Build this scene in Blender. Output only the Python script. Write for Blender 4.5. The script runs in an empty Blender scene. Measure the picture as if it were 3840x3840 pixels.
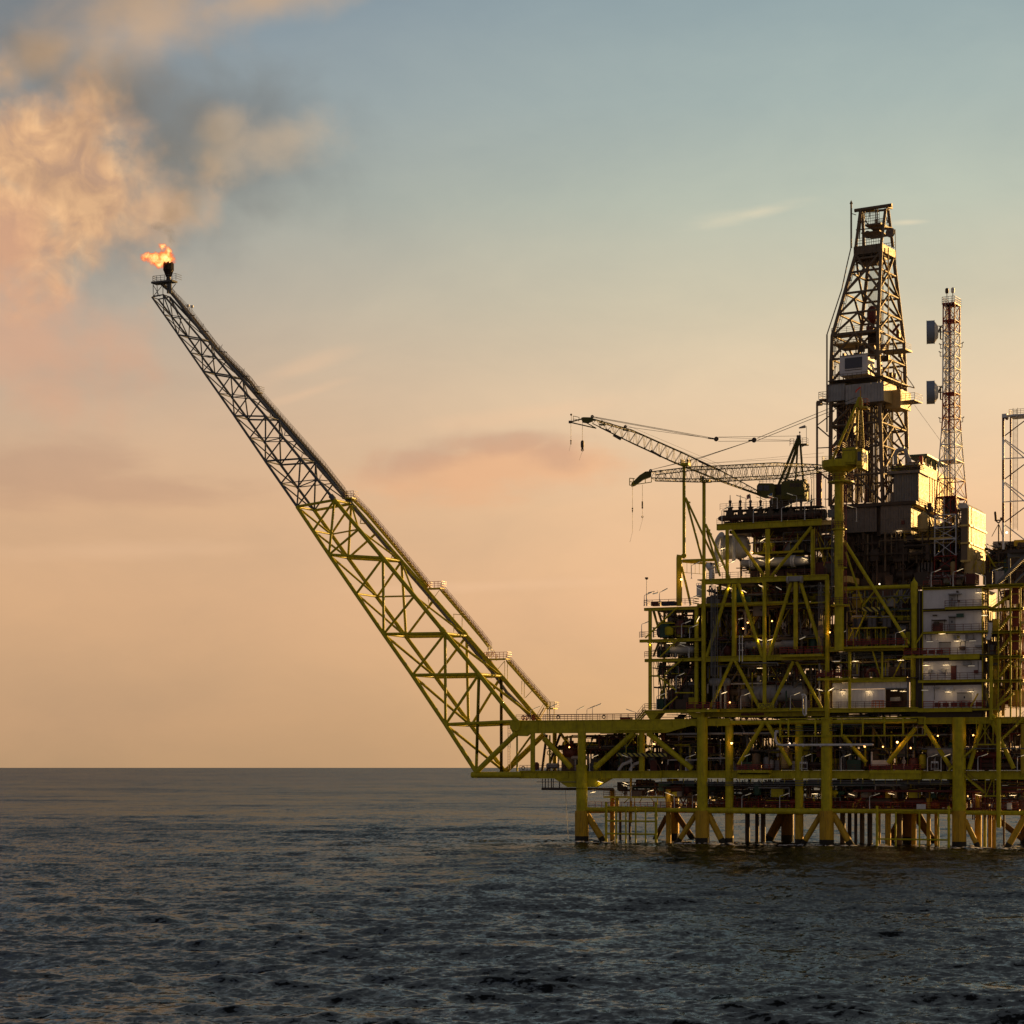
import bpy, math, random
import numpy as np
from mathutils import Vector, Matrix, Quaternion

# ------------------------------------------------------------------ camera, sky, sun, exposure
SC = bpy.context.scene
HC = 13.7; FPX = 8000.0; CX = 1920.0; HV = 2878.0     # camera height, focal length and horizon in the photograph's pixels
cam = bpy.data.cameras.new('camera')
cam.sensor_width = 36.0; cam.lens = FPX / 3840 * 36.0
cam.shift_y = (HV - 1920) / 3840
cam.clip_start = 1.0; cam.clip_end = 200000.0
camo = bpy.data.objects.new('camera', cam); SC.collection.objects.link(camo)
camo.location = (0, 0, HC); camo.rotation_euler = (math.pi / 2, 0, 0)
SC.camera = camo
SC.view_settings.view_transform = 'Standard'; SC.view_settings.look = 'None'
SC.view_settings.gamma = 1.0; SC.view_settings.use_curve_mapping = False
SC.view_settings.exposure = 0.75
EXP = 2 ** 0.75
SUN_AZ = math.radians(52); SUN_EL = math.radians(9)    # azimuth measured from +Y (view direction) towards +X
sd = Vector((math.sin(SUN_AZ) * math.cos(SUN_EL), math.cos(SUN_AZ) * math.cos(SUN_EL), math.sin(SUN_EL)))
sun = bpy.data.lights.new('sun', 'SUN'); sun.energy = 5.0; sun.angle = math.radians(0.6); sun.color = (1.0, 0.56, 0.17)
suno = bpy.data.objects.new('sun', sun); SC.collection.objects.link(suno)
suno.rotation_euler = sd.to_track_quat('Z', 'Y').to_euler()
suno.location = (200, 300, 150)
SC.cycles.max_bounces = 5; SC.cycles.diffuse_bounces = 2; SC.cycles.glossy_bounces = 2
SC.cycles.transmission_bounces = 2; SC.cycles.volume_bounces = 1; SC.cycles.transparent_max_bounces = 8
SC.cycles.sample_clamp_indirect = 3.0
SC.cycles.use_denoising = True

def s2l(c):
    return tuple((x / 255 / 12.92) if x / 255 <= 0.04045 else ((x / 255 + 0.055) / 1.055) ** 2.4 for x in c)

class NT:
    """small helper for writing node trees"""
    def __init__(s, tree): s.t = tree; s.n = tree.nodes; s.l = tree.links
    def new(s, typ, **kw):
        n = s.n.new(typ)
        for k, v in kw.items(): setattr(n, k, v)
        return n
    def put(s, sock, v):
        if isinstance(v, bpy.types.NodeSocket): s.l.new(v, sock)
        else: sock.default_value = v
    def m(s, op, a, b=None, c=None, clamp=False):
        n = s.new('ShaderNodeMath', operation=op, use_clamp=clamp)
        s.put(n.inputs[0], a)
        if b is not None: s.put(n.inputs[1], b)
        if c is not None: s.put(n.inputs[2], c)
        return n.outputs[0]
    def mix(s, f, a, b, mode='MIX'):
        n = s.new('ShaderNodeMix', data_type='RGBA', blend_type=mode)
        s.put(n.inputs[0], f)
        for i, x in ((6, a), (7, b)):
            if isinstance(x, tuple): x = (*x[:3], 1)
            s.put(n.inputs[i], x)
        return n.outputs[2]
    def ramp(s, f, stops, interp='LINEAR'):
        n = s.new('ShaderNodeValToRGB'); n.color_ramp.interpolation = interp
        e = n.color_ramp.elements
        while len(e) > 1: e.remove(e[0])
        for i, (p, c) in enumerate(stops):
            q = e[0] if i == 0 else e.new(p)
            q.position = p; q.color = (c, c, c, 1) if isinstance(c, (int, float)) else (*c[:3], 1)
        s.put(n.inputs[0], f); return n.outputs[0]
    def step(s, x, a, b):     # smooth 0..1 between a and b
        n = s.new('ShaderNodeMapRange', interpolation_type='SMOOTHSTEP')
        s.put(n.inputs[0], x); n.inputs[1].default_value = a; n.inputs[2].default_value = b
        return n.outputs[0]
    def noise(s, vec, scale, detail=4, rough=0.55, dist=0.0, lac=2.0):
        n = s.new('ShaderNodeTexNoise')
        s.put(n.inputs['Vector'], vec); n.inputs['Scale'].default_value = scale
        n.inputs['Detail'].default_value = detail; n.inputs['Roughness'].default_value = rough
        n.inputs['Distortion'].default_value = dist; n.inputs['Lacunarity'].default_value = lac
        return n.outputs[0]
    def comb(s, x, y, z):
        n = s.new('ShaderNodeCombineXYZ')
        for i, v in enumerate((x, y, z)): s.put(n.inputs[i], v)
        return n.outputs[0]

world = bpy.data.worlds.new('World'); SC.world = world; world.use_nodes = True
W = NT(world.node_tree); W.n.clear()
tc = W.new('ShaderNodeTexCoord').outputs['Generated']
sep = W.new('ShaderNodeSeparateXYZ'); W.l.new(tc, sep.inputs[0])
dx, dy, dz = sep.outputs
el = W.m('MULTIPLY', W.m('ARCSINE', dz), 180 / math.pi)          # elevation, degrees
az = W.m('MULTIPLY', W.m('ARCTAN2', dx, dy), 180 / math.pi)      # azimuth from the view axis, degrees
def eldeg(v): return math.degrees(math.atan((HV - v) / FPX))
def azdeg(u): return math.degrees(math.atan((u - CX) / FPX))
def stops(lst):   # (photo row, sRGB)
    out = [((eldeg(v) + 5) / 95.0, s2l(c)) for v, c in lst]
    return out
pos = W.m('DIVIDE', W.m('ADD', el, 5.0), 95.0, clamp=True)
left = W.ramp(pos, stops([(2878, (184, 149, 113)), (2700, (194, 155, 119)), (2300, (211, 167, 127)), (1900, (216, 173, 134)),
    (1500, (203, 173, 145)), (1150, (180, 168, 152)), (760, (160, 163, 156)), (380, (144, 154, 159)), (0, (132, 145, 157)), (-1500, (112, 112, 110)), (-9000, (70, 70, 70))]))
right = W.ramp(pos, stops([(2878, (216, 170, 123)), (2700, (222, 175, 126)), (2300, (237, 187, 142)), (1900, (241, 197, 152)),
    (1500, (237, 208, 170)), (1150, (213, 202, 173)), (760, (190, 196, 178)), (380, (168, 182, 176)), (0, (150, 168, 170)), (-1500, (114, 116, 112)), (-9000, (70, 70, 70))]))
f_lr = W.step(az, -14.0, 11.0)
base = W.mix(f_lr, left, right)
# warmer towards the sun, cooler and dimmer away from it
ca = W.m('ADD', W.m('MULTIPLY', dx, math.sin(SUN_AZ)), W.m('MULTIPLY', dy, math.cos(SUN_AZ)))
back = W.step(ca, 0.30, -0.45)
rear = W.ramp(pos, stops([(2878, (136, 112, 100)), (1500, (128, 113, 110)), (0, (106, 103, 110)), (-9000, (70, 75, 86))]))
base = W.mix(back, base, rear)
warm = W.m('MULTIPLY', W.step(ca, 0.84, 1.0), W.step(el, 24.0, 0.0))
base = W.mix(W.m('MULTIPLY', warm, 0.6), base, s2l((255, 205, 130)))
# the physical sky is mixed in lightly
sky = W.new('ShaderNodeTexSky', sky_type='NISHITA'); sky.sun_disc = False
sky.sun_elevation = SUN_EL; sky.sun_rotation = SUN_AZ
base = W.mix(0.05, base, W.mix(1.0, sky.outputs[0], (0.15, 0.15, 0.15), 'MULTIPLY'))
# clouds: soft blobs in direction space, broken up by noise
def blob(u, v, ru, rv, rot=0.0):
    a = W.m('SUBTRACT', az, azdeg(u)); e = W.m('SUBTRACT', el, eldeg(v))
    c, s_ = math.cos(math.radians(rot)), math.sin(math.radians(rot))
    k = FPX * math.pi / 180
    p = W.m('DIVIDE', W.m('ADD', W.m('MULTIPLY', a, c), W.m('MULTIPLY', e, s_)), ru / k)
    q = W.m('DIVIDE', W.m('SUBTRACT', W.m('MULTIPLY', e, c), W.m('MULTIPLY', a, s_)), rv / k)
    d = W.m('SQRT', W.m('ADD', W.m('MULTIPLY', p, p), W.m('MULTIPLY', q, q)))
    return W.m('SUBTRACT', 1.0, d)
def vmax(lst):
    r = lst[0]
    for x in lst[1:]: r = W.m('MAXIMUM', r, x)
    return r
p2 = W.comb(az, el, 0.0)
n1 = W.noise(p2, 0.55, 5, 0.52, 0.15)
n2 = W.noise(W.comb(W.m('ADD', az, 31.0), el, 3.0), 0.30, 5, 0.5, 0.25)
n3 = W.noise(W.comb(W.m('MULTIPLY', az, 0.35), W.m('MULTIPLY', el, 1.6), 7.0), 0.8, 6, 0.55, 0.2)
def cloud(b, n, amt, lo, hi): return W.step(W.m('ADD', W.m('ADD', b, 0.12), W.m('MULTIPLY', W.m('SUBTRACT', n, 0.5), amt * 1.25)), lo - 0.25, hi)
# grey veil of old smoke high on the left
g = cloud(vmax([blob(450, 560, 720, 430, 10), blob(120, 60, 900, 300, 25), blob(760, 620, 240, 210)]), n2, 1.6, -0.05, 0.75)
base = W.mix(W.m('MULTIPLY', g, 0.6), base, s2l((118, 118, 116)))
# broad warm banks
w1 = cloud(vmax([blob(560, 130, 560, 190, 22), blob(960, 20, 560, 110, 14), blob(180, 260, 380, 100, 24)]), W.m('ADD', W.m('MULTIPLY', n2, 0.6), W.m('MULTIPLY', n1, 0.4)), 2.6, -0.1, 1.1)
base = W.mix(W.m('MULTIPLY', w1, 0.62), base, s2l((216, 176, 132)))
w2 = cloud(vmax([blob(120, 650, 330, 260), blob(350, 720, 400, 230, -28), blob(40, 880, 200, 300), blob(560, 800, 170, 110)]), n1, 1.9, 0.02, 0.7)
n4 = W.noise(W.comb(az, el, 19.0), 1.0, 4, 0.55, 0.5)
puff = W.ramp(n4, [(0.34, s2l((196, 156, 126))), (0.5, s2l((224, 176, 132))), (0.66, s2l((252, 200, 146)))])
puff = W.mix(W.step(az, -11.5, -7.5), puff, s2l((196, 168, 140)))
base = W.mix(W.m('MULTIPLY', w2, 0.9), base, puff)
sh = cloud(vmax([blob(300, 560, 220, 60, -30), blob(260, 760, 260, 60, -20), blob(120, 720, 140, 50, 10)]), n1, 2.4, 0.0, 0.8)
base = W.mix(W.m('MULTIPLY', W.m('MULTIPLY', sh, w2), 0.38), base, s2l((176, 142, 116)))
w3 = cloud(vmax([blob(1000, 540, 260, 110, 12), blob(840, 500, 120, 90)]), n1, 1.7, 0.0, 0.9)
base = W.mix(W.m('MULTIPLY', w3, 0.5), base, s2l((212, 184, 150)))
w4 = cloud(vmax([blob(120, 1340, 460, 220, -18), blob(30, 1060, 160, 300)]), n1, 1.7, 0.0, 1.0)
base = W.mix(W.m('MULTIPLY', w4, 0.6), base, s2l((222, 168, 134)))
# dusky pink bank right of centre and darker cloud low on the left
w5 = cloud(vmax([blob(1780, 1770, 440, 110, 4), blob(2050, 1730, 260, 90)]), W.m('ADD', W.m('MULTIPLY', n3, 0.5), W.m('MULTIPLY', n1, 0.5)), 2.2, 0.0, 0.8)
base = W.mix(W.m('MULTIPLY', w5, 0.6), base, s2l((238, 178, 132)))
w9 = cloud(vmax([blob(1590, 1715, 260, 70, 12), blob(1900, 1660, 330, 45, 4), blob(2080, 1690, 120, 70)]), W.m('ADD', W.m('MULTIPLY', n3, 0.4), W.m('MULTIPLY', n1, 0.6)), 2.4, 0.0, 0.9)
base = W.mix(W.m('MULTIPLY', w9, 0.45), base, s2l((190, 152, 130)))
w6 = cloud(vmax([blob(190, 1790, 330, 110, 8), blob(500, 1850, 500, 60)]), n3, 1.6, 0.0, 0.9)
base = W.mix(W.m('MULTIPLY', w6, 0.35), base, s2l((178, 140, 118)))
# thin bright streaks
w7 = cloud(vmax([blob(2840, 810, 250, 34, 9), blob(3400, 868, 90, 12)]), n3, 1.5, 0.15, 1.1)
base = W.mix(W.m('MULTIPLY', w7, 0.6), base, s2l((232, 218, 186)))
w8 = cloud(vmax([blob(1950, 1560, 560, 42, 8), blob(1120, 1390, 220, 36, 20), blob(1150, 1480, 180, 20, 18), blob(500, 2080, 500, 40, 2), blob(1800, 2200, 500, 22, 2)]), n3, 1.3, 0.0, 1.1)
base = W.mix(W.m('MULTIPLY', w8, 0.26), base, s2l((244, 200, 160)))
# slow overall mottling so that no part of the sky is a clean gradient
mot = W.noise(W.comb(W.m('MULTIPLY', az, 0.5), el, 11.0), 0.35, 6, 0.6, 0.3)
base = W.mix(1.0, base, W.ramp(mot, [(0.25, (0.93, 0.94, 0.96)), (0.75, (1.07, 1.05, 1.03))]), 'MULTIPLY')
bg = W.new('ShaderNodeBackground'); bg.inputs[1].default_value = 1.0 / EXP
W.put(bg.inputs[0], base)
wo = W.new('ShaderNodeOutputWorld'); W.l.new(bg.outputs[0], wo.inputs[0])

# ------------------------------------------------------------------ materials
MATS = {}
def mat(name, col, rough=0.5, metal=0.0, var=0.18, streak=0.0, streak_col=(0.10, 0.04, 0.015), scale=0.9, spec=0.5, bump=0.0):
    m = bpy.data.materials.new(name); m.use_nodes = True
    t = NT(m.node_tree); b = t.n['Principled BSDF']
    pos = t.new('ShaderNodeNewGeometry').outputs['Position']
    n = t.noise(pos, scale, 5, 0.6)
    c = t.mix(1.0, col, t.ramp(n, [(0.28, 1 - var), (0.72, 1 + var)]), 'MULTIPLY')
    if streak:
        mp = t.new('ShaderNodeMapping'); t.l.new(pos, mp.inputs[0]); mp.inputs[3].default_value = (2.3, 2.3, 0.28)
        r = t.ramp(t.noise(mp.outputs[0], 1.6, 5, 0.65), [(0.52, 0.0), (0.72, 1.0)])
        c = t.mix(t.m('MULTIPLY', r, streak), c, streak_col)
    t.put(b.inputs['Base Color'], c)
    b.inputs['Metallic'].default_value = metal
    t.put(b.inputs['Roughness'], t.ramp(t.noise(pos, scale * 3, 3), [(0.3, max(0.05, rough - 0.1)), (0.7, min(1, rough + 0.12))]))
    b.inputs['Specular IOR Level'].default_value = spec
    if bump:
        bn = t.new('ShaderNodeBump'); bn.inputs['Strength'].default_value = bump; bn.inputs['Distance'].default_value = 0.05
        t.put(bn.inputs['Height'], t.noise(pos, 4.0, 4)); t.l.new(bn.outputs[0], b.inputs['Normal'])
    MATS[name] = m; return m
def emat(name, col, st):
    m = bpy.data.materials.new(name); m.use_nodes = True
    t = NT(m.node_tree); b = t.n['Principled BSDF']
    b.inputs['Base Color'].default_value = (0.8, 0.8, 0.8, 1)
    b.inputs['Emission Color'].default_value = (*col, 1); b.inputs['Emission Strength'].default_value = st / EXP
    MATS[name] = m; return m
mat('yellow_green_paint', (0.45, 0.39, 0.006), 0.5, streak=0.5, spec=0.3, var=0.24)
mat('yellow_paint', (0.46, 0.33, 0.02), 0.5, streak=0.35, spec=0.3)
mat('shade_leg_paint', (0.17, 0.09, 0.02), 0.6, streak=0.7, streak_col=(0.08, 0.03, 0.015), scale=0.5, spec=0.3)  # leg paint darkened, the far row's shadow put into the colour
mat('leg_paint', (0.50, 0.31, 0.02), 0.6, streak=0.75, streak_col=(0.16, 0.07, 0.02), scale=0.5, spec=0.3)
mat('galvanised_steel', (0.15, 0.155, 0.165), 0.7, 0.0, streak=0.25, spec=0.25)
mat('boom_steel', (0.10, 0.11, 0.12), 0.75, streak=0.2, spec=0.2)
mat('dark_green_paint', (0.085, 0.085, 0.018), 0.55, streak=0.3, spec=0.3)
mat('grey_paint', (0.30, 0.30, 0.31), 0.55, streak=0.25)
mat('pale_paint', (0.62, 0.62, 0.64), 0.5, streak=0.18, streak_col=(0.3, 0.22, 0.15))
mat('white_cladding', (0.66, 0.65, 0.67), 0.55, var=0.08, streak=0.16, streak_col=(0.36, 0.28, 0.22))
mat('brown_grey_cladding', (0.17, 0.145, 0.13), 0.6, var=0.2, streak=0.3, streak_col=(0.07, 0.04, 0.03))
mat('slate_cladding', (0.155, 0.15, 0.15), 0.6, streak=0.35, streak_col=(0.07, 0.045, 0.035))
mat('sunlit_tan', (0.42, 0.30, 0.12), 0.6, streak=0.2)  # low sunlight on sideways faces put into the colour
mat('sunlit_cream', (0.62, 0.44, 0.12), 0.5, streak=0.2)  # pale cladding with golden sunlight put into the colour
mat('derrick_steel', (0.15, 0.108, 0.068), 0.6, 0.1, streak=0.35)
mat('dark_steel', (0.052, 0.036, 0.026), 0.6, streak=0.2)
mat('deck_plate', (0.07, 0.045, 0.03), 0.7)
mat('red_paint', (0.26, 0.025, 0.012), 0.5, streak=0.2)
mat('dark_red_paint', (0.11, 0.015, 0.010), 0.5)
mat('red_brown_paint', (0.12, 0.03, 0.02), 0.55)
mat('tower_red', (0.30, 0.035, 0.02), 0.5)
mat('tower_white', (0.66, 0.68, 0.72), 0.5)
mat('orange_paint', (0.55, 0.12, 0.02), 0.45)
mat('green_paint', (0.02, 0.07, 0.045), 0.5)
mat('blue_paint', (0.02, 0.04, 0.10), 0.5)
mat('dish_grey', (0.21, 0.25, 0.32), 0.5, var=0.05)
mat('dish_back', (0.55, 0.52, 0.48), 0.45)
mat('burner_steel', (0.035, 0.022, 0.015), 0.45, 0.5)
mat('black_rubber', (0.015, 0.015, 0.015), 0.6)
mat('window_glass', (0.02, 0.025, 0.05), 0.12, spec=0.6, var=0.02)
mat('cable_steel', (0.05, 0.045, 0.03), 0.6)
mat('flag_red', (0.5, 0.05, 0.04), 0.8); mat('flag_blue', (0.08, 0.2, 0.4), 0.8); mat('flag_white', (0.6, 0.6, 0.6), 0.8)
mat('marine_growth', (0.02, 0.018, 0.012), 0.9, bump=0.5)
emat('tube_glow', (1.0, 0.72, 0.36), 0.85)
emat('tube_glow_dim', (0.9, 0.72, 0.45), 0.32)
emat('orange_glow', (1.0, 0.42, 0.10), 5.0)
emat('white_glow', (1.0, 0.86, 0.62), 3.0)
def stripes(name):
    m = bpy.data.materials.new(name); m.use_nodes = True
    t = NT(m.node_tree); b = t.n['Principled BSDF']
    pos = t.new('ShaderNodeNewGeometry').outputs['Position']
    s = t.new('ShaderNodeSeparateXYZ'); t.l.new(pos, s.inputs[0])
    d = t.m('FRACT', t.m('MULTIPLY', t.m('ADD', s.outputs[0], s.outputs[2]), 1.15))
    t.put(b.inputs['Base Color'], t.mix(t.m('GREATER_THAN', d, 0.5), (0.45, 0.38, 0.06), (0.012, 0.012, 0.012)))
    b.inputs['Roughness'].default_value = 0.6; MATS[name] = m
stripes('hazard_stripes')

# ------------------------------------------------------------------ geometry helpers
COL = SC.collection
class MB:
    """collects shapes in world coordinates; build() links them as ONE mesh object"""
    def __init__(s): s.v = []; s.f = []; s.mi = []; s.mats = []; s.sm = []; s.cur = 0
    def use(s, m):
        if m not in s.mats: s.mats.append(m)
        s.cur = s.mats.index(m); return s
    def add(s, vs, fs, smooth=False):
        o = len(s.v); s.v.extend([tuple(x) for x in vs]); s.f.extend([tuple(i + o for i in f) for f in fs])
        s.mi.extend([s.cur] * len(fs)); s.sm.extend([smooth] * len(fs)); return s
    def cyl(s, p0, p1, r, n=8, r2=None, cap=True):
        p0 = Vector(p0); p1 = Vector(p1); d = p1 - p0
        if d.length < 1e-6: return s
        d.normalize(); a = d.orthogonal().normalized(); b = d.cross(a); r2 = r if r2 is None else r2
        vs = []
        for p, q in ((p0, r), (p1, r2)):
            for i in range(n):
                t = 2 * math.pi * i / n; vs.append(p + (a * math.cos(t) + b * math.sin(t)) * q)
        s.add(vs, [(i, (i + 1) % n, n + (i + 1) % n, n + i) for i in range(n)], n > 5)
        if cap: s.add([vs[i] for i in range(n)][::-1], [tuple(range(n))]); s.add([vs[n + i] for i in range(n)], [tuple(range(n))])
        return s
    def path(s, pts, r, n=6):
        for a, b in zip(pts, pts[1:]): s.cyl(a, b, r, n)
        return s
    def box(s, o, ex, ey, ez):      # corner and three edge vectors
        o, ex, ey, ez = map(Vector, (o, ex, ey, ez))
        vs = [o, o + ex, o + ex + ey, o + ey, o + ez, o + ex + ez, o + ex + ey + ez, o + ey + ez]
        return s.add(vs, [(0, 3, 2, 1), (4, 5, 6, 7), (0, 1, 5, 4), (1, 2, 6, 5), (2, 3, 7, 6), (3, 0, 4, 7)])
    def prism(s, pts, ext):         # polygon pushed along a vector
        n = len(pts); e = Vector(ext); pts = [Vector(p) for p in pts]
        return s.add(pts + [p + e for p in pts], [tuple(range(n))[::-1], tuple(range(n, 2 * n))] + [(i, (i + 1) % n, n + (i + 1) % n, n + i) for i in range(n)])
    def lathe(s, base, axis, prof, n=20):   # prof: (distance along axis, radius)
        base = Vector(base); d = Vector(axis).normalized(); a = d.orthogonal().normalized(); b = d.cross(a); vs = []
        for h, r in prof:
            for i in range(n):
                t = 2 * math.pi * i / n; vs.append(base + d * h + (a * math.cos(t) + b * math.sin(t)) * max(r, 1e-4))
        k = len(prof)
        s.add(vs, [(j * n + i, j * n + (i + 1) % n, (j + 1) * n + (i + 1) % n, (j + 1) * n + i) for j in range(k - 1) for i in range(n)], True)
        return s
    def ball(s, c, r, n=8): return s.lathe(Vector(c) - Vector((0, 0, r)), (0, 0, 1), [(r - r * math.cos(math.pi * i / 6), r * math.sin(math.pi * i / 6)) for i in range(7)], n)
    def torus(s, c, nrm, R, r, n=18, k=6):
        c = Vector(c); d = Vector(nrm).normalized(); a = d.orthogonal().normalized(); b = d.cross(a); vs = []
        for i in range(n):
            t = 2 * math.pi * i / n; e = a * math.cos(t) + b * math.sin(t)
            for j in range(k):
                q = 2 * math.pi * j / k; vs.append(c + e * (R + r * math.cos(q)) + d * (r * math.sin(q)))
        s.add(vs, [(i * k + j, ((i + 1) % n) * k + j, ((i + 1) % n) * k + (j + 1) % k, i * k + (j + 1) % k) for i in range(n) for j in range(k)], True)
        return s
    def build(s, name, m=None, parent=None, label=None, kind=None):
        me = bpy.data.meshes.new(name)
        off = Vector(parent.matrix_world.translation) if parent else Vector((0, 0, 0))
        if parent and parent.get('_wl'): off = Vector(parent['_wl'])
        org = off
        me.from_pydata([tuple(Vector(v) - org) for v in s.v], [], s.f)
        ms = s.mats or [m]
        for x in ms: me.materials.append(MATS[x] if isinstance(x, str) else x)
        me.polygons.foreach_set('material_index', s.mi if s.mats else [0] * len(s.f))
        me.polygons.foreach_set('use_smooth', s.sm)
        me.update(); me.set_sharp_from_angle(angle=0.7)
        o = bpy.data.objects.new(name, me); COL.objects.link(o)
        if parent: o.parent = parent
        if label: o['label'] = label
        if kind: o['kind'] = kind
        return o

WL = {}    # world location of every root (no matrices needed before the first depsgraph update)
def thing(name, label, cat, loc, group=None, kind=None):
    o = bpy.data.objects.new(name, None); COL.objects.link(o)
    o.empty_display_size = 1.0; o.location = loc; o['label'] = label; o['category'] = cat; o['_wl'] = tuple(loc)
    if group: o['group'] = group
    if kind: o['kind'] = kind
    return o
def tag(o, label, cat, group=None, kind=None):
    o['label'] = label; o['category'] = cat
    if group: o['group'] = group
    if kind: o['kind'] = kind
    return o
def solo(mb, name, m, label, cat, loc, group=None, kind=None):     # a thing that is one mesh, origin at its base
    loc = Vector(loc); me_v = [tuple(Vector(v) - loc) for v in mb.v]; mb2 = MB(); mb2.v = me_v; mb2.f = mb.f; mb2.mi = mb.mi; mb2.sm = mb.sm; mb2.mats = mb.mats
    o = mb2.build(name, m); o.location = loc; return tag(o, label, cat, group, kind)

UNIT = {}
def unit(shape, m):
    k = (shape, m)
    if k not in UNIT:
        b = MB()
        if shape == 'cyl': b.cyl((0, 0, 0), (0, 0, 1), 1, 14)
        elif shape == 'cyl8': b.cyl((0, 0, 0), (0, 0, 1), 1, 8)
        else: b.box((-.5, -.5, -.5), (1, 0, 0), (0, 1, 0), (0, 0, 1))
        me = bpy.data.meshes.new(shape + '_' + m)
        me.from_pydata(b.v, [], b.f); me.materials.append(MATS[m])
        me.polygons.foreach_set('use_smooth', b.sm); me.update(); me.set_sharp_from_angle(angle=0.9); UNIT[k] = me
    return UNIT[k]
def _place(name, me, M, parent):
    o = bpy.data.objects.new(name, me); COL.objects.link(o)
    if parent is not None:
        o.parent = parent; off = Vector(parent['_wl']); M = Matrix.Translation(-off) @ M
    o.matrix_basis = M
    return o
def tube(parent, name, p0, p1, r, m, label=None, shape='cyl'):
    p0 = Vector(p0); p1 = Vector(p1); d = p1 - p0; L = max(d.length, 1e-4)
    q = d.to_track_quat('Z', 'Y')
    o = _place(name, unit(shape, m), Matrix.Translation(p0) @ q.to_matrix().to_4x4() @ Matrix.Diagonal((r, r, L, 1)), parent)
    if label: o['label'] = label
    return o
_j = [0]
def jit():
    _j[0] = (_j[0] * 7 + 3) % 101; return _j[0] * 0.00012

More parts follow.
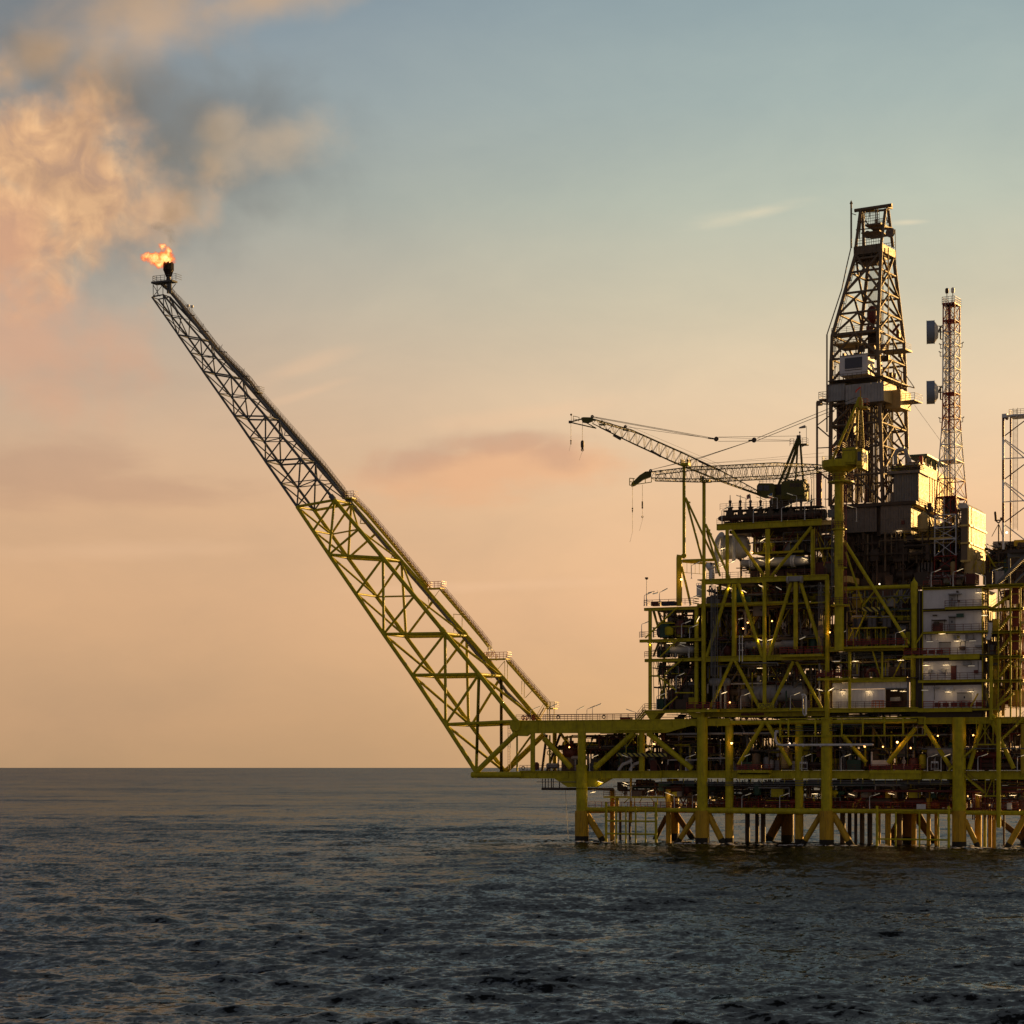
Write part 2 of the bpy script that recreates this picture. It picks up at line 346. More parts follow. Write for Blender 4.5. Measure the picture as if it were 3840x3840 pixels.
class Frame:
    """vertical plane turned by theta; a runs along it to the right, b goes back, z is up"""
    def __init__(s, theta, u0, Y0):
        s.c = math.cos(math.radians(theta)); s.s = math.sin(math.radians(theta))
        s.P = ((u0 - CX) / FPX * Y0, Y0)
        s.d = Vector((s.c, -s.s, 0)); s.n = Vector((s.s, s.c, 0)); s.z = Vector((0, 0, 1))
    def a(s, u, b=0.0):
        x = (u - CX) / FPX
        return (x * (s.P[1] + b * s.c) - s.P[0] - b * s.s) / (s.c + x * s.s)
    def w(s, a, b, z): return Vector((s.P[0] + a * s.c + b * s.s, s.P[1] - a * s.s + b * s.c, z))
    def Y(s, a, b): return s.P[1] - a * s.s + b * s.c
    def zz(s, a, b, v): return HC + (HV - v) / FPX * s.Y(a, b)
    def pt(s, u, v, b=0.0):
        a = s.a(u, b); return s.w(a, b, s.zz(a, b, v))
    def sc(s, u, b=0.0): return s.Y(s.a(u, b), b) / FPX      # metres per photo pixel
    def box(s, parent, name, u0, u1, v0, v1, b0, b1, m, vref=None, label=None):
        """box whose front face spans u0..u1 at depth b0; v0/v1 are read at column vref (default u0)"""
        ur = u0 if vref is None else vref
        a0, a1 = s.a(u0, b0), s.a(u1, b0); ar = s.a(ur, b0)
        z1, z0 = s.zz(ar, b0, min(v0, v1)), s.zz(ar, b0, max(v0, v1))
        return s.abox(parent, name, a0, a1, b0, b1, z0, z1, m, label)
    def abox(s, parent, name, a0, a1, b0, b1, z0, z1, m, label=None):
        e = jit(); a0 -= e; a1 += e; b0 -= e; b1 += e; z1 += e; z0 -= e
        c = s.w((a0 + a1) / 2, (b0 + b1) / 2, (z0 + z1) / 2)
        R = Matrix((s.d, s.n, s.z)).transposed().to_4x4()
        o = _place(name, unit('box', m), Matrix.Translation(c) @ R @ Matrix.Diagonal((abs(a1 - a0), abs(b1 - b0), abs(z1 - z0), 1)), parent)
        if label: o['label'] = label
        return o
    def tube(s, parent, name, u0, v0, u1, v1, px, m, b=0.0, b1=None, label=None, shape='cyl'):
        b1 = b if b1 is None else b1
        return tube(parent, name, s.pt(u0, v0, b), s.pt(u1, v1, b1), px / 2 * s.sc(u0, b), m, label, shape)
    def htube(s, parent, name, u0, u1, v, px, m, b=0.0, uref=None, label=None):   # truly level tube
        ur = u0 if uref is None else uref; z = s.zz(s.a(ur, b), b, v)
        return tube(parent, name, s.w(s.a(u0, b), b, z), s.w(s.a(u1, b), b, z), px / 2 * s.sc(ur, b), m, label)
    def vtube(s, parent, name, u, v0, v1, px, m, b=0.0, label=None, shape='cyl'):
        a = s.a(u, b)
        return tube(parent, name, s.w(a, b, s.zz(a, b, v1)), s.w(a, b, s.zz(a, b, v0)), px / 2 * s.sc(u, b), m, label, shape)
    def girder(s, parent, u0, u1, v0, v1, b, m, uref=None, depth=0.7, name='girder', label=None, step=3.2):
        ur = u0 if uref is None else uref
        a0, a1, ar = s.a(u0, b), s.a(u1, b), s.a(ur, b); z1, z0 = s.zz(ar, b, v0), s.zz(ar, b, v1)
        h = z1 - z0; t = min(0.12, h * 0.14); mb = MB(); e = jit()
        def bx(x0, x1, y0, y1, q0, q1): mb.box(s.w(x0, y0, q0), s.d * (x1 - x0), s.n * (y1 - y0), s.z * (q1 - q0))
        bx(a0, a1, b + depth * .28 + e, b + depth * .72, z0 + t, z1 - t)
        bx(a0 - e, a1 + e, b + e, b + depth, z1 - t, z1 + e); bx(a0 - e, a1 + e, b + e, b + depth, z0 - e, z0 + t)
        k = max(1, int((a1 - a0) / step))
        for i in range(k + 1):
            x = a0 + (a1 - a0) * i / k
            bx(x - .03, x + .03, b + depth * .1, b + depth * .9, z0 + t, z1 - t)
        return mb.build(name, m, parent, label)
    def railing(s, parent, u0, u1, vtop, vbot, b, m, uref=None, ends=0.0, pitch=1.5, px=2.0, name='railing', label=None, rails=3, own=None):
        ur = u0 if uref is None else uref
        a0, a1, ar = s.a(u0, b), s.a(u1, b), s.a(ur, b); z1, z0 = s.zz(ar, b, vtop), s.zz(ar, b, vbot)
        r = px / 2 * s.sc(ur, b); mb = MB() if own is None else own
        k = max(1, round((a1 - a0) / pitch))
        for i in range(k + 1):
            a = a0 + (a1 - a0) * i / k; mb.cyl(s.w(a, b, z0), s.w(a, b, z1), r, 5, cap=False)
        for j in range(rails):
            z = z1 - (z1 - z0) * j / rails
            mb.cyl(s.w(a0, b, z), s.w(a1, b, z), r * (1.0 if j == 0 else .8), 5, cap=False)
            if ends:
                for a in (a0, a1): mb.cyl(s.w(a, b, z), s.w(a, b + ends, z), r * .9, 5, cap=False)
        if own is not None: return mb
        return mb.build(name, m, parent, label)

def Wp(u, v, Y): return Vector(((u - CX) / FPX * Y, Y, HC + (HV - v) / FPX * Y))
M = Frame(25, 3100, 372.8)      # the platform's long front
OL = 'yellow_green_paint'
ORD = ['first', 'second', 'third', 'fourth', 'fifth', 'sixth', 'seventh', 'eighth', 'ninth', 'tenth', 'eleventh', 'twelfth', 'thirteenth', 'fourteenth', 'fifteenth', 'sixteenth', 'seventeenth', 'eighteenth', 'nineteenth', 'twentieth']

# ------------------------------------------------------------------ the sea
def build_sea():
    rng = np.random.default_rng(5)
    f1 = FPX / 3840 * 1024
    p = np.concatenate([np.arange(330, 3, -0.42), 3 * 0.9 ** np.arange(0, 22)])
    r = np.concatenate([[2, 10, 25, 45, 65, 80], HC * f1 / p])
    th = np.concatenate([np.linspace(-180, -20, 40, endpoint=False), np.linspace(-20, 20, 760), np.linspace(20, 180, 40, endpoint=False)[1:]])
    th = np.radians(th); nr, nt = len(r), len(th)
    R, T = np.meshgrid(r, th, indexing='ij')
    X, Y = R * np.sin(T), R * np.cos(T)
    dr = np.gradient(r)[:, None]; dt = np.maximum(np.gradient(th)[None, :] * R, 0)
    sp = np.maximum(dr * 0.8, dt)
    Z = np.zeros_like(X); DX = np.zeros_like(X); DY = np.zeros_like(X)
    lam = np.exp(rng.uniform(np.log(0.8), np.log(26), 110))
    for L in lam:
        k = 2 * np.pi / L
        ang = np.radians(-100) + rng.normal(0, 0.38 if L > 3 else 0.65)
        st = 0.032 * (1.25 if L < 3 else 1.15 if L < 9 else 0.5) * rng.uniform(0.6, 1.4)
        A = st / k * 1.0
        att = np.clip((L / sp - 2.2) / 3.0, 0, 1)
        ph = k * (X * np.cos(ang) + Y * np.sin(ang)) + rng.uniform(0, 6.28)
        Z += A * np.sin(ph) * att; DX += A * np.cos(ang) * np.cos(ph) * att; DY += A * np.sin(ang) * np.cos(ph) * att
    X = X + DX * 0.45; Y = Y + DY * 0.45
    Z = Z - R * R / (2 * 6.4e6) * 0
    V = np.stack([X, Y, Z], -1).reshape(-1, 3)
    i = np.arange(nr - 1)[:, None]; j = np.arange(nt)[None, :]; j2 = (j + 1) % nt
    F = np.stack([i * nt + j, (i + 1) * nt + j, (i + 1) * nt + j2, i * nt + j2], -1).reshape(-1, 4)
    me = bpy.data.meshes.new('sea')
    me.vertices.add(len(V) + 1); me.vertices.foreach_set('co', np.concatenate([V, [[0, 0, 0]]]).ravel())
    tri = np.stack([np.full(nt, len(V)), j[0], j2[0]], -1)
    me.loops.add(F.size + tri.size); me.loops.foreach_set('vertex_index', np.concatenate([F.ravel(), tri.ravel()]).astype(np.int32))
    me.polygons.add(len(F) + len(tri))
    me.polygons.foreach_set('loop_start', np.concatenate([np.arange(len(F)) * 4, F.size + np.arange(len(tri)) * 3]).astype(np.int32))
    me.polygons.foreach_set('use_smooth', np.ones(len(F) + len(tri), bool))
    me.update(calc_edges=True)
    m = bpy.data.materials.new('sea_water'); m.use_nodes = True
    t = NT(m.node_tree); b = t.n['Principled BSDF']
    b.inputs['Base Color'].default_value = (0.006, 0.010, 0.014, 1)
    b.inputs['Roughness'].default_value = 0.13; b.inputs['IOR'].default_value = 1.33
    pos = t.new('ShaderNodeNewGeometry').outputs['Position']
    mp = t.new('ShaderNodeMapping'); t.l.new(pos, mp.inputs[0]); mp.inputs[3].default_value = (0.85, 1.1, 1)
    def slope(sc, det, seed, dist):
        mq = t.new('ShaderNodeMapping'); t.l.new(mp.outputs[0], mq.inputs[0]); mq.inputs[1].default_value = (seed, seed, seed)
        q = t.new('ShaderNodeTexNoise'); t.l.new(mq.outputs[0], q.inputs['Vector']); q.inputs['Scale'].default_value = sc
        q.inputs['Detail'].default_value = det; q.inputs['Roughness'].default_value = 0.62; q.inputs['Distortion'].default_value = dist
        v = t.new('ShaderNodeVectorMath', operation='SUBTRACT'); t.l.new(q.outputs[1], v.inputs[0]); v.inputs[1].default_value = (.5, .5, .5)
        return v.outputs[0]
    def vscale(v, k):
        q = t.new('ShaderNodeVectorMath', operation='MULTIPLY'); t.l.new(v, q.inputs[0]); q.inputs[1].default_value = k; return q.outputs[0]
    def vadd(a, b2):
        q = t.new('ShaderNodeVectorMath', operation='ADD'); t.l.new(a, q.inputs[0]); t.l.new(b2, q.inputs[1]); return q.outputs[0]
    # chop: normals tilted by noise of several sizes, the same at every distance
    tilt = vadd(vscale(slope(1.9, 5, 0.0, 0.4), (1.2, 1.9, 0.0)), vscale(slope(0.6, 4, 40.0, 0.4), (0.5, 1.05, 0.0)))
    tilt = vadd(tilt, vscale(slope(0.13, 4, 60.0, 0.3), (0.25, 0.95, 0.0)))
    tilt = vadd(tilt, vscale(slope(0.03, 4, 80.0, 0.3), (0.1, 0.85, 0.0)))
    tilt = vadd(tilt, vscale(slope(0.006, 4, 120.0, 0.2), (0.05, 0.7, 0.0)))
    lean = t.new('ShaderNodeCombineXYZ'); lean.inputs[1].default_value = -0.105      # normals lean to the camera, so the reflected horizon comes out darker
    tilt = vadd(tilt, lean.outputs[0])
    nn = t.new('ShaderNodeNewGeometry').outputs['Normal']
    nv = t.new('ShaderNodeVectorMath', operation='NORMALIZE'); t.l.new(vadd(nn, tilt), nv.inputs[0])
    fr = t.new('ShaderNodeFresnel'); fr.inputs[0].default_value = 1.33; t.l.new(nv.outputs[0], fr.inputs[1])
    gl = t.new('ShaderNodeBsdfGlossy'); gl.inputs['Color'].default_value = (0.255, 0.278, 0.29, 1); gl.inputs['Roughness'].default_value = 0.12
    t.l.new(nv.outputs[0], gl.inputs['Normal'])
    df = t.new('ShaderNodeBsdfDiffuse'); df.inputs[0].default_value = (0.006, 0.006, 0.006, 1)
    mx = t.new('ShaderNodeMixShader'); t.l.new(fr.outputs[0], mx.inputs[0]); t.l.new(df.outputs[0], mx.inputs[1]); t.l.new(gl.outputs[0], mx.inputs[2])
    t.l.new(mx.outputs[0], t.n['Material Output'].inputs[0]); t.n.remove(b)
    me.materials.append(m)
    o = bpy.data.objects.new('sea', me); COL.objects.link(o); o['kind'] = 'structure'
    o['label'] = 'dark choppy sea reaching to the horizon'
build_sea()

# ------------------------------------------------------------------ flare boom
def build_flare_boom():
    base = M.pt(1786, 2895, 0)
    fb = thing('flare_boom', 'long lattice flare boom rising to the left from the platform, grey above and yellow-green below', 'flare boom', tuple(base))
    G = 'boom_steel'
    mj_L = [(570, 1114), (668, 1255), (762, 1392), (879, 1559), (995, 1729), (1114, 1900), (1234, 2080), (1439, 2378), (1547, 2532), (1671, 2717), (1786, 2895)]
    mn_L = [(615, 1180), (714, 1322), (820, 1475), (937, 1642), (1054, 1813), (1174, 1990), (1337, 2226)]
    mj_U = [(612, 1105), (752, 1269), (866, 1409), (996, 1561), (1127, 1720), (1254, 1875), (1436, 2092), (1669, 2375), (1796, 2528), (1937, 2705)]
    mn_U = [(680, 1187), (809, 1339), (931, 1485), (1062, 1641), (1190, 1798), (1345, 1985), (1554, 2235)]
    dxs = [24, 40, 45, 52, 58, 65, 72, 84, 88, 96, 108]
    def loc(p): a = M.a(p[0], 0); return a, M.zz(a, 0, p[1])
    def off(a, du):   # depth at which a point moved straight back shows du photo pixels further right
        lo, hi = 0, 40
        for _ in range(40):
            m_ = (lo + hi) / 2; q = M.w(a, m_, 0); q0 = M.w(a, 0, 0)
            if (q.x / q.y - q0.x / q0.y) * FPX < du: lo = m_
            else: hi = m_
        return lo
    L = [loc(p) for p in mj_L]; U = [loc(p) for p in mj_U]; l = [loc(p) for p in mn_L]; u = [loc(p) for p in mn_U]
    B = [off(L[i][0], dxs[i]) for i in range(11)]
    Bm = [(B[i] + B[i + 1]) / 2 for i in range(7)]
    P = lambda t, b: M.w(t[0], b, t[1])
    def mt(i): return G if i < 5 else OL
    sc = 1 / 20.0
    def br(i, p, q, px, name='brace'): tube(fb, name, p, q, px * sc / 2, mt(i))
    for i in range(10):
        cp = 7.2 + i * 0.8 if i < 5 else 14.5 + (i - 5) * 0.5
        bp = 4.3 + i * 0.5 if i < 5 else 9.2 + (i - 5) * 0.5
        nb, fbk = 0.0, B[i]
        for (S, bb0, bb1) in ((L, 0, 0), (L, B[i], B[i + 1])):
            br(i, P(S[i], bb0), P(S[i + 1], bb1), cp, 'chord')
        if i < 9:
            br(i, P(U[i], 0), P(U[i + 1], 0), cp * 1.1, 'chord'); br(i, P(U[i], B[i]), P(U[i + 1], B[i + 1]), cp * 1.1, 'chord')
        # frames across the boom at every major node
        m_ = mt(i)
        if i < 9 or True:
            j = i
            if j < len(U):
                br(i, P(L[j], 0), P(U[j], 0), bp * 1.15, 'strut'); br(i, P(L[j], B[j]), P(U[j], B[j]), bp * 1.15, 'strut')
                br(i, P(U[j], 0), P(U[j], B[j]), bp, 'strut')
            br(i, P(L[j], 0), P(L[j], B[j]), bp * .9, 'strut')
        if i < 7:
            for bb, bm, bn in ((0, 0, 0), (B[i], Bm[i], B[i + 1])):
                if i < 9:
                    br(i, P(U[i], bb), P(l[i], bm), bp, 'brace')
                    br(i, P(U[i], bb), P(L[i + 1], bn), bp * 1.1, 'post')
                    br(i, P(u[i], bm), P(L[i + 1], bn), bp, 'brace')
                    br(i, P(u[i], bm), P(l[i], bm), bp * .6, 'brace') if i < 5 else None
            br(i, P(l[i], 0), P(l[i], Bm[i]), bp * .8, 'strut')
            br(i, P(L[i], 0), P(l[i], Bm[i]), bp * .9, 'brace')
            br(i, P(l[i], 0), P(L[i + 1], B[i + 1]), bp * .9, 'brace')
            br(i, P(u[i], 0), P(U[i + 1], B[i + 1]), bp * .8, 'brace')
            br(i, P(U[i], B[i]), P(u[i], 0), bp * .8, 'brace')
            br(i, P(u[i], 0), P(l[i], Bm[i]), bp * .7, 'brace')
        elif i < 10:
            for bb, bn in ((0, 0), (B[i], B[i + 1])):
                if i < 9:
                    br(i, P(U[i], bb), P(L[i + 1], bn), bp, 'brace')
                    if i + 2 <= 10: br(i, P(U[i], bb), P(L[i + 2], bn), bp * 1.1, 'post')
                    if i == 8: br(i, P(U[8], bb), P(L[10], bn), bp * 1.1, 'post')
            br(i, P(L[i], 0), P(L[i + 1], B[i + 1]), bp, 'brace')
            if i < 9: br(i, P(U[i], 0), P(U[i + 1], B[i + 1]), bp, 'brace')
    br(9, P(U[9], B[9]), P(L[10], B[10]), 8, 'post')
    a17 = P(U[7], 0)
    for k in (5, 7):     # bolted collars on the upper chords
        for bb in (0, B[k]):
            c = P(U[k], bb); d = (P(U[k + 1], bb) - c).normalized()
            tube(fb, 'collar', c - d * 1.2, c - d * 0.2, 0.52, G if k == 5 else OL); tube(fb, 'collar', c + d * .9, c + d * 1.25, 0.5, OL)
    # heavy feet
    for bb in (0, B[10]):
        tube(fb, 'foot_brace', P(L[10], bb), M.w(M.a(1937, 0), bb, M.zz(M.a(1937), 0, 2748)), .52, OL)
        foot = P(L[10], bb)
        z = M.zz(M.a(1786), 0, 2906)
        tube(fb, 'foot_beam', M.w(L[10][0] - .9, bb, z), M.w(M.a(1955), bb, z), .58, OL)
    z = M.zz(M.a(1786), 0, 2906)
    tube(fb, 'foot_beam', M.w(L[10][0], -.4, z), M.w(L[10][0], B[10] + .5, z), .6, OL)
    # piping up the boom
    bW = 11.0
    def pb(u_): return float(np.interp(u_, [600, 1127, 1436, 1669, 1900], [B[0], B[4], B[6], B[7], B[9]])) * .92
    def up(pts, du=0, dv=0, db=0.0):
        out = []
        for (x, y) in pts:
            b_ = 0
            for _ in range(6):
                a = M.a(x, b_); b_ = pb(x) + db
            out.append(M.pt(x + du, y + dv, b_))
        return out
    pipe = [(640, 1092), (720, 1196), (811, 1312), (935, 1450), (1086, 1625), (1210, 1768), (1324, 1900), (1492, 2099), (1585, 2207), (1697, 2338), (1790, 2452), (1857, 2532), (1904, 2600), (1984, 2678), (2004, 2700)]
    for n_, (dv, w) in enumerate(((0, .26), (6, .17), (-5, .14))):
        q = up(pipe, 0, dv, n_ * .5)
        mb = MB().path(q, w, 8)
        for c in q[1:-1]: mb.ball(c, w * 1.02, 8)
        mb.build('flare_pipe', 'galvanised_steel', fb)
    # walkways with stair treads and handrails
    ways = [([(602, 1062), (634, 1090), (717, 1189), (811, 1308), (935, 1432), (962, 1471), (1086, 1611), (1210, 1751), (1298, 1862)], G, 15, 'walkway'),
            ([(1318, 1868), (1374, 1925), (1480, 2050), (1604, 2200)], OL, 20, 'walkway'),
            ([(1650, 2208), (1720, 2290), (1799, 2383), (1836, 2431)], OL, 20, 'walkway'),
            ([(1898, 2474), (1975, 2562), (2055, 2652)], OL, 20, 'walkway')]
    for pts, m_, hp, nm in ways:
        q = up(pts, 0, 0, 0.2); wv = M.n * 1.1; mb = MB().use(m_)
        for p0, p1 in zip(q, q[1:]):
            d = p1 - p0; mb.box(p0 - M.z * .4, d, M.n * .09, M.z * .5); mb.box(p0 + wv - M.z * .4, d, M.n * .09, M.z * .5)
            k = max(2, int(d.length / (.42 if m_ == G else .75)))
            for i in range(k):
                c = p0 + d * (i + .5) / k; mb.box(c - M.d * .16, M.d * .32, wv, M.z * .04)
        mb.build(nm, m_, fb)
        rm = 'derrick_steel' if m_ == G else 'dark_red_paint'
        for e, s_ in ((0, 1), (1, 1)):
            mr = MB(); h = hp * sc * 1.0
            for p0, p1 in zip(q, q[1:]):
                d = p1 - p0; o_ = wv * e
                for k_ in (1.0, .66, .33): mr.cyl(p0 + o_ + M.z * h * k_, p1 + o_ + M.z * h * k_, .035, 5, cap=False)
                k = max(1, int(d.length / (0.75 if m_ == G else 1.3)))
                for i in range(k): c = p0 + o_ + d * i / k; mr.cyl(c, c + M.z * h, .032, 5, cap=False)
            mr.build('handrail', rm, fb)
    q = up([(640, 1090), (702, 1152), (811, 1296), (935, 1420), (962, 1455), (1086, 1596), (1210, 1736), (1290, 1838)], 6, -6)
    MB().path(q, .03, 5).build('cable', 'cable_steel', fb)
    # small rest platforms along the walkway
    def rest(u0, u1, v, hv, mrail, bb, name='rest_platform'):
        a0, a1 = M.a(u0, bb), M.a(u1, bb); z = M.zz(a0, bb, v)
        M.abox(fb, name, a0, a1, bb - .6, bb + 1.4, z - .22, z, OL if u0 > 1250 else G)
        mb = MB()
        M.railing(fb, u0, u1, hv, v, bb - .6, mrail, pitch=.8, own=mb, px=1.8, ends=2.0); M.railing(fb, u0, u1, hv, v, bb + 1.4, mrail, pitch=.8, own=mb, px=1.8)
        mb.build('railing', mrail, fb)
    rest(1288, 1326, 1868, 1843, 'red_brown_paint', pb(1300)); rest(1603, 1656, 2206, 2182, 'orange_paint', pb(1620))
    rest(1816, 1902, 2471, 2447, 'orange_paint', pb(1860)); rest(2048, 2080, 2655, 2633, OL, pb(1900)); rest(955, 972, 1470, 1450, G, pb(960))
    # struts that carry the outer stair
    for (x0, y0, x1, y1) in ((1604, 2210, 1650, 2275), (1650, 2210, 1612, 2262), (1600, 2215, 1612, 2280), (1700, 2303, 1736, 2306), (1733, 2306, 1733, 2368), (1702, 2303, 1702, 2372),
                             (1842, 2480, 1842, 2545), (1893, 2478, 1850, 2530), (1893, 2480, 1893, 2545), (1903, 2480, 1903, 2560), (1957, 2553, 1957, 2604), (1966, 2560, 1966, 2618), (1995, 2590, 1970, 2617), (1841, 2476, 1880, 2535)):
        p0, p1 = up([(x0, y0), (x1, y1)], 0, 0, .3); tube(fb, 'stay', p0, p1, .06, OL, shape='cyl8')
    for (x0, y0) in ((2053, 2657), (2062, 2657), (2078, 2657)):
        p0 = up([(x0, y0)], 0, 0, .4)[0]; tube(fb, 'stay', p0, Vector((p0.x, p0.y, M.zz(M.a(2060), 0, 2702))), .07, OL, shape='cyl8')
    # triangular brackets under the walkway, one by one
    for (x, y) in ((905, 1408), (822, 1318), (1066, 1632), (1130, 1718), (1198, 1800), (1350, 1962), (1468, 2094), (752, 1240), (700, 1180), (1012, 1560)):
        q = up([(x, y), (x + 30, y + 3), (x + 12, y - 26), (x + 3, y - 20)]); mb = MB()
        mb.cyl(q[0], q[1], .09, 6); mb.cyl(q[0], q[2], .05, 5); mb.cyl(q[0], q[3], .05, 5); mb.build('bracket', OL if x > 1250 else G, fb)
    # ladder on the rear post
    mb = MB(); p0 = M.pt(1905, 2720, 3.0); p1 = M.pt(1905, 2885, 3.0)
    for e in (0, .45): mb.cyl(p0 + M.d * e, p1 + M.d * e, .05, 5)
    for i in range(28): c = p0 + (p1 - p0) * i / 27; mb.cyl(c, c + M.d * .45, .03, 4)
    mb.build('ladder', 'red_brown_paint', fb)
    p0 = M.pt(1903, 2610, 4.0)
    # tip platform, stack and burner
    bT = B[0] * .5
    def tp(u_, v_, b_=bT): return M.pt(u_, v_, b_)
    a0, a1 = M.a(577, bT), M.a(655, bT); z = M.zz(a0, bT, 1060)
    M.abox(fb, 'tip_platform', a0, a1, bT - 1.0, bT + 1.0, z - .35, z, G)
    for e in (-1.0, 1.0):
        mb = MB(); M.railing(fb, 573, 660, 1036, 1060, bT + e, G, pitch=.9, own=mb, px=1.8, ends=(2.0 if e < 0 else 0), rails=3); mb.build('railing', G, fb)
        for (x0, y0, x1, y1) in ((574, 1063, 575, 1110), (589, 1063, 590, 1112), (574, 1068, 600, 1112), (576, 1110, 606, 1074), (611, 1063, 611, 1106), (659, 1064, 641, 1088), (575, 1110, 612, 1104)):
            tube(fb, 'leg', tp(x0, y0, bT + e), tp(x1, y1, bT + e), .07, G, shape='cyl8')
    tube(fb, 'stack', tp(639, 1100), tp(637, 1050), .34, G); tube(fb, 'stack', tp(629, 1100), tp(630, 1050), .2, G)
    S = M.sc(630); bs = tp(632, 1055)
    mb = MB().lathe(bs, (0, 0, 1), [(0, .5), (.9, .42), (1.3, .55), (2.0, .95), (2.3, 1.0)], 20)
    for k in range(22):       # open ring of burner tubes
        t_ = k / 22 * 2 * math.pi; c = bs + Vector((math.cos(t_) * .95, math.sin(t_) * .95, 2.2)); c0 = bs + Vector((math.cos(t_) * .45, math.sin(t_) * .45, .9))
        mb.cyl(c, c + Vector((0, 0, 1.35 + .12 * (k % 3))), .15, 6); mb.cyl(c0, c, .09, 6)
    mb.build('burner', 'burner_steel', fb)
    for k, (x, y) in enumerate(((705, 1152), (720, 1155))):
        c = up([(x, y)])[0]; mb = MB(); mb.cyl(c - M.z * 2.0, c, .05, 6); mb.lathe(c, (0, 0, 1), [(0, .1), (.15, .3), (.5, .34), (.52, 0)], 12)
        solo(mb, 'floodlight', 'pale_paint', ('left' if k == 0 else 'right') + ' one of the two small floodlights on the upper grey part of the boom', 'floodlight', c - M.z * 2, 'floodlights on the boom')
    fl = up([(1836, 2440)])[0]
    mb = MB()
    for (x, y, r_) in ((1833, 2434, .35), (1842, 2430, .3), (1851, 2446, .4), (1838, 2455, .5), (1862, 2462, .35), (1827, 2450, .3)):
        c = up([(x, y)])[0]; mb.torus(c, (1, -.5, 0), r_, .09, 12, 5); mb.cyl(c - M.z * .8, c, .08, 6)
    solo(mb, 'valve_cluster', 'pale_paint', 'pale valves with handwheels on the third boom platform', 'valves', fl - M.z)
    return bs
BURN = build_flare_boom()

def volume_material(name, fn):
    m = bpy.data.materials.new(name); m.use_nodes = True; t = NT(m.node_tree); t.n.clear()
    o = t.new('ShaderNodeOutputMaterial'); pos = t.new('ShaderNodeNewGeometry').outputs['Position']
    fn(t, pos, o); MATS[name] = m; return m
def sub(t, a, b, op='SUBTRACT'):
    q = t.new('ShaderNodeVectorMath', operation=op)
    for i, x in enumerate((a, b)):
        if isinstance(x, bpy.types.NodeSocket): t.l.new(x, q.inputs[i])
        else: q.inputs[i].default_value = tuple(x)
    return q.outputs[0]
def length(t, v):
    q = t.new('ShaderNodeVectorMath', operation='LENGTH'); t.l.new(v, q.inputs[0]); return q.outputs[1]
def vblobs(t, p, lst):
    r = None
    for c, rad in lst:
        d = sub(t, sub(t, p, c), [1 / x for x in rad], 'MULTIPLY'); v = t.m('SUBTRACT', 1.0, length(t, d))
        r = v if r is None else t.m('MAXIMUM', r, v)
    return r
def build_flame():
    Yb = BURN.y
    P = lambda u, v, dy=0: Wp(u, v, Yb + dy)
    s = Yb / FPX
    def fn(t, pos, out):
        warp = t.new('ShaderNodeTexNoise'); t.l.new(pos, warp.inputs['Vector']); warp.inputs['Scale'].default_value = .75; warp.inputs['Detail'].default_value = 5
        p = sub(t, pos, sub(t, sub(t, warp.outputs[1], (.5, .5, .5)), (2.3, 2.3, 2.3), 'MULTIPLY'), 'ADD')
        b = vblobs(t, p, [(P(619, 968), (35 * s, 26 * s, 30 * s)), (P(603, 985), (30 * s, 22 * s, 19 * s)), (P(580, 968), (29 * s, 20 * s, 21 * s)),
                          (P(553, 962), (27 * s, 16 * s, 15 * s)), (P(610, 924), (17 * s, 12 * s, 12 * s)), (P(632, 945), (17 * s, 12 * s, 18 * s)), (P(632, 985), (15 * s, 14 * s, 16 * s))])
        n = t.noise(pos, 1.9, 6, .62, .5)
        d = t.m('ADD', b, t.m('MULTIPLY', t.m('SUBTRACT', n, .5), 1.25))
        dens = t.step(d, -.10, .08)
        col = t.ramp(d, [(.04, (1.0, .11, .015)), (.30, (1.0, .30, .05)), (.62, (1.0, .62, .17)), (.9, (1.0, .80, .35))])
        e = t.new('ShaderNodeEmission'); t.put(e.inputs[0], col); t.put(e.inputs[1], t.m('MULTIPLY', dens, t.ramp(d, [(0.0, .35), (.6, 1.1)])))
        ab = t.new('ShaderNodeVolumeAbsorption'); ab.inputs[0].default_value = (.25, .1, .05, 1); t.put(ab.inputs[1], t.m('MULTIPLY', dens, .9))
        ad = t.new('ShaderNodeAddShader'); t.l.new(e.outputs[0], ad.inputs[0]); t.l.new(ab.outputs[0], ad.inputs[1]); t.l.new(ad.outputs[0], out.inputs[1])
    volume_material('flame_volume', fn)
    c = P(588, 955); mb = MB().lathe(c - Vector((0, 0, 3.6)), (0, 0, 1), [(0, .1), (.5, 2.4), (2, 4.3), (5, 4.3), (6.9, 2.6), (7.4, .1)], 20)
    o = solo(mb, 'flame', 'flame_volume', 'bright orange and yellow gas flame blown to the left above the burner', 'flame', BURN + Vector((0, 0, 3)), kind='thing')
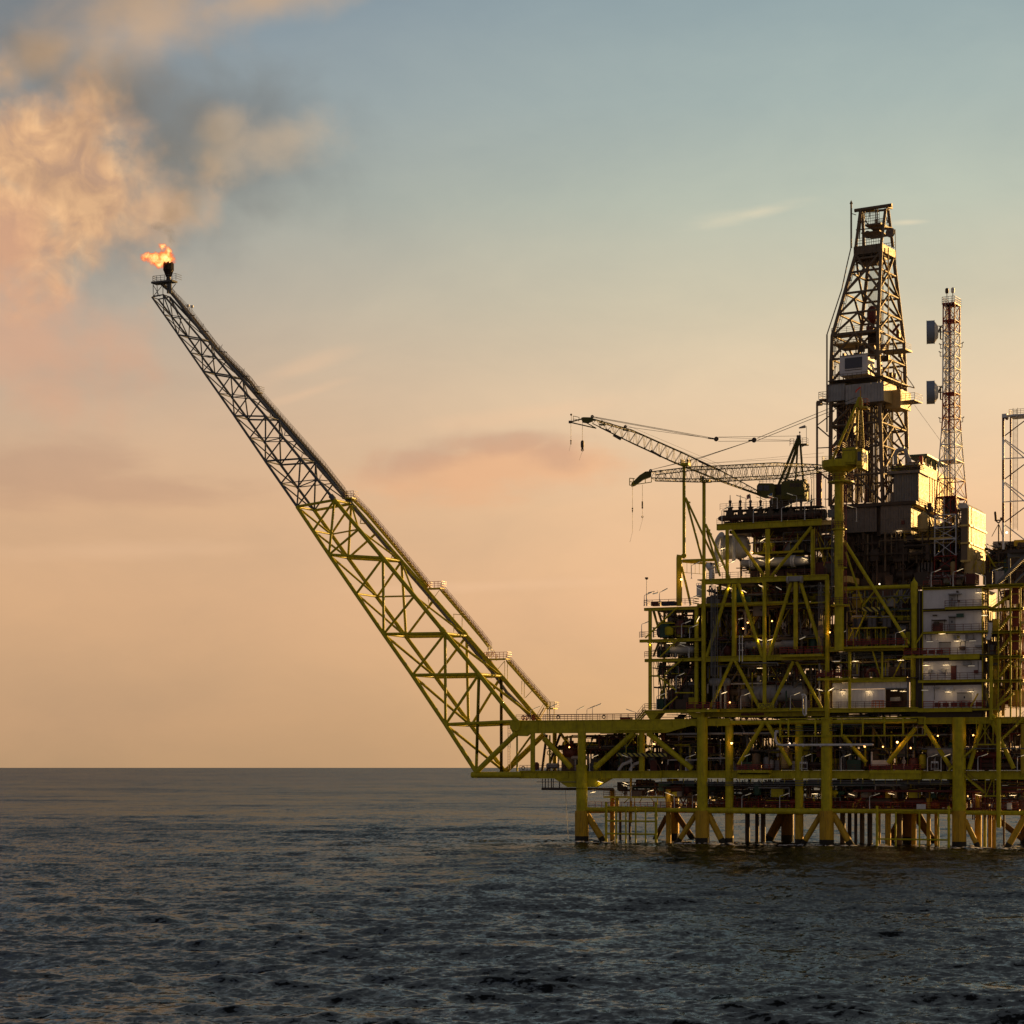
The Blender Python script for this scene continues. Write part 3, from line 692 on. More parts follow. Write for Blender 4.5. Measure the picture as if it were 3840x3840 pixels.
def build_smoke():
    Yb = BURN.y
    P = lambda u, v, dy=0: Wp(u, v, Yb + dy)
    s = Yb / FPX
    def fn(t, pos, out):
        warp = t.new('ShaderNodeTexNoise'); t.l.new(pos, warp.inputs['Vector']); warp.inputs['Scale'].default_value = .09; warp.inputs['Detail'].default_value = 4
        p = sub(t, pos, sub(t, sub(t, warp.outputs[1], (.5, .5, .5)), (7, 7, 7), 'MULTIPLY'), 'ADD')
        lst = [(P(648, 900), 14, 40, .7), (P(632, 862), 30, 26, .75), (P(585, 842), 44, 20, .6), (P(640, 800), 60, 60, .6), (P(690, 730), 110, 100, .7), (P(640, 560), 190, 170, .8), (P(760, 480), 190, 190, .8),
               (P(480, 330), 300, 170, .8), (P(170, 230), 330, 150, .8), (P(760, 590), 150, 120, .8)]
        b = vblobs(t, p, [(c, (ru * s, 4 + ru * s * .6, rv * s)) for c, ru, rv, k in lst])
        n = t.noise(pos, .16, 6, .6, .4)
        d = t.m('ADD', b, t.m('MULTIPLY', t.m('SUBTRACT', n, .5), 1.3))
        zs = t.new('ShaderNodeSeparateXYZ'); t.l.new(pos, zs.inputs[0])
        near = t.new('ShaderNodeMapRange'); t.l.new(zs.outputs[2], near.inputs[0]); near.inputs[1].default_value = P(0, 880).z; near.inputs[2].default_value = P(0, 720).z; near.inputs[3].default_value = 3.0; near.inputs[4].default_value = 1.0
        dens = t.m('MULTIPLY', t.m('MULTIPLY', t.step(d, -.05, .8), .021), near.outputs[0])
        v = t.new('ShaderNodeVolumePrincipled'); v.inputs['Color'].default_value = (.20, .20, .21, 1); t.put(v.inputs['Density'], dens); v.inputs['Anisotropy'].default_value = .1
        t.l.new(v.outputs[0], out.inputs[1])
    volume_material('smoke_volume', fn)
    A = P(-330, 880, -16); Bp = P(980, -30, 26)
    mb = MB(); o = P(330, 600)
    x0, x1 = P(-300, 500).x, P(1000, 500).x; z0, z1 = P(0, 925).z, P(0, -60).z
    # slanted closed hull that follows the plume
    mb.prism([(P(610, 925).x, Yb - 22, P(0, 925).z), (P(700, 900).x, Yb - 22, P(0, 900).z), (P(1000, 560).x, Yb - 22, P(0, 560).z), (P(930, 180).x, Yb - 22, P(0, 180).z),
              (P(500, -60).x, Yb - 22, P(0, -60).z), (P(-260, -40).x, Yb - 22, P(0, -40).z), (P(-260, 460).x, Yb - 22, P(0, 460).z), (P(420, 760).x, Yb - 22, P(0, 760).z)], (0, 44, 0))
    mb.f = [tuple(f)[::-1] for f in mb.f]      # faces outwards
    m_ = MATS['smoke_volume']
    m_.cycles.volume_step_rate = 1.0
    solo(mb, 'smoke_plume', 'smoke_volume', 'thin dark grey smoke drifting up to the left from the flare flame', 'smoke', BURN + Vector((0, 0, 8)), kind='stuff')
build_flame(); build_smoke()

# ------------------------------------------------------------------ pipework that nobody could count
def clutter(name, label, F, u0, u1, v0, v1, b0, b1, n, seed, mats, boxes=0.10, vess=0.05, px=(2, 6), group='tangles of pipework between the decks', vref=None, rails=True):
    rnd = random.Random(seed); ur = u0 if vref is None else vref
    a0, a1 = F.a(u0, b0), F.a(u1, b0); ar = F.a(ur, b0); z1, z0 = F.zz(ar, b0, v0), F.zz(ar, b0, v1)
    mb = MB(); s = F.sc(ur, b0)
    H = z1 - z0; Wd = a1 - a0
    lv = sorted([z0 + H * rnd.uniform(.25, 1) for _ in range(6)])
    for i in range(n):
        mb.use(rnd.choice(mats)); r = rnd.uniform(*px) / 2 * s * (0.5 if rnd.random() < .5 else 1)
        b = rnd.uniform(b0, b1); t = rnd.random(); a = rnd.uniform(a0, a1)
        if t < boxes:
            w, h, d = rnd.uniform(.5, 2.6), rnd.uniform(.5, 1.0) * min(2.6, H * .5), rnd.uniform(.5, 2)
            zb = z0 if rnd.random() < .6 else rnd.choice(lv) - h * .5
            a_ = min(a, a1 - w); mb.box(F.w(a_, b, zb), F.d * w, F.n * d, F.z * h)
        elif t < boxes + vess:
            R = rnd.uniform(.35, .95); 
            if rnd.random() < .5:
                L = min(H * .8, rnd.uniform(1.5, 4)); mb.lathe(F.w(a, b, z0 + .2), (0, 0, 1), [(0, R * .3), (.15, R * .85), (.4, R), (L - .4, R), (L - .15, R * .8), (L, R * .1)], 12)
            else:
                L = min(Wd * .6, rnd.uniform(2, 6)); a_ = min(a, a1 - L); zc = z0 + R + rnd.uniform(.2, max(.3, H * .5))
                mb.lathe(F.w(a_, b, zc), F.d, [(0, R * .1), (.15, R * .7), (.4, R), (L - .4, R), (L - .15, R * .7), (L, R * .1)], 12)
                for e in (.25, .75): mb.box(F.w(a_ + L * e - .15, b - R * .5, z0), F.d * .3, F.n * R, F.z * (zc - z0))
        elif t < .52:       # level run with a drop at one end
            L = rnd.uniform(1.5, min(14, max(2, Wd * .6))); a_ = min(a, a1 - L * .9); z = rnd.choice(lv) + rnd.uniform(-.3, .3)
            p = F.w(a_, b, z); q = F.w(min(a1, a_ + L), b, z); mb.cyl(p, q, r, 6, cap=False)
            e = rnd.choice((p, q)); zz = max(z0, z - rnd.uniform(.5, 3)); mb.cyl(e, Vector((e.x, e.y, zz)), r, 6, cap=False)
            if rnd.random() < .3: mb.lathe(p + F.d * L * .4 - F.d * .12, F.d, [(0, r), (0, r * 1.9), (.24, r * 1.9), (.24, r)], 8)
        elif t < .86:
            za = rnd.uniform(z0, z1 - H * .3) if rnd.random() < .5 else z0; zb = min(z1, za + rnd.uniform(.8, H))
            mb.cyl(F.w(a, b, za), F.w(a, b, zb), r, 6, cap=False)
            if rnd.random() < .35: mb.torus(F.w(a, b - r, (za + zb) / 2), F.n, r * 2.6, r * .5, 8, 4)
        elif t < .93:
            z = rnd.choice(lv); mb.cyl(F.w(a, b0, z), F.w(a, b1, z), r * 1.2, 6, cap=False)
        else:
            mb.cyl(F.w(a, b, z0), F.w(min(a1, max(a0, a + rnd.choice((-1, 1)) * H * .6)), b, z1), r * .8, 5, cap=False)
    if rails:
        for k in range(3): mb.use(mats[0]).box(F.w(a0, b0 + (b1 - b0) * k / 3, lv[k + 1]), F.d * Wd, F.n * .5, F.z * .12)
    return solo(mb, name, None, label, 'pipework', F.w(a0, b0, z0), group, 'stuff')
DK = ['dark_steel', 'dark_steel', 'derrick_steel', 'red_brown_paint', 'grey_paint', 'deck_plate', 'green_paint', OL, 'brown_grey_cladding']
DK2 = DK + ['grey_paint', 'red_brown_paint', 'sunlit_tan', OL, 'galvanised_steel', 'pale_paint']  # the tan pieces add sunlight glints by colour
LT = ['grey_paint', 'galvanised_steel', 'dark_steel', 'derrick_steel', 'yellow_green_paint', 'red_brown_paint']
RD = ['dark_red_paint', 'red_brown_paint', 'dark_steel', 'derrick_steel', 'grey_paint', 'dark_steel']

# ------------------------------------------------------------------ jacket: legs and braces standing in the sea
def build_jacket():
    jk = thing('platform_jacket', 'yellow tubular jacket of big legs and slanting braces standing in the sea', 'platform legs', tuple(M.w(M.a(2182), 0, 0)))
    def zv(u, v, b=0.0): return M.zz(M.a(u, b), b, v)
    def leg(u, wtop, wlow, vtop, b=0.0, low='leg_paint', name='leg', vch=3040):
        a = M.a(u, b); s = M.sc(u, b)
        o = tube(jk, name, M.w(a, b, zv(u, vch, b)), M.w(a, b, zv(u, vtop, b)), wtop / 2 * s, OL)
        tube(o and jk, 'leg_sleeve', M.w(a, b, 1.1), M.w(a, b, zv(u, vch, b)), wlow / 2 * s, low)
        tube(jk, 'leg_foot', M.w(a, b, -7), M.w(a, b, 1.1), wlow / 2 * s * 1.02, 'marine_growth')
        for k in range(6):   # pile sleeves show as ribs
            t_ = k * math.pi / 3 + .3; c = M.w(a, b, 0) + Vector((math.cos(t_), math.sin(t_), 0)) * wlow / 2 * s
            if wlow > 45: tube(jk, 'pile_guide', c + M.z * 1.1, Vector((c.x, c.y, zv(u, vch, b) - .3)), .09, low, shape='cyl8')
        if wlow > 45:
            for vv in (3055, 3110): tube(jk, 'ring', M.w(a, b, zv(u, vv + 3, b)), M.w(a, b, zv(u, vv, b)), wlow / 2 * s * 1.03, low)
    leg(2182, 43, 51, 2955); leg(2634, 40, 53, 2690); leg(3100, 42, 54, 2690); leg(3597, 50, 53, 2690)
    for u in (2735, 2997): leg(u, 31, 32, 2700, 1.0)
    bb = 22.0
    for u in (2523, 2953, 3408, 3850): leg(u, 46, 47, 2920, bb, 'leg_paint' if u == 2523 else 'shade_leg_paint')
    # level braces
    for (x0, x1, v, px) in ((2182, 2634, 3039, 17), (2634, 3100, 3043, 23), (3100, 3597, 3045, 18), (3597, 3900, 3048, 17)):
        M.htube(jk, 'level_brace', x0, x1, v, px, OL, 0.0, uref=x1 if x1 < 3700 else 3700)
    for (x0, x1) in ((2523, 2953), (2953, 3408), (3408, 3850)): M.htube(jk, 'level_brace', x0, x1, 3040, 16, 'leg_paint', bb, uref=x0)
    for u, ub in ((2182, 2523), (2634, 2953), (3100, 3408), (3597, 3850)):
        tube(jk, 'level_brace', M.w(M.a(u), 0, zv(u, 3042)), M.w(M.a(ub, bb), bb, zv(u, 3042)), .42, 'leg_paint')
    def diag(x0, y0, x1, y1, px, b=0.0, m_='leg_paint'):
        p = M.pt(x0, y0, b); q = M.pt(x1, y1, b); d = (q - p); q2 = p + d * ((p.z + 5) / (p.z - q.z))
        tube(jk, 'slanting_brace', p, q2, px / 2 * M.sc(x0, b), m_)
        t_ = (p.z - .9) / (p.z - q.z); tube(jk, 'brace_growth', p + d * t_, q2, px / 2 * M.sc(x0, b) * 1.04, 'marine_growth')
    for t_ in ((2195, 3045, 2268, 3162, 25), (2612, 3050, 2540, 3162, 20), (2655, 3050, 2712, 3162, 24), (3078, 3055, 3012, 3165, 21), (3122, 3050, 3193, 3172, 25), (3618, 3075, 3672, 3186, 20), (3845, 3060, 3785, 3165, 24)):
        diag(*t_, .5)
    for t_ in ((2530, 3045, 2605, 3155, 22), (2500, 3060, 2455, 3150, 18), (2940, 3040, 2880, 3155, 34), (3400, 3050, 3345, 3150, 20), (3420, 3045, 3500, 3150, 26), (3390, 3040, 3340, 3130, 18), (3440, 3040, 3480, 3110, 16), (3700, 3040, 3840, 3150, 22)):
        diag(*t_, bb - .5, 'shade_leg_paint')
    # conductors in two rows
    rnd = random.Random(3)
    for u, w, b, m_ in [(2803, 18, 9, 'dark_steel'), (2839, 15, 10, 'dark_steel'), (2862, 18, 9, 'dark_steel'), (3160, 20, 13, 'derrick_steel'), (3186, 15, 10, 'dark_steel'), (3209, 12, 9, 'dark_steel'), (3233, 18, 12, 'derrick_steel'), (3262, 19, 10, 'dark_steel'),
                        (3296, 13, 13, 'leg_paint'), (3330, 22, 4, 'leg_paint'), (3371, 26, 15, 'derrick_steel'), (3427, 18, 8, 'leg_paint'), (3482, 15, 3, 'leg_paint'), (3510, 12, 8, 'leg_paint'), (2296, 18, 6, 'leg_paint'), (2326, 10, 9, 'dark_steel'), (2362, 9, 9, 'dark_steel'), (2507, 20, 2, 'leg_paint'), (3668, 26, 3, 'leg_paint'), (3693, 12, 2, OL), (3712, 14, 7, 'leg_paint'), (3728, 15, 7, 'leg_paint'), (3765, 8, 9, 'dark_steel')]:
        a = M.a(u, b); o = tube(jk, 'conductor', M.w(a, b, -6), M.w(a, b, zv(u, 2960 if w > 14 else 3035, b)), w / 2 * M.sc(u, b), m_)
    for u in (3648, 3656, 3676, 3695, 3706, 3716, 3724, 3735): M.vtube(jk, 'riser', u, 2975, 3074, 5, 'dark_red_paint', 1.2)
    # riser guards in front of the legs
    def guard(u0, u1, vt, vb, xs, hs, lbl):
        g = thing('riser_guard', lbl, 'riser guard', tuple(M.pt(u0, vb, -2.0)), 'boat bumpers in front of the legs')
        for x in (u0, u1):
            M.vtube(g, 'post', x, vt - 8, vb, 10, OL, -2.0); M.vtube(g, 'post_collar', x, vt + 38, vt + 46, 13, OL, -2.0)
            tube(g, 'arm', M.pt(x, vt + 10, -2), M.pt(x, vt + 10, .5), .2, OL)
        for v in hs: M.htube(g, 'rail', u0, u1, v, 6.5, OL, -2.0)
        for x in xs: M.vtube(g, 'upright', x, vt + 8, vb, 6.5, OL, -2.0)
    guard(2273, 2460, 3016, 3164, (2311, 2347, 2384, 2421), (3027, 3078, 3126), 'yellow-green barred frame standing in the water right of the leftmost leg')
    guard(3289, 3558, 3030, 3185, (3359, 3448, 3519), (3039, 3146), 'open yellow-green frame standing in the water left of the rightmost big leg')
    # walkway with red railings round the legs
    wk = thing('boat_landing_walkway', 'low walkway with red railings just above the sea between the platform legs', 'walkway', tuple(M.pt(2208, 3030, 2)))
    for (x0, x1, b0) in ((2208, 2602, 1.0), (2664, 3080, 1.0), (3124, 3560, 1.5), (3625, 3900, 1.5)):
        M.box(wk, 'walkway_plate', x0, x1, 3029, 3034, b0, b0 + 3.5, 'dark_red_paint')
        M.railing(wk, x0, x1, 3007, 3029, b0, 'red_paint', pitch=1.3, px=1.9)
        M.railing(wk, x0, x1, 3007, 3029, b0 + 3.4, 'orange_paint', pitch=1.3, px=1.7)  # rear red railing in orange, the sunlight on it put into the colour
    M.box(wk, 'walkway_plate', 2450, 2900, 3027, 3031, 14, 16, 'dark_red_paint'); M.railing(wk, 2450, 2900, 3006, 3027, 14, 'red_paint', px=1.8)
    M.box(wk, 'walkway_plate', 3150, 3400, 3030, 3034, 11, 13.5, 'orange_paint'); M.railing(wk, 3150, 3400, 3009, 3030, 13.4, 'orange_paint', px=2)
    # upper small platform beside the left leg
    sp = thing('hanging_platform', 'small yellow hanging platform with railing under the cellar deck, right of the leftmost leg', 'platform', tuple(M.pt(2262, 2993, 1.5)))
    M.box(sp, 'plate', 2263, 2487, 2986, 2992, 1.5, 5.5, OL)
    M.railing(sp, 2263, 2487, 2966, 2986, 1.5, 'red_brown_paint', px=1.7, ends=4, pitch=1.2)
    for x0, y0, x1, y1 in ((2290, 2992, 2290, 3008), (2310, 2992, 2296, 3010), (2380, 2992, 2380, 3030), (2407, 2992, 2397, 3012), (2465, 2992, 2465, 3018), (2360, 2992, 2340, 3012), (2440, 2992, 2455, 3012)):
        M.tube(sp, 'strut', x0, y0, x1, y1, 3.5, OL, 1.6, shape='cyl8')
    M.vtube(sp, 'post', 2314, 2992, 3040, 14, OL, 2.5); M.vtube(sp, 'post', 2366, 2900, 3085, 9, 'leg_paint', 2.2)
build_jacket()
def build_foam():
    rnd = random.Random(8); mb = MB()
    for i in range(260):
        u = rnd.choice((2182, 2280, 2545, 2634, 2735, 2885, 2997, 3100, 3190, 3310, 3450, 3597, 3670, 3780)) + rnd.gauss(0, 22); b = rnd.uniform(-6, 8)
        a = M.a(u, b); c = M.w(a, b, 0.12); w = rnd.uniform(.12, .75)
        n = 7; mb.add([c + Vector((math.cos(k / n * 6.28) * w * rnd.uniform(.5, 1.4), math.sin(k / n * 6.28) * w * rnd.uniform(.5, 1.6), rnd.uniform(0, .12))) for k in range(n)] + [c + Vector((0, 0, .16))], [(k, (k + 1) % n, n) for k in range(n)])
    solo(mb, 'sea_foam', 'foam', 'flecks of white foam on the water round the platform legs', 'foam', M.pt(2182, 3160), kind='stuff')
mat('foam', (0.6, 0.6, 0.6), 0.8)
build_foam()

# ------------------------------------------------------------------ cellar deck and main deck
def bulk_floor(root, u0, u1, v, b0, b1, m_='deck_plate', t=3, name='floor_plate', uref=None): return M.box(root, name, u0, u1, v, v + t, b0, b1, m_, vref=uref)
def build_lower_decks():
    cd = thing('cellar_deck', 'lowest yellow-green deck, with girders, columns and big slanting braces above the legs', 'deck', tuple(M.pt(1948, 2919)))
    M.girder(cd, 1948, 2251, 2892, 2919, 0, OL, depth=1.0); M.girder(cd, 2252, 2474, 2891, 2919, -.6, OL, depth=1.0)
    M.girder(cd, 2476, 2764, 2890, 2918, .3, OL, uref=2634, depth=1.0); M.girder(cd, 2764, 2884, 2905, 2920, -1.2, OL)
    M.girder(cd, 2886, 3258, 2890, 2920, .3, OL, uref=3100, depth=1.0); M.girder(cd, 3260, 3452, 2898, 2922, -1.0, OL)
    M.girder(cd, 3454, 3900, 2893, 2922, .3, OL, uref=3597, depth=1.0)
    mb = MB(); b = .15
    mb.prism([M.pt(x, y, b) for x, y in ((2078, 2919), (2128, 2952), (2236, 2952), (2294, 2919))], M.n * .8); mb.build('haunch', OL, cd)
    bulk_floor(cd, 1950, 3900, 2890, 1.2, 26, uref=3100)
    for b in (8, 16, 25): M.girder(cd, 1950 + b * 9, 3900, 2893, 2916, b, OL, uref=3100, depth=.8, name='girder', step=12)
    # under-deck bits
    M.htube(cd, 'dark_beam', 2032, 2300, 2958, 10, 'dark_steel', 1.0); M.htube(cd, 'dark_beam', 3200, 3900, 2967, 9, 'dark_red_paint', .8, uref=3500)
    M.htube(cd, 'dark_beam', 2320, 3140, 2965, 9, 'dark_steel', 4.0, uref=2634)
    for (x0, x1, v) in ((2012, 2200, 2932), (2470, 3560, 2932), (2470, 3560, 2937), (2640, 3400, 2944), (2900, 3560, 2927)):
        M.htube(cd, 'slim_pipe', x0, x1, v, 2.4, 'galvanised_steel', -.3, uref=x0)
    for i in range(26): M.vtube(cd, 'hanger', 2480 + i * 42, 2920, 2938, 3, OL, -.2, shape='cyl8')
    for i, x in enumerate((2034, 2045, 2056, 2068, 2075, 2098)): M.vtube(cd, 'hanger', x, 2920, 2958, 4 if i % 2 else 3, 'dark_steel', .6 + .3 * i, shape='cyl8')
    for x0, x1, v0, v1 in ((2560, 2640, 2975, 2990), (2562, 2590, 2950, 2988), (2660, 2930, 2962, 2978)):
        M.htube(cd, 'drain_pipe', x0, x1, v1, 5, 'dark_steel', 3); M.vtube(cd, 'drain_pipe', x0, v0 - 30, v1, 5, 'dark_steel', 3)
    M.railing(cd, 1949, 2200, 2870, 2892, 0.1, 'red_brown_paint', px=1.7, ends=1)
    M.railing(cd, 2474, 3900, 2868, 2890, .35, 'red_brown_paint', uref=3100, px=1.3)
    for x0, x1, b in ((2764, 2884, -1.15), (3260, 3452, -.95)):   # balconies with boarded rails
        M.railing(cd, x0, x1, 2868, 2890, b, 'red_paint', px=2.4, ends=1.2, name='balcony_rail'); k = int((x1 - x0) / 42)
        M.box(cd, 'balcony_plate', x0, x1, 2888, 2898, b, b + 1.5, OL)
        for i in range(k): M.box(cd, 'balcony_board', x0 + 5 + i * 42, x0 + 38 + i * 42, 2871, 2886, b + .12, b + .16, 'dark_red_paint')
    # columns between the two decks
    for u, w, b in ((2182, 31, 0), (1998, 18, .2), (2407, 22, .3)): M.vtube(cd, 'column', u, 2745, 2893, w, OL, b)
    tube(cd, 'column_cone', M.w(M.a(2182), 0, M.zz(M.a(2182), 0, 2893)), M.w(M.a(2182), 0, M.zz(M.a(2182), 0, 2868)), 21 * M.sc(2182), OL)
    M.vtube(cd, 'column', 2182, 2890, 2960, 43, OL, 0)
    for b in (12.0, 22.0):
        for u in (2080, 2330, 2560, 2790, 3040, 3250, 3480, 3700): M.vtube(cd, 'column', u, 2705, 2890, 16, OL, b)
    for t_ in ((2041, 2770, 2143, 2880, 21), (2232, 2880, 2378, 2748, 21), (2430, 2748, 2596, 2884, 21), (2770, 2868, 2863, 2710, 16), (2876, 2710, 2966, 2870, 16), (3160, 2758, 3248, 2858, 16), (3330, 2860, 3434, 2730, 17), (3466, 2722, 3568, 2882, 17), (3680, 2712, 3634, 2885, 17), (3722, 2712, 3802, 2882, 17)):
        M.tube(cd, 'slanting_brace', *t_[:4], t_[4], OL, .35)
    for k, (x0, x1) in enumerate(((2080, 2200), (2330, 2210), (2330, 2450), (2560, 2460), (2560, 2680), (2790, 2700), (2800, 2930), (3040, 2940), (3250, 3150), (3270, 3400), (3480, 3390))):
        M.tube(cd, 'slanting_brace', x0, 2720, x1, 2885, 11, OL, 12.2)
    for x in (1993, 2012): M.tube(cd, 'slanting_brace', 2050 if x == 1993 else 2100, 2755, x + 40, 2890, 10, 'dark_steel', 9)
    M.vtube(cd, 'post', 1939, 2760, 2893, 7, OL, .3, shape='cyl8')
    # main deck
    md = thing('main_deck', 'main yellow-green deck with deep plate girder that carries the foot of the flare boom', 'deck', tuple(M.pt(1912, 2751)))
    mb = MB()
    pts = [(1912, 2704), (1910, 2716), (1914, 2732), (1922, 2748), (1934, 2760), (1976, 2761), (1990, 2750), (2498, 2748), (2590, 2722), (2736, 2722), (2736, 2697), (1990, 2703)]
    zl = lambda x, y: M.zz(M.a(x), 0, y)
    mb.prism([M.pt(x, y, 0) for x, y in pts], M.n * .45)
    mb.box(M.pt(1912, 2705, -.12), M.pt(2736, 2697, -.12) - M.pt(1912, 2705, -.12), M.n * .8, M.z * .13)
    for x in (1978, 2016, 2028, 2165, 2382, 2520, 2610, 2690): mb.box(M.pt(x, 2703, -.1), M.d * .07, M.n * .1, M.z * -(2.3 if x < 2500 else 1.2))
    mb.build('plate_girder', OL, md)
    mb = MB(); mb.prism([M.pt(x, y, -.35) for x, y in ((1912, 2704), (1910, 2716), (1914, 2730), (1922, 2738), (1936, 2742), (1945, 2738), (1950, 2722), (1950, 2704))], M.n * .3); mb.build('gusset', OL, md)
    M.htube(md, 'guide_tube', 2310, 2480, 2738, 7, OL, -.5)
    M.htube(md, 'tube_girder', 2738, 3440, 2709, 16, OL, .5, uref=2900)
    M.girder(md, 3442, 3900, 2690, 2714, .2, OL, uref=3597, depth=.9)
    bulk_floor(md, 1990, 3900, 2702, 1.0, 26, uref=2600)
    for b in (9, 18, 26): M.girder(md, 1950 + b * 9, 3900, 2704, 2724, b, OL, uref=2700, depth=.8, step=12)
    M.railing(md, 1935, 2412, 2681, 2703, .3, 'red_brown_paint', px=1.8); M.railing(md, 1985, 2412, 2682, 2703, 9, 'red_paint', px=1.6)
    M.railing(md, 2412, 2440, 2670, 2703, .3, 'red_brown_paint', px=1.8)
    # box frame hung on the front
    cg = thing('pipe_guard_frame', 'long open box frame of square yellow-green bars hung on the front of the main deck', 'frame', tuple(M.pt(2925, 2760, -1.6)))
    for b in (-1.6, .2):
        for v in (2693, 2759): M.girder(cg, 2925, 3468, v - 2, v + 2.5, b, OL, uref=3156, depth=.22, name='rail', step=50)
        for x in (2925, 2956, 3057, 3156, 3235, 3316, 3386, 3468): M.box(cg, 'upright', x - 2.5, x + 2.5, 2693, 2759, b, b + .22, OL, vref=3156)
    for x0, x1, v, w, m_ in ((2940, 3300, 2726, 2.5, 'green_paint'), (2960, 3420, 2733, 3, 'dark_steel'), (3070, 3240, 2719, 2.5, 'galvanised_steel'), (2930, 3140, 2740, 2.5, 'galvanised_steel')): M.htube(cg, 'pipe', x0, x1, v, w, m_, -.6)
    # bright water main below it
    mb = MB().use('pale_paint'); r = 4.6 * M.sc(3000)
    pts = [M.pt(2908, 2748, -1), M.pt(2908, 2775, -1), M.pt(2915, 2790, -1), M.pt(2930, 2794, -1), M.w(M.a(3272, -1), -1, M.zz(M.a(2930, -1), -1, 2794))]
    mb.path(pts, r, 10)
    for p in pts: mb.ball(p, r, 10)
    mb.cyl(M.pt(2908, 2744, -1), M.pt(2920, 2744, -1), r * 1.2, 10)
    for x in (3010, 3075, 3190): mb.lathe(M.pt(x, 2795, -1), M.d, [(0, r), (0, r * 1.5), (.25, r * 1.5), (.25, r)], 10)
    solo(mb, 'water_pipe', None, 'long pale pipe with an upturned left end below the box frame', 'pipe', M.pt(2908, 2794, -1))
    mb = MB().use('grey_paint').path([M.pt(2500, 2753, 1.5), M.pt(2885, 2749, 1.5)], 4.5 * M.sc(2600), 10)
    for x in (2540, 2660, 2780): mb.lathe(M.pt(x, 2752, 1.5), M.d, [(0, .3), (.2, .36), (.2, .3)], 10)
    solo(mb, 'header_pipe', None, 'grey level pipe under the main deck, between second big leg and box frame', 'pipe', M.pt(2500, 2753, 1.5))
    for i in range(2):      # two pale curved pipes
        x = 2318 + i * 42; mb = MB(); q = [(x, 2900), (x + 6, 2882), (x + 18, 2866), (x + 36, 2860), (x + 52, 2850)]
        mb.path([M.pt(a_, b_, 3 + i) for a_, b_ in q], .32, 10)
        solo(mb, 'curved_pipe', 'pale_paint', ('left' if i == 0 else 'right') + ' one of two pale pipes curving up beside the striped barrier', 'pipe', M.pt(x, 2898, 3 + i), 'curved pipes above the cellar deck')
    mb = MB(); mb.box(M.pt(2312, 2836, -.4), M.pt(2500, 2838, -.4) - M.pt(2312, 2836, -.4), M.n * .05, M.z * .62)
    solo(mb, 'striped_barrier', 'hazard_stripes', 'long black and yellow striped board hung in the left cellar bay', 'barrier', M.pt(2312, 2836, -.4), 'striped boards')
    mb = MB(); mb.box(M.pt(3232, 2292, -.6), M.pt(3300, 2293, -.6) - M.pt(3232, 2292, -.6), M.n * .05, M.z * .75)
    solo(mb, 'striped_barrier', 'hazard_stripes', 'short striped board hung under the crane brace', 'barrier', M.pt(3232, 2292, -.6), 'striped boards')
    for i, (x, y) in enumerate(((2348, 2752), (2392, 2752), (2442, 2752))):
        M.vtube(md, 'hanger', x, y - 5, 2832, 3, OL, -.3, shape='cyl8')
    M.tube(md, 'hanger', 2387, 2752, 2350, 2800, 3, OL, -.3, shape='cyl8'); M.tube(md, 'hanger', 2387, 2752, 2445, 2820, 3, OL, -.3, shape='cyl8')
    # stairs between the decks on the right
    def stair(root, x0, y0, x1, y1, b, m_=OL, w=1.1, rail='red_brown_paint', n=None, name='stair'):
        p, q = M.pt(x0, y0, b), M.pt(x1, y1, b); d = q - p; k = n or max(4, int(abs(d.z) / .28)); mb = MB().use(m_)
        for e in (0, w): mb.box(p + M.n * e - M.z * .18, d, M.n * .06, M.z * .36)
        for i in range(k): c = p + d * (i + .5) / k; mb.box(c - M.d * .13, M.d * .26, M.n * w, M.z * .05)
        mb.use(rail)
        for h in (.5, 1.05): mb.cyl(p + M.z * h, q + M.z * h, .035, 5)
        for i in range(k // 3 + 1): c = p + d * min(1, i * 3 / k); mb.cyl(c, c + M.z * 1.05, .03, 5)
        return mb.build(name, None, root)
    globals()['stair'] = stair
    M.box(cd, 'shade_bar', 2250, 3900, 2716, 2748, 14, 15, 'dark_steel', vref=2700); M.box(cd, 'inner_wall', 2235, 2420, 2765, 2890, 15, 15.3, 'dark_steel'); M.box(cd, 'inner_wall', 2640, 2930, 2800, 2890, 19, 19.3, 'dark_steel'); M.box(cd, 'inner_wall', 3120, 3900, 2725, 2800, 20, 20.3, 'dark_steel', vref=3300)  # the long bar is added dark, to shade the gap under the deck
    stair(md, 3555, 2889, 3662, 2795, -.6); M.box(md, 'stair_landing', 3662, 3735, 2790, 2794, -.8, 1.2, OL); stair(md, 3735, 2790, 3843, 2688, -.6)
    stair(cd, 3602, 2897, 3690, 2972, -.6); M.box(cd, 'stair_landing', 3688, 3760, 2983, 2987, -.8, 1.2, OL)
    stair(md, 2390, 2702, 2420, 2670, -.2)
    M.vtube(md, 'caisson', 3745, 2695, 3104, 17, OL, -1.2); M.vtube(md, 'caisson', 3838, 2715, 2900, 20, 'yellow_paint', 0)
    for x in (3662, 3694, 3724): M.vtube(md, 'tower_post', x, 2690, 2790, 4, OL, -.5, shape='cyl8')
    for t_ in ((3664, 2694, 3724, 2790), (3724, 2694, 3664, 2790)): M.tube(md, 'tower_brace', *t_, 3, OL, -.5, shape='cyl8')
    for x in (3695, 3727): M.vtube(cd, 'tower_post', x, 2900, 2986, 3, OL, -.5, shape='cyl8')
    M.tube(cd, 'tower_brace', 3695, 2990, 3728, 2905, 3, OL, -.5, shape='cyl8')
    M.htube(md, 'long_pipe', 3455, 3900, 2808, 4, 'galvanised_steel', -.5)
build_lower_decks()
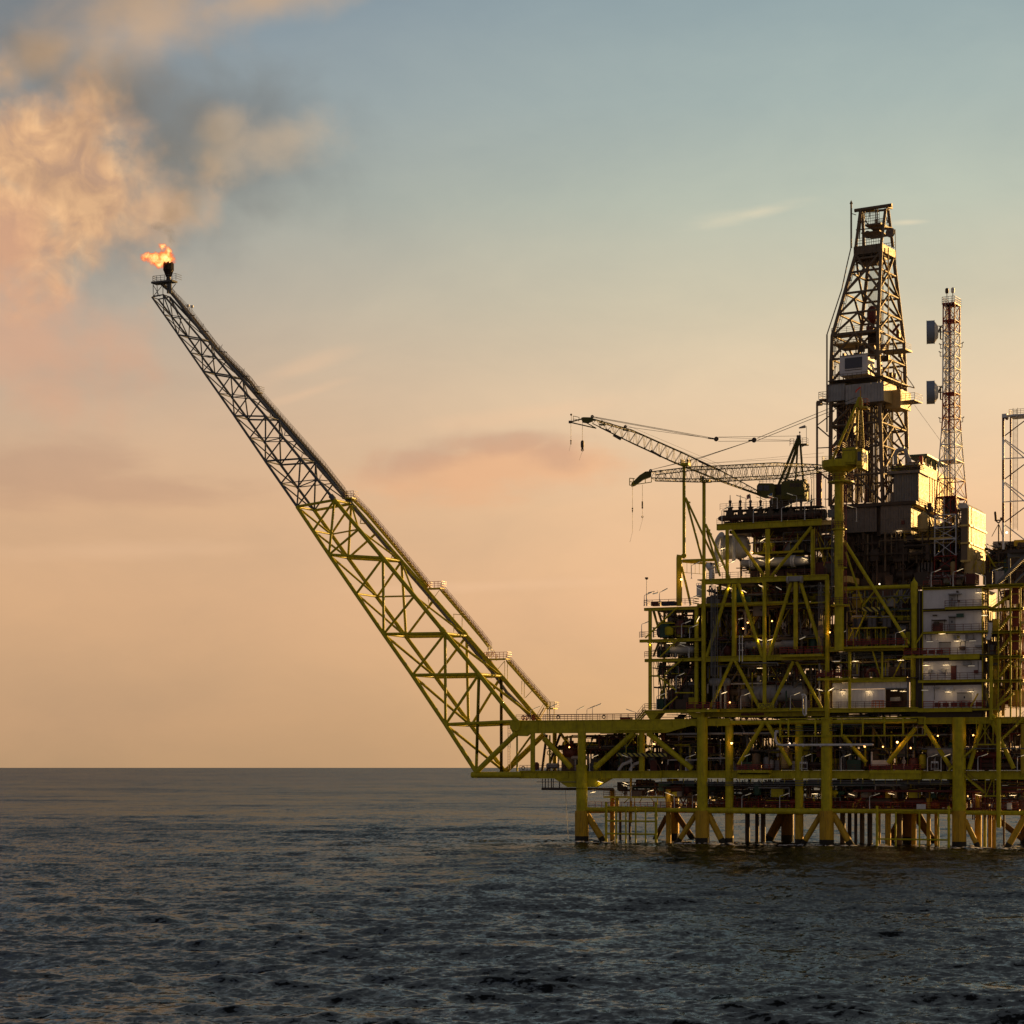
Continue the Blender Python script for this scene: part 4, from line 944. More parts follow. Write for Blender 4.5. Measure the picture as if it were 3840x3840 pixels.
clutter('pipework', 'dark pipework behind the braces of the leftmost cellar bay', M, 2040, 2370, 2755, 2890, 3, 14, 130, 11, DK, px=(3, 11), vess=.08)
clutter('pipework', 'dark pipework between the second leg and the middle of the cellar deck', M, 2380, 2760, 2716, 2890, 3, 18, 380, 12, DK2, px=(3, 10), vess=.07)
clutter('pipework', 'dark pipework behind the middle cellar bay', M, 2760, 3120, 2716, 2888, 3, 20, 440, 13, DK2, px=(3, 10), vess=.07, vref=2760)
clutter('pipework', 'dark pipework behind the right-hand cellar bay', M, 3120, 3600, 2716, 2888, 3, 20, 560, 14, DK2, px=(3, 10), vess=.08, vref=3120)
clutter('pipework', 'reddish pipework at the right edge of the cellar deck', M, 3600, 3880, 2725, 2888, 3, 18, 330, 15, RD, px=(3, 8), vref=3600)
clutter('pipework', 'pipes hanging under the left half of the cellar deck', M, 2300, 2960, 2922, 2985, 2, 14, 240, 16, DK, px=(3, 8), boxes=.15)
clutter('pipework', 'pipes hanging under the right half of the cellar deck', M, 2960, 3860, 2924, 2990, 2, 14, 320, 17, DK, px=(3, 8), boxes=.15, vref=3100)
clutter('pipework', 'fittings on the low walkway among the legs', M, 2640, 3560, 2990, 3030, 4, 12, 170, 18, DK, px=(2, 5), vref=3100)
clutter('pipework', 'red and dark fittings on the low walkway at the right', M, 3600, 3860, 2980, 3040, 4, 12, 90, 19, RD, px=(2, 5), vref=3600)

clutter('pipework', 'reddish pipework between the front legs on the low walkway', M, 2660, 3560, 2975, 3042, 3, 9, 230, 93, RD + ['red_paint', 'orange_paint', OL], px=(2, 6), vref=3100)
clutter('pipework', 'dark pipes deep behind the left half of the low walkway', M, 2480, 2980, 2985, 3044, 12, 24, 200, 91, DK, px=(3, 9), boxes=.2, vref=2600)
clutter('pipework', 'dark pipes deep behind the right half of the low walkway', M, 2980, 3600, 2985, 3044, 12, 24, 260, 92, DK, px=(3, 9), boxes=.2, vref=3100)
# ------------------------------------------------------------------ process module (middle)
def build_process_module():
    pm = thing('process_module', 'tall open process module of yellow-green columns, girders and zigzag braces', 'module', tuple(M.pt(2612, 2672)))
    M.girder(pm, 2575, 3102, 2660, 2672, 0, OL, depth=.9); M.girder(pm, 2600, 3102, 2674, 2690, 1.2, OL, depth=.9)
    M.girder(pm, 2630, 3102, 2462, 2482, 0, OL, depth=.9, uref=2634)
    M.girder(pm, 2634, 3103, 2172, 2191, 0, OL, depth=.9); M.htube(pm, 'tube_girder', 2612, 3000, 2275, 8, OL, .8, uref=2634); M.htube(pm, 'tube_girder', 3000, 3102, 2262, 7, OL, 1, uref=3000)
    M.girder(pm, 2758, 2870, 2384, 2390, 1.5, OL, depth=.4)
    for v, b1 in ((2660, 24), (2462, 24), (2275, 20), (2173, 22)): bulk_floor(pm, 2615, 3102, v, 1, b1)
    for u, w, v0, v1, b in ((2612, 16, 2284, 2660, .6), (2639, 17, 2172, 2660, .2), (2753, 18, 2190, 2462, .1), (2867, 15, 2182, 2660, .1), (2984, 17, 2182, 2440, -.1), (3102, 17, 2175, 2690, .1), (2634, 17, 2660, 2700, .3)):
        M.vtube(pm, 'column', u, v0, v1, w, OL, b)
    for b in (10, 20):
        for u in (2700, 2840, 2980, 3090): M.vtube(pm, 'column', u, 2190, 2660, 12, OL, b)
    for t_ in ((2735, 2190, 2650, 2464, 14), (2768, 2186, 2860, 2464, 14), (2967, 2184, 2884, 2462, 14), (3002, 2184, 3081, 2440, 14), (2745, 2479, 2661, 2658, 13), (2757, 2479, 2850, 2658, 13), (2975, 2480, 2888, 2658, 13), (2987, 2482, 3080, 2655, 13)):
        M.tube(pm, 'slanting_brace', *t_[:4], t_[4], OL, .3)
    for k in range(4):
        x = 2690 + k * 100; M.tube(pm, 'slanting_brace', x, 2200, x + 70, 2455, 9, OL, 12); M.tube(pm, 'slanting_brace', x + 80, 2480, x, 2655, 9, OL, 12)
    # the flange joint on the upper girder
    tube(pm, 'flange', M.pt(2952, 2175, -.4), M.pt(2952, 2175, -.4) + M.d * .3, .65, 'grey_paint'); tube(pm, 'flange', M.pt(3003, 2173, -.4), M.pt(3003, 2173, -.4) + M.d * .3, .65, 'grey_paint')
    M.box(pm, 'flange_block', 2958, 3006, 2162, 2180, -.5, .4, 'grey_paint')
    # balconies
    for x0, x1, v in ((2925, 3082, 2455), (2575, 2690, 2662)):
        M.box(pm, 'balcony_plate', x0, x1, v, v + 9, -1.3, .2, OL); M.railing(pm, x0, x1, v - 27, v, -1.25, 'red_paint', px=2.2, ends=1.2, name='balcony_rail')
        k = int((x1 - x0) / 30)
        for i in range(k): M.box(pm, 'balcony_board', x0 + 4 + i * 30, x0 + 26 + i * 30, v - 22, v - 5, -1.12, -1.08, 'dark_red_paint')
    M.railing(pm, 2640, 3100, 2636, 2660, .1, 'red_brown_paint', px=1.6); M.railing(pm, 2640, 2925, 2440, 2463, .1, 'red_brown_paint', px=1.6); M.railing(pm, 2650, 3100, 2150, 2173, .1, 'red_brown_paint', px=1.6)
    for u in (2438, 2612, 2639, 2753):      # ladders cages suggested by rings on the columns
        for v in (2245, 2257, 2264, 2438, 2448, 2456):
            if u > 2600: tube(pm, 'ring', M.pt(u, v, .2), M.pt(u, v - 1.6, .2), 9.6 * M.sc(u), OL)
    # dark panels added so the inside of the bays reads as shade
    M.box(pm, 'shade_panel', 2598, 2690, 2286, 2655, 12, 12.3, 'dark_steel'); M.box(pm, 'shade_panel', 2680, 3095, 2282, 2462, 13, 13.3, 'dark_steel'); M.box(pm, 'shade_panel', 2660, 2930, 2482, 2660, 15, 15.3, 'dark_steel')
    M.box(pm, 'shade_panel', 2830, 3095, 2192, 2262, 14, 14.3, 'dark_steel')
    return pm
PM = build_process_module()
clutter('pipework', 'pipework between the top two levels of the process module', M, 2650, 3095, 2194, 2272, 2, 12, 340, 21, DK2, px=(2, 8), vref=2650)
clutter('pipework', 'pipework in the middle levels of the process module', M, 2650, 3095, 2288, 2460, 2, 12, 520, 22, DK2, px=(3, 9), vref=2650, vess=.07)
clutter('pipework', 'pipework in the lowest levels of the process module', M, 2650, 3095, 2486, 2658, 2, 13, 520, 23, DK2, px=(3, 9), vref=2650, vess=.07)
clutter('pipework', 'dark pipework squeezed between the module and the main deck', M, 2480, 3420, 2672, 2700, 2, 10, 240, 24, DK, px=(2, 6), vref=2650)
def vessel(u0, u1, v0, v1, b, m_, label, cat='vessel', name='pressure_vessel', bands=3):
    s = M.sc(u0, b); R = (v1 - v0) / 2 * s; p = M.pt(u0, (v0 + v1) / 2, b); L = M.a(u1, b) - M.a(u0, b)
    t = thing(name, label, cat, tuple(p - M.z * R))
    MB().lathe(p, M.d, [(0, .01), (R * .12, R * .5), (R * .35, R * .85), (R * .6, R), (L - R * .6, R), (L - R * .35, R * .85), (L - R * .12, R * .5), (L, .01)], 28).build('shell', m_, t)
    for i in range(bands): MB().lathe(p + M.d * (L * (i + 1) / (bands + 1)), M.d, [(0, R * .99), (0, R * 1.06), (.18, R * 1.06), (.18, R * .99)], 28).build('band', m_, t)
    for e in (.2, .75): M.abox(t, 'saddle', M.a(u0, b) + L * e, M.a(u0, b) + L * e + .4, b - R * .7, b + R * .7, p.z - R * 1.45, p.z - R * .6, 'dark_steel')
    MB().cyl(p + M.d * L * .5 + M.z * R * .9, p + M.d * L * .5 + M.z * R * 1.4, R * .18, 12).build('nozzle', m_, t)
vessel(2796, 2990, 2400, 2436, 3, 'grey_paint', 'long grey vessel lying across the middle level of the process module')
vessel(2800, 3030, 2570, 2634, 4, 'grey_paint', 'biggest grey vessel, on the lowest level of the process module')
vessel(2112, 2172, 2790, 2850, 5, 'red_brown_paint', 'round brown vessel in the leftmost cellar bay')
vessel(3470, 3560, 2810, 2880, 5, 'dark_steel', 'dark round vessel deep in the right-hand cellar bay')
def riser_bundle():
    for k, (x, v0, v1, w) in enumerate(((2667, 2190, 2535, 4), (2673, 2190, 2660, 2.5), (2678, 2195, 2640, 2.5), (2683, 2195, 2640, 2.5), (2690, 2200, 2630, 2.5), (3069, 2185, 2420, 2.5), (3075, 2185, 2440, 3), (3081, 2188, 2440, 2.5), (3086, 2188, 2440, 2))):
        mb = MB().cyl(M.pt(x, v1, -.3), M.pt(x, v0, -.3), w / 2 * M.sc(x), 8)
        solo(mb, 'riser_pipe', 'galvanised_steel', ORD[k] + ' upright grey pipe from the left on the front of the process module', 'pipe', M.pt(x, v1, -.3), 'upright pipes on the process module')
    for k, x in enumerate((2773, 2784)):
        mb = MB(); p = M.pt(x, 2482, -.8); q = M.pt(x, 2386, -.8); mb.cyl(p, q, 1.8 * M.sc(x), 8); mb.ball(q, .15, 8)
        for v in (2415, 2440): mb.lathe(M.pt(x, v, -.8), (0, 0, 1), [(0, .1), (0, .2), (.15, .2), (.15, .1)], 8)
        solo(mb, 'riser_pipe', 'pale_paint', ('left' if k == 0 else 'right') + ' one of two pale standpipes in front of the second brace', 'pipe', p, 'paired pale standpipes')
    mb = MB().path([M.pt(2780, 2486, -.6), M.pt(2913, 2486, -.6), M.pt(2917, 2490, -.6), M.pt(2917, 2497, -.6)], .11, 8)
    solo(mb, 'drain_pipe', 'galvanised_steel', 'level pale pipe with a short drop, under the middle girder of the process module', 'pipe', M.pt(2780, 2486, -.6))
    mb = MB(); r = .2; q = [(3022, 2680), (3022, 2612), (3017, 2605), (3006, 2606)]
    mb.path([M.pt(a_, b_, -.8) for a_, b_ in q], r, 8); mb.path([M.pt(a_, b_, -.8) for a_, b_ in ((3010, 2606), (3012, 2675), (3018, 2684), (3022, 2680))], r * .6, 8)
    solo(mb, 'hose_pipe', 'pale_paint', 'pale hooked pipe hanging over the lowest edge of the process module', 'pipe', M.pt(3022, 2680, -.8))
riser_bundle()

# left wing of the module
def build_wing():
    wg = thing('wing_module', 'narrow open wing of four small decks at the left end of the process module', 'module', tuple(M.pt(2438, 2672)))
    for (x0, x1, v0, v1) in ((2415, 2614, 2273, 2284), (2398, 2636, 2392, 2403), (2417, 2632, 2466, 2478), (2417, 2576, 2661, 2673)):
        M.girder(wg, x0, x1, v0, v1, -.2, OL, depth=.8, uref=x1); bulk_floor(wg, x0, x1, v0 + 1, .6, 13, uref=x1)
        M.railing(wg, x0, x0 + 40 if v0 > 2300 else 2600, v0 - 22, v0, -.15, 'red_brown_paint', px=1.8, ends=3)
    M.girder(wg, 2614, 2952, 2264, 2271, -.1, OL, depth=.4, uref=2640)
    for u, w, b in ((2438, 14, .1), (2612, 0, 0)):
        if w: M.vtube(wg, 'column', u, 2284, 2662, w, OL, b)
    for u in (2492, 2560): M.vtube(wg, 'column', u, 2284, 2662, 10, OL, 9)
    for t_ in ((2542, 2276, 2420, 2392, 6), (2470, 2337, 2530, 2337, 4), (2544, 2396, 2475, 2465, 6), (2558, 2474, 2498, 2523, 6), (2433, 2534, 2470, 2534, 5), (2465, 2534, 2535, 2588, 6), (2532, 2598, 2600, 2598, 5), (2540, 2612, 2485, 2660, 5)):
        M.tube(wg, 'stair_stringer', *t_[:4], t_[4], OL, -.4)
    for t_ in ((2450, 2290, 2480, 2392, 9), (2500, 2395, 2468, 2290, 9), (2530, 2290, 2560, 2385, 8), (2560, 2400, 2600, 2465, 8), (2470, 2410, 2450, 2462, 8), (2500, 2545, 2470, 2655, 11), (2545, 2490, 2600, 2655, 11), (2545, 2480, 2500, 2560, 9)):
        M.tube(wg, 'slanting_brace', *t_[:4], t_[4], OL, 5)
    M.htube(wg, 'duct', 2530, 2600, 2518, 10, 'green_paint', 3)
    stair(wg, 2382, 2703, 2414, 2662, .3)
    mb = MB(); mb.prism([M.pt(x, y, 0) for x, y in ((2420, 2673), (2436, 2698), (2452, 2698), (2472, 2673))], M.n * 3); mb.build('bracket', OL, wg)
    mb = MB(); mb.prism([M.pt(x, y, 0) for x, y in ((2575, 2673), (2600, 2692), (2625, 2692), (2626, 2673))], M.n * 3); mb.build('bracket', OL, wg)
build_wing()
for k, (v0, v1, sd_, n) in enumerate(((2286, 2390, 31, 170), (2404, 2464, 32, 130), (2480, 2660, 33, 210))):
    clutter('pipework', 'pipework on the ' + ('top', 'second', 'lowest')[k] + ' level of the left wing', M, 2446, 2606, v0, v1, 1, 8, n, sd_, DK, px=(2, 7), vref=2446, vess=.06)

# ------------------------------------------------------------------ upper module with the vent header
def build_upper_module():
    um = thing('upper_module', 'upper open module with a deep green girder on top and two slanting braces', 'module', tuple(M.pt(2727, 2165, 1)))
    b = 1.0
    M.girder(um, 2687, 3078, 1965, 1988, b, OL, depth=.9); M.girder(um, 3078, 3130, 1952, 1968, b + .3, 'sunlit_cream', depth=.7, name='lit_duct')
    bulk_floor(um, 2687, 3090, 1966, b + 1, 18); M.box(um, 'under_beam', 2735, 3078, 1989, 2001, b + 5, b + 12, 'dark_steel')
    for u, w in ((2727, 14), (2879, 18), (3047, 14)): M.vtube(um, 'column', u, 1985, 2172, w, OL, b)
    for u, w in ((2764, 8), (2970, 9), (3020, 9)): M.vtube(um, 'column', u + 15, 1990, 2172, w, 'yellow_paint', 14)
    for t_ in ((2745, 1990, 2872, 2170, 12), (3044, 1975, 2886, 2170, 12)): M.tube(um, 'slanting_brace', *t_[:4], t_[4], OL, b - .2)
    M.girder(um, 2820, 3013, 2071, 2079, 4, OL, depth=.6); bulk_floor(um, 2820, 3013, 2072, 4.5, 12)
    for t_ in ((3060, 1985, 3100, 2150, 4), (3128, 1988, 3080, 2150, 4), (3064, 1990, 3125, 2110, 3.5), (3130, 2000, 3062, 2100, 3.5), (3075, 2060, 3120, 2150, 3.5)): M.tube(um, 'lattice_bar', *t_[:4], t_[4], 'yellow_paint', 2.5, shape='cyl8')  # yellow bars: sunlight on the lattice put into the colour
    M.vtube(um, 'post', 3055, 1978, 2160, 3, 'yellow_paint', .8, shape='cyl8'); M.htube(um, 'beam', 3040, 3125, 2059, 7, OL, 1.2)
    M.railing(um, 2700, 3078, 1890, 1914, 3, 'galvanised_steel', px=1.4, pitch=1.2)   # walkway above the header
    M.box(um, 'header_walkway', 2712, 3078, 1914, 1918, 3, 5.5, 'dark_steel'); M.railing(um, 2688, 3078, 1945, 1965, b, 'red_brown_paint', px=1.4)
    for i in range(18): M.vtube(um, 'hanger', 2715 + i * 21, 1916, 1964, 3, 'dark_steel', 4, shape='cyl8')
    for t_ in ((2895, 1918, 2915, 1962, 4), (2935, 1918, 2915, 1962, 4), (2850, 1918, 2870, 1962, 3), (3000, 1918, 3020, 1962, 3)): M.tube(um, 'lattice_bar', *t_[:4], t_[4], 'dark_steel', 3.5, shape='cyl8')
    hd = thing('vent_header', 'thick dark manifold pipe with upright valves along the top of the upper module', 'manifold', tuple(M.pt(2690, 1957, 3.5)))
    r = 11 * M.sc(2700, 3); p = M.pt(2692, 1945, 3.4); L = M.a(3078, 3.4) - M.a(2692, 3.4)
    MB().lathe(p, M.d, [(0, .02), (.15, r * .55), (.5, r * .9), (1, r), (L, r)], 20).build('pipe', 'dark_steel', hd)
    for k in range(9):
        x = 2738 + k * 38
        big = k % 2 == 0; c = M.pt(x, 1938, 3.4); R = (16 if big else 11) * M.sc(x)
        v = MB().lathe(c, (0, 0, 1), [(-.2, R * .8), (.3, R), (1.0, R * .95), (1.1, R * .6), (1.5, R * .55), (1.6, R * .8), (1.75, R * .8), (1.8, .2), (2.5, .2), (2.55, .28), (2.9, .28), (3.0, .08), (3.9, .06)], 12).build('valve', 'dark_steel', hd)
    # big pale drum with ducts at the left end
    s = M.sc(2760, 3); dr = thing('pale_drum', 'large pale horizontal drum behind the left brace of the upper module', 'drum', tuple(M.pt(2740, 2100, 4)))
    R = 45 * s; c = M.pt(2742, 2052, 6)
    MB().lathe(c, M.d, [(-1, R), (2.0, R), (2.6, R * .92), (3.1, R * .72), (3.5, R * .35), (3.6, .02)], 32).build('shell', 'pale_paint', dr)
    MB().lathe(c - M.d * 1.0, M.d, [(-.3, R * 1.0), (-.3, R * 1.05), (0, R * 1.05), (0, R * .99)], 32).build('flange', 'pale_paint', dr)
    for x, w in ((2752, 10), (2708, 8), (2690, 0)):
        if w: M.vtube(dr, 'upright_duct', x, 2000, 2105, w * 1.4, 'pale_paint', 3)
    dk = MB(); q = [(2705, 2004), (2697, 2014), (2690, 2028), (2688, 2045), (2688, 2095), (2690, 2150)]
    dk.path([M.pt(a_, b_, 2) for a_, b_ in q], 9.5 * s, 14)
    for a_, b_ in q[1:-1]: dk.ball(M.pt(a_, b_, 2), 9.5 * s, 14)
    dk.cyl(M.pt(2706, 2005, 1.2), M.pt(2706, 2005, 2.6), 10.5 * s, 18); dk.cyl(M.pt(2706, 2005, 1.1), M.pt(2706, 2005, 1.3), 9.3 * s, 18)
    solo(dk, 'elbow_duct', 'pale_paint', 'thick pale duct bending down at the left corner of the upper module', 'duct', M.pt(2688, 2150, 2))
    # main gas pipe
    gp = thing('gas_pipe', 'thick dark level pipe with heavy flanges across the upper module', 'pipe', tuple(M.pt(2782, 2113, 2)))
    p = M.pt(2782, 2113, 3); L = M.a(3035, 3) - M.a(2782, 3); r = 17 * M.sc(2800, 3)
    MB().lathe(p, M.d, [(0, .02), (0, r * .8), (L * .3, r * .85), (L * .55, r), (L * .9, r * 1.05), (L, r * .8), (L, .02)], 24).build('pipe', 'grey_paint', gp)
    for e in (.13, .16, .74, .77): MB().lathe(p + M.d * (L * e), M.d, [(0, r * .8), (0, r * 1.32), (.28, r * 1.32), (.28, r * .8)], 24).build('flange', 'pale_paint', gp)
    wh = MB(); q = [M.pt(x, y, .5) for x, y in ((2668, 2168), (2668, 2140), (2662, 2128), (2656, 2120))]
    wh.path(q, .5, 12); [wh.ball(c, .5, 12) for c in q]; wh.lathe(M.pt(2664, 2125, .5), (-.4, -.6, .5), [(-.5, .6), (-.3, .75), (.3, .75), (.5, .6)], 14)
    solo(wh, 'cowl_vent', 'pale_paint', 'pale curved cowl standing at the foot of the second tall post', 'vent', M.pt(2668, 2168, .5))
build_upper_module()
clutter('pipework', 'pipework under the top deck of the upper module', M, 2800, 3040, 1995, 2070, 4, 12, 190, 41, LT, px=(2, 6), vref=2800)
clutter('pipework', 'pipework round the thick pipe of the upper module', M, 2760, 3095, 2078, 2170, 4, 14, 260, 42, DK, px=(2, 6), vref=2760)
clutter('pipework', 'fittings on the roof of the upper module', M, 2700, 3075, 1918, 1964, 4.5, 9, 160, 43, DK, px=(2, 6), vref=2760)
clutter('pipework', 'lit pipes and ladders beside the crane pedestal', M, 3050, 3128, 1900, 2160, 2, 6, 120, 44, ['galvanised_steel', 'yellow_paint', 'red_brown_paint', 'dark_steel'], px=(2, 4), vref=3060)

# ------------------------------------------------------------------ boom rest: two tall posts with stays
def build_boom_rest():
    br = thing('boom_rest', 'two tall yellow-green posts with slanting stays that the crane booms rest on', 'boom rest', tuple(M.pt(2547, 2270, 1)))
    def vt(u, v0, v1, w, b): M.vtube(br, 'post', u, v0, v1, w, OL, b)
    vt(2565, 1745, 2094, 12, 2); vt(2547, 2092, 2272, 22, 2); vt(2640, 1806, 2175, 13, .2)
    tube(br, 'post_cap', M.pt(2547, 2094, 2), M.pt(2549, 2081, 2), .55, OL); tube(br, 'collar', M.pt(2565, 2090, 2), M.pt(2565, 2078, 2), .45, OL)
    M.box(br, 'saddle', 2551, 2580, 1736, 1746, 1.2, 2.8, OL); M.box(br, 'saddle_horn', 2551, 2556, 1722, 1738, 1.2, 2.8, 'dark_steel'); M.box(br, 'saddle_horn', 2575, 2580, 1722, 1738, 1.2, 2.8, 'dark_steel')
    M.box(br, 'saddle', 2624, 2658, 1800, 1808, -.6, 1, OL); M.box(br, 'saddle_horn', 2624, 2629, 1783, 1801, -.6, 1, 'dark_steel')
    for t_ in ((2571, 1866, 2633, 2098, 8, 2), (2573, 1870, 2678, 2096, 8, 2.2), (2646, 1966, 2736, 2168, 9, .2), (2650, 1990, 2700, 2160, 8, .6), (2557, 2125, 2590, 2268, 9, 2)):
        M.tube(br, 'stay', *t_[:4], t_[4], OL, t_[5])
    for x, y in ((2577, 1882), (2652, 1986), (2658, 2001)): M.box(br, 'bolt_plate', x - 4, x + 5, y - 2, y + 3, 1.2, 2.2, OL)
    M.tube(br, 'beam', 2560, 2103, 2690, 2099, 11, OL, 2.2); M.tube(br, 'beam', 2560, 2106, 2690, 2116, 9, OL, 3.2)
    for i in range(5): M.vtube(br, 'rail_post', 2576 + i * 15.5, 2110, 2149 + i * 1.0, 1.5, OL, 2, shape='cyl8')
    M.tube(br, 'rail', 2566, 2147, 2636, 2153, 1.6, OL, 2, shape='cyl8')
build_boom_rest()

# ------------------------------------------------------------------ utility module between the crane pedestal and the white block
def build_utility_module():
    ut = thing('utility_module', 'low module right of the crane pedestal with white panelled rooms behind yellow-green beams', 'module', tuple(M.pt(3111, 2672)))
    M.girder(ut, 3104, 3442, 2656, 2672, .1, OL, uref=3111, depth=.8); M.girder(ut, 3100, 3388, 2427, 2444, 0, OL, uref=3102, depth=.8); M.girder(ut, 3120, 3394, 2541, 2557, 0, OL, uref=3300, depth=.8)
    bulk_floor(ut, 3104, 3440, 2657, 1, 20, uref=3111); bulk_floor(ut, 3104, 3440, 2429, 1, 20, uref=3102); bulk_floor(ut, 3104, 3440, 2542, 1, 18, uref=3300)
    M.htube(ut, 'tube_girder', 3158, 3415, 2208, 15, OL, 0, uref=3158); M.htube(ut, 'tube_girder', 3158, 3200, 2222, 8, OL, 8)
    cap = M.w(M.a(3428), 0, M.zz(M.a(3428), 0, 2186)); MB().lathe(cap, (0, 0, 1), [(0, .62), (.35, .3), (.75, .06), (1.0, .02)], 16).build('column_cap', OL, ut)
    M.vtube(ut, 'column', 3428, 2186, 2262, 26, OL, 0); M.vtube(ut, 'column', 3428, 2260, 2440, 21, OL, 0); M.vtube(ut, 'column', 3425, 2440, 2660, 20, OL, 2)
    for u, w, v0, v1, b in ((3186, 12, 2444, 2658, -.1), (3308, 8, 2444, 2545, -.1)): M.vtube(ut, 'column', u, v0, v1, w, OL, b)
    for t_ in ((3166, 2030, 3408, 2415, 13, -.4), (3172, 2070, 3234, 2262, 8, .6), (3234, 2274, 3288, 2207, 7, .2), (3206, 2390, 3250, 2290, 7, .4), (3180, 2403, 3200, 2360, 6, -.2), (3272, 2440, 3305, 2545, 6, .2), (3395, 2445, 3348, 2545, 6, 2)): M.tube(ut, 'slanting_brace', *t_[:4], t_[4], OL, t_[5])
    # dark panels added behind the upper bays for their shade
    M.box(ut, 'shade_panel', 3150, 3420, 2210, 2428, 10, 10.4, 'dark_steel', vref=3160); M.box(ut, 'shade_panel', 3150, 3425, 2445, 2540, 12, 12.4, 'dark_steel', vref=3160)
    M.box(ut, 'olive_tank_wall', 3196, 3228, 2228, 2300, 4, 5, 'yellow_paint')
    for i in range(3):   # cooler boxes
        x = 3197 + i * 56; M.box(ut, 'cooler_box', x, x + 34, 2314, 2354, .8, 2.6, 'dark_steel'); M.box(ut, 'cooler_frame', x - 1, x + 35, 2310, 2314, .7, 2.7, 'grey_paint')
        M.box(ut, 'cooler_grille', x + 3, x + 15, 2318, 2350, .74, .8, 'window_glass'); M.box(ut, 'cooler_grille', x + 19, x + 31, 2318, 2350, .74, .8, 'window_glass')
    M.box(ut, 'shelf', 3190, 3325, 2354, 2359, .6, 2.8, OL)
    for x in (3200, 3222, 3252, 3283, 3304, 3322): M.vtube(ut, 'post', x, 2359, 2428, 3, OL, .9, shape='cyl8')
    for t_ in ((3222, 2362, 3250, 2400), (3250, 2362, 3222, 2400), (3283, 2362, 3304, 2400), (3304, 2362, 3322, 2400), (3322, 2362, 3304, 2400)): M.tube(ut, 'brace', *t_, 2.5, 'green_paint', 1, shape='cyl8')
    for x0, x1, v, b in ((3140, 3400, 2427, -1.3), (3064, 3184, 2543, -1.2)):
        M.box(ut, 'balcony_plate', x0, x1, v, v + 7, b, .1, OL, vref=3102); M.railing(ut, x0, x1, v - 26, v, b + .05, 'red_paint', px=2.2, ends=1.1, uref=3102, name='balcony_rail')
        for i in range(int((x1 - x0) / 32)): M.box(ut, 'balcony_board', x0 + 4 + i * 32, x0 + 26 + i * 32, v - 22, v - 6, b + .2, b + .24, 'dark_red_paint', vref=3102)
    for i in range(2):
        pass
    M.railing(ut, 3190, 3425, 2518, 2541, .1, 'red_brown_paint', px=1.5, uref=3300); M.railing(ut, 3112, 3440, 2633, 2656, .15, 'dark_red_paint', px=1.8, uref=3111)
    for x0, x1 in ((3270, 3312),): M.railing(ut, x0, x1, 2628, 2655, -.5, 'orange_paint', px=3, ends=.6, pitch=.7)
    # white panelled rooms, panel by panel
    def room(x0, x1, v0, v1, b, step, vref=3111, m_='white_cladding', hole=()):
        x = x0
        while x < x1 - 2:
            xe = min(x1, x + step)
            if not any(h0 <= (x + xe) / 2 <= h1 for h0, h1 in hole): M.box(ut, 'wall_panel', x + .5, xe - .5, v0, v1, b, b + .12, m_, vref=vref)
            x = xe
        M.box(ut, 'wall_core', x0, x1 if not hole else hole[0][0], v0 + 1, v1, b + .14, b + .5, 'brown_grey_cladding', vref=vref)
    room(3122, 3405, 2562, 2585, .9, 17); room(3122, 3320, 2587, 2655, .9, 15.5)
    M.box(ut, 'door_frame', 3319, 3404, 2584, 2588, .7, 1.2, 'galvanised_steel', vref=3111); M.box(ut, 'room_corner', 3402, 3406, 2562, 2656, .7, 1.3, 'galvanised_steel', vref=3111)
    M.box(ut, 'room_back', 3319, 3404, 2588, 2656, 5, 5.3, 'dark_steel', vref=3111); M.box(ut, 'work_bench', 3338, 3375, 2618, 2632, 3, 4, 'grey_paint', vref=3111)
    room(3196, 3222, 2480, 2538, 3, 13, m_='grey_paint'); room(3245, 3302, 2474, 2538, 5, 19, m_='white_cladding'); room(3318, 3352, 2470, 2538, 4, 17, m_='grey_paint'); room(3354, 3398, 2476, 2538, 3.5, 22, m_='grey_paint')
    for i in range(7): M.box(ut, 'vent_slat', 3197, 3216, 2496 + i * 5, 2498.5 + i * 5, 2.9, 3.0, 'dark_steel', vref=3111)
    MB().torus(M.pt(3272, 2532, 2), M.n, 1.0, .3, 20, 8).build('hose_reel', 'dark_red_paint', ut)
    for x0, x1, v in ((3130, 3400, 2463), (3150, 3360, 2470), (3140, 3300, 2456)): M.htube(ut, 'slim_pipe', x0, x1, v, 3, 'galvanised_steel', 1.5, uref=3111)
    M.htube(ut, 'slim_pipe', 3200, 3414, 2237, 4, 'galvanised_steel', .8, uref=3300)
    for i in range(11): M.tube(ut, 'truss_bar', 3235 + i * 16, 2240 if i % 2 else 2262, 3251 + i * 16, 2262 if i % 2 else 2240, 2.5, OL, 1, shape='cyl8')
    M.htube(ut, 'beam', 3195, 3412, 2315, 3, OL, .8, uref=3300)
    vent = MB(); vent.lathe(M.pt(3345, 2275, 4), (0, 0, 1), [(0, 1.1), (1.0, 1.1), (1.5, .9), (1.8, .4)], 16); vent.build('vent_hood', 'grey_paint', ut)
build_utility_module()
clutter('pipework', 'dark fittings in the top bay right of the crane pedestal', M, 3165, 3415, 2215, 2425, 2, 9, 380, 51, DK2, px=(2, 7), vref=3165)
clutter('pipework', 'dark fittings in the middle bay right of the crane pedestal', M, 3115, 3415, 2448, 2540, 2, 9, 240, 52, DK2, px=(2, 6), vref=3115)

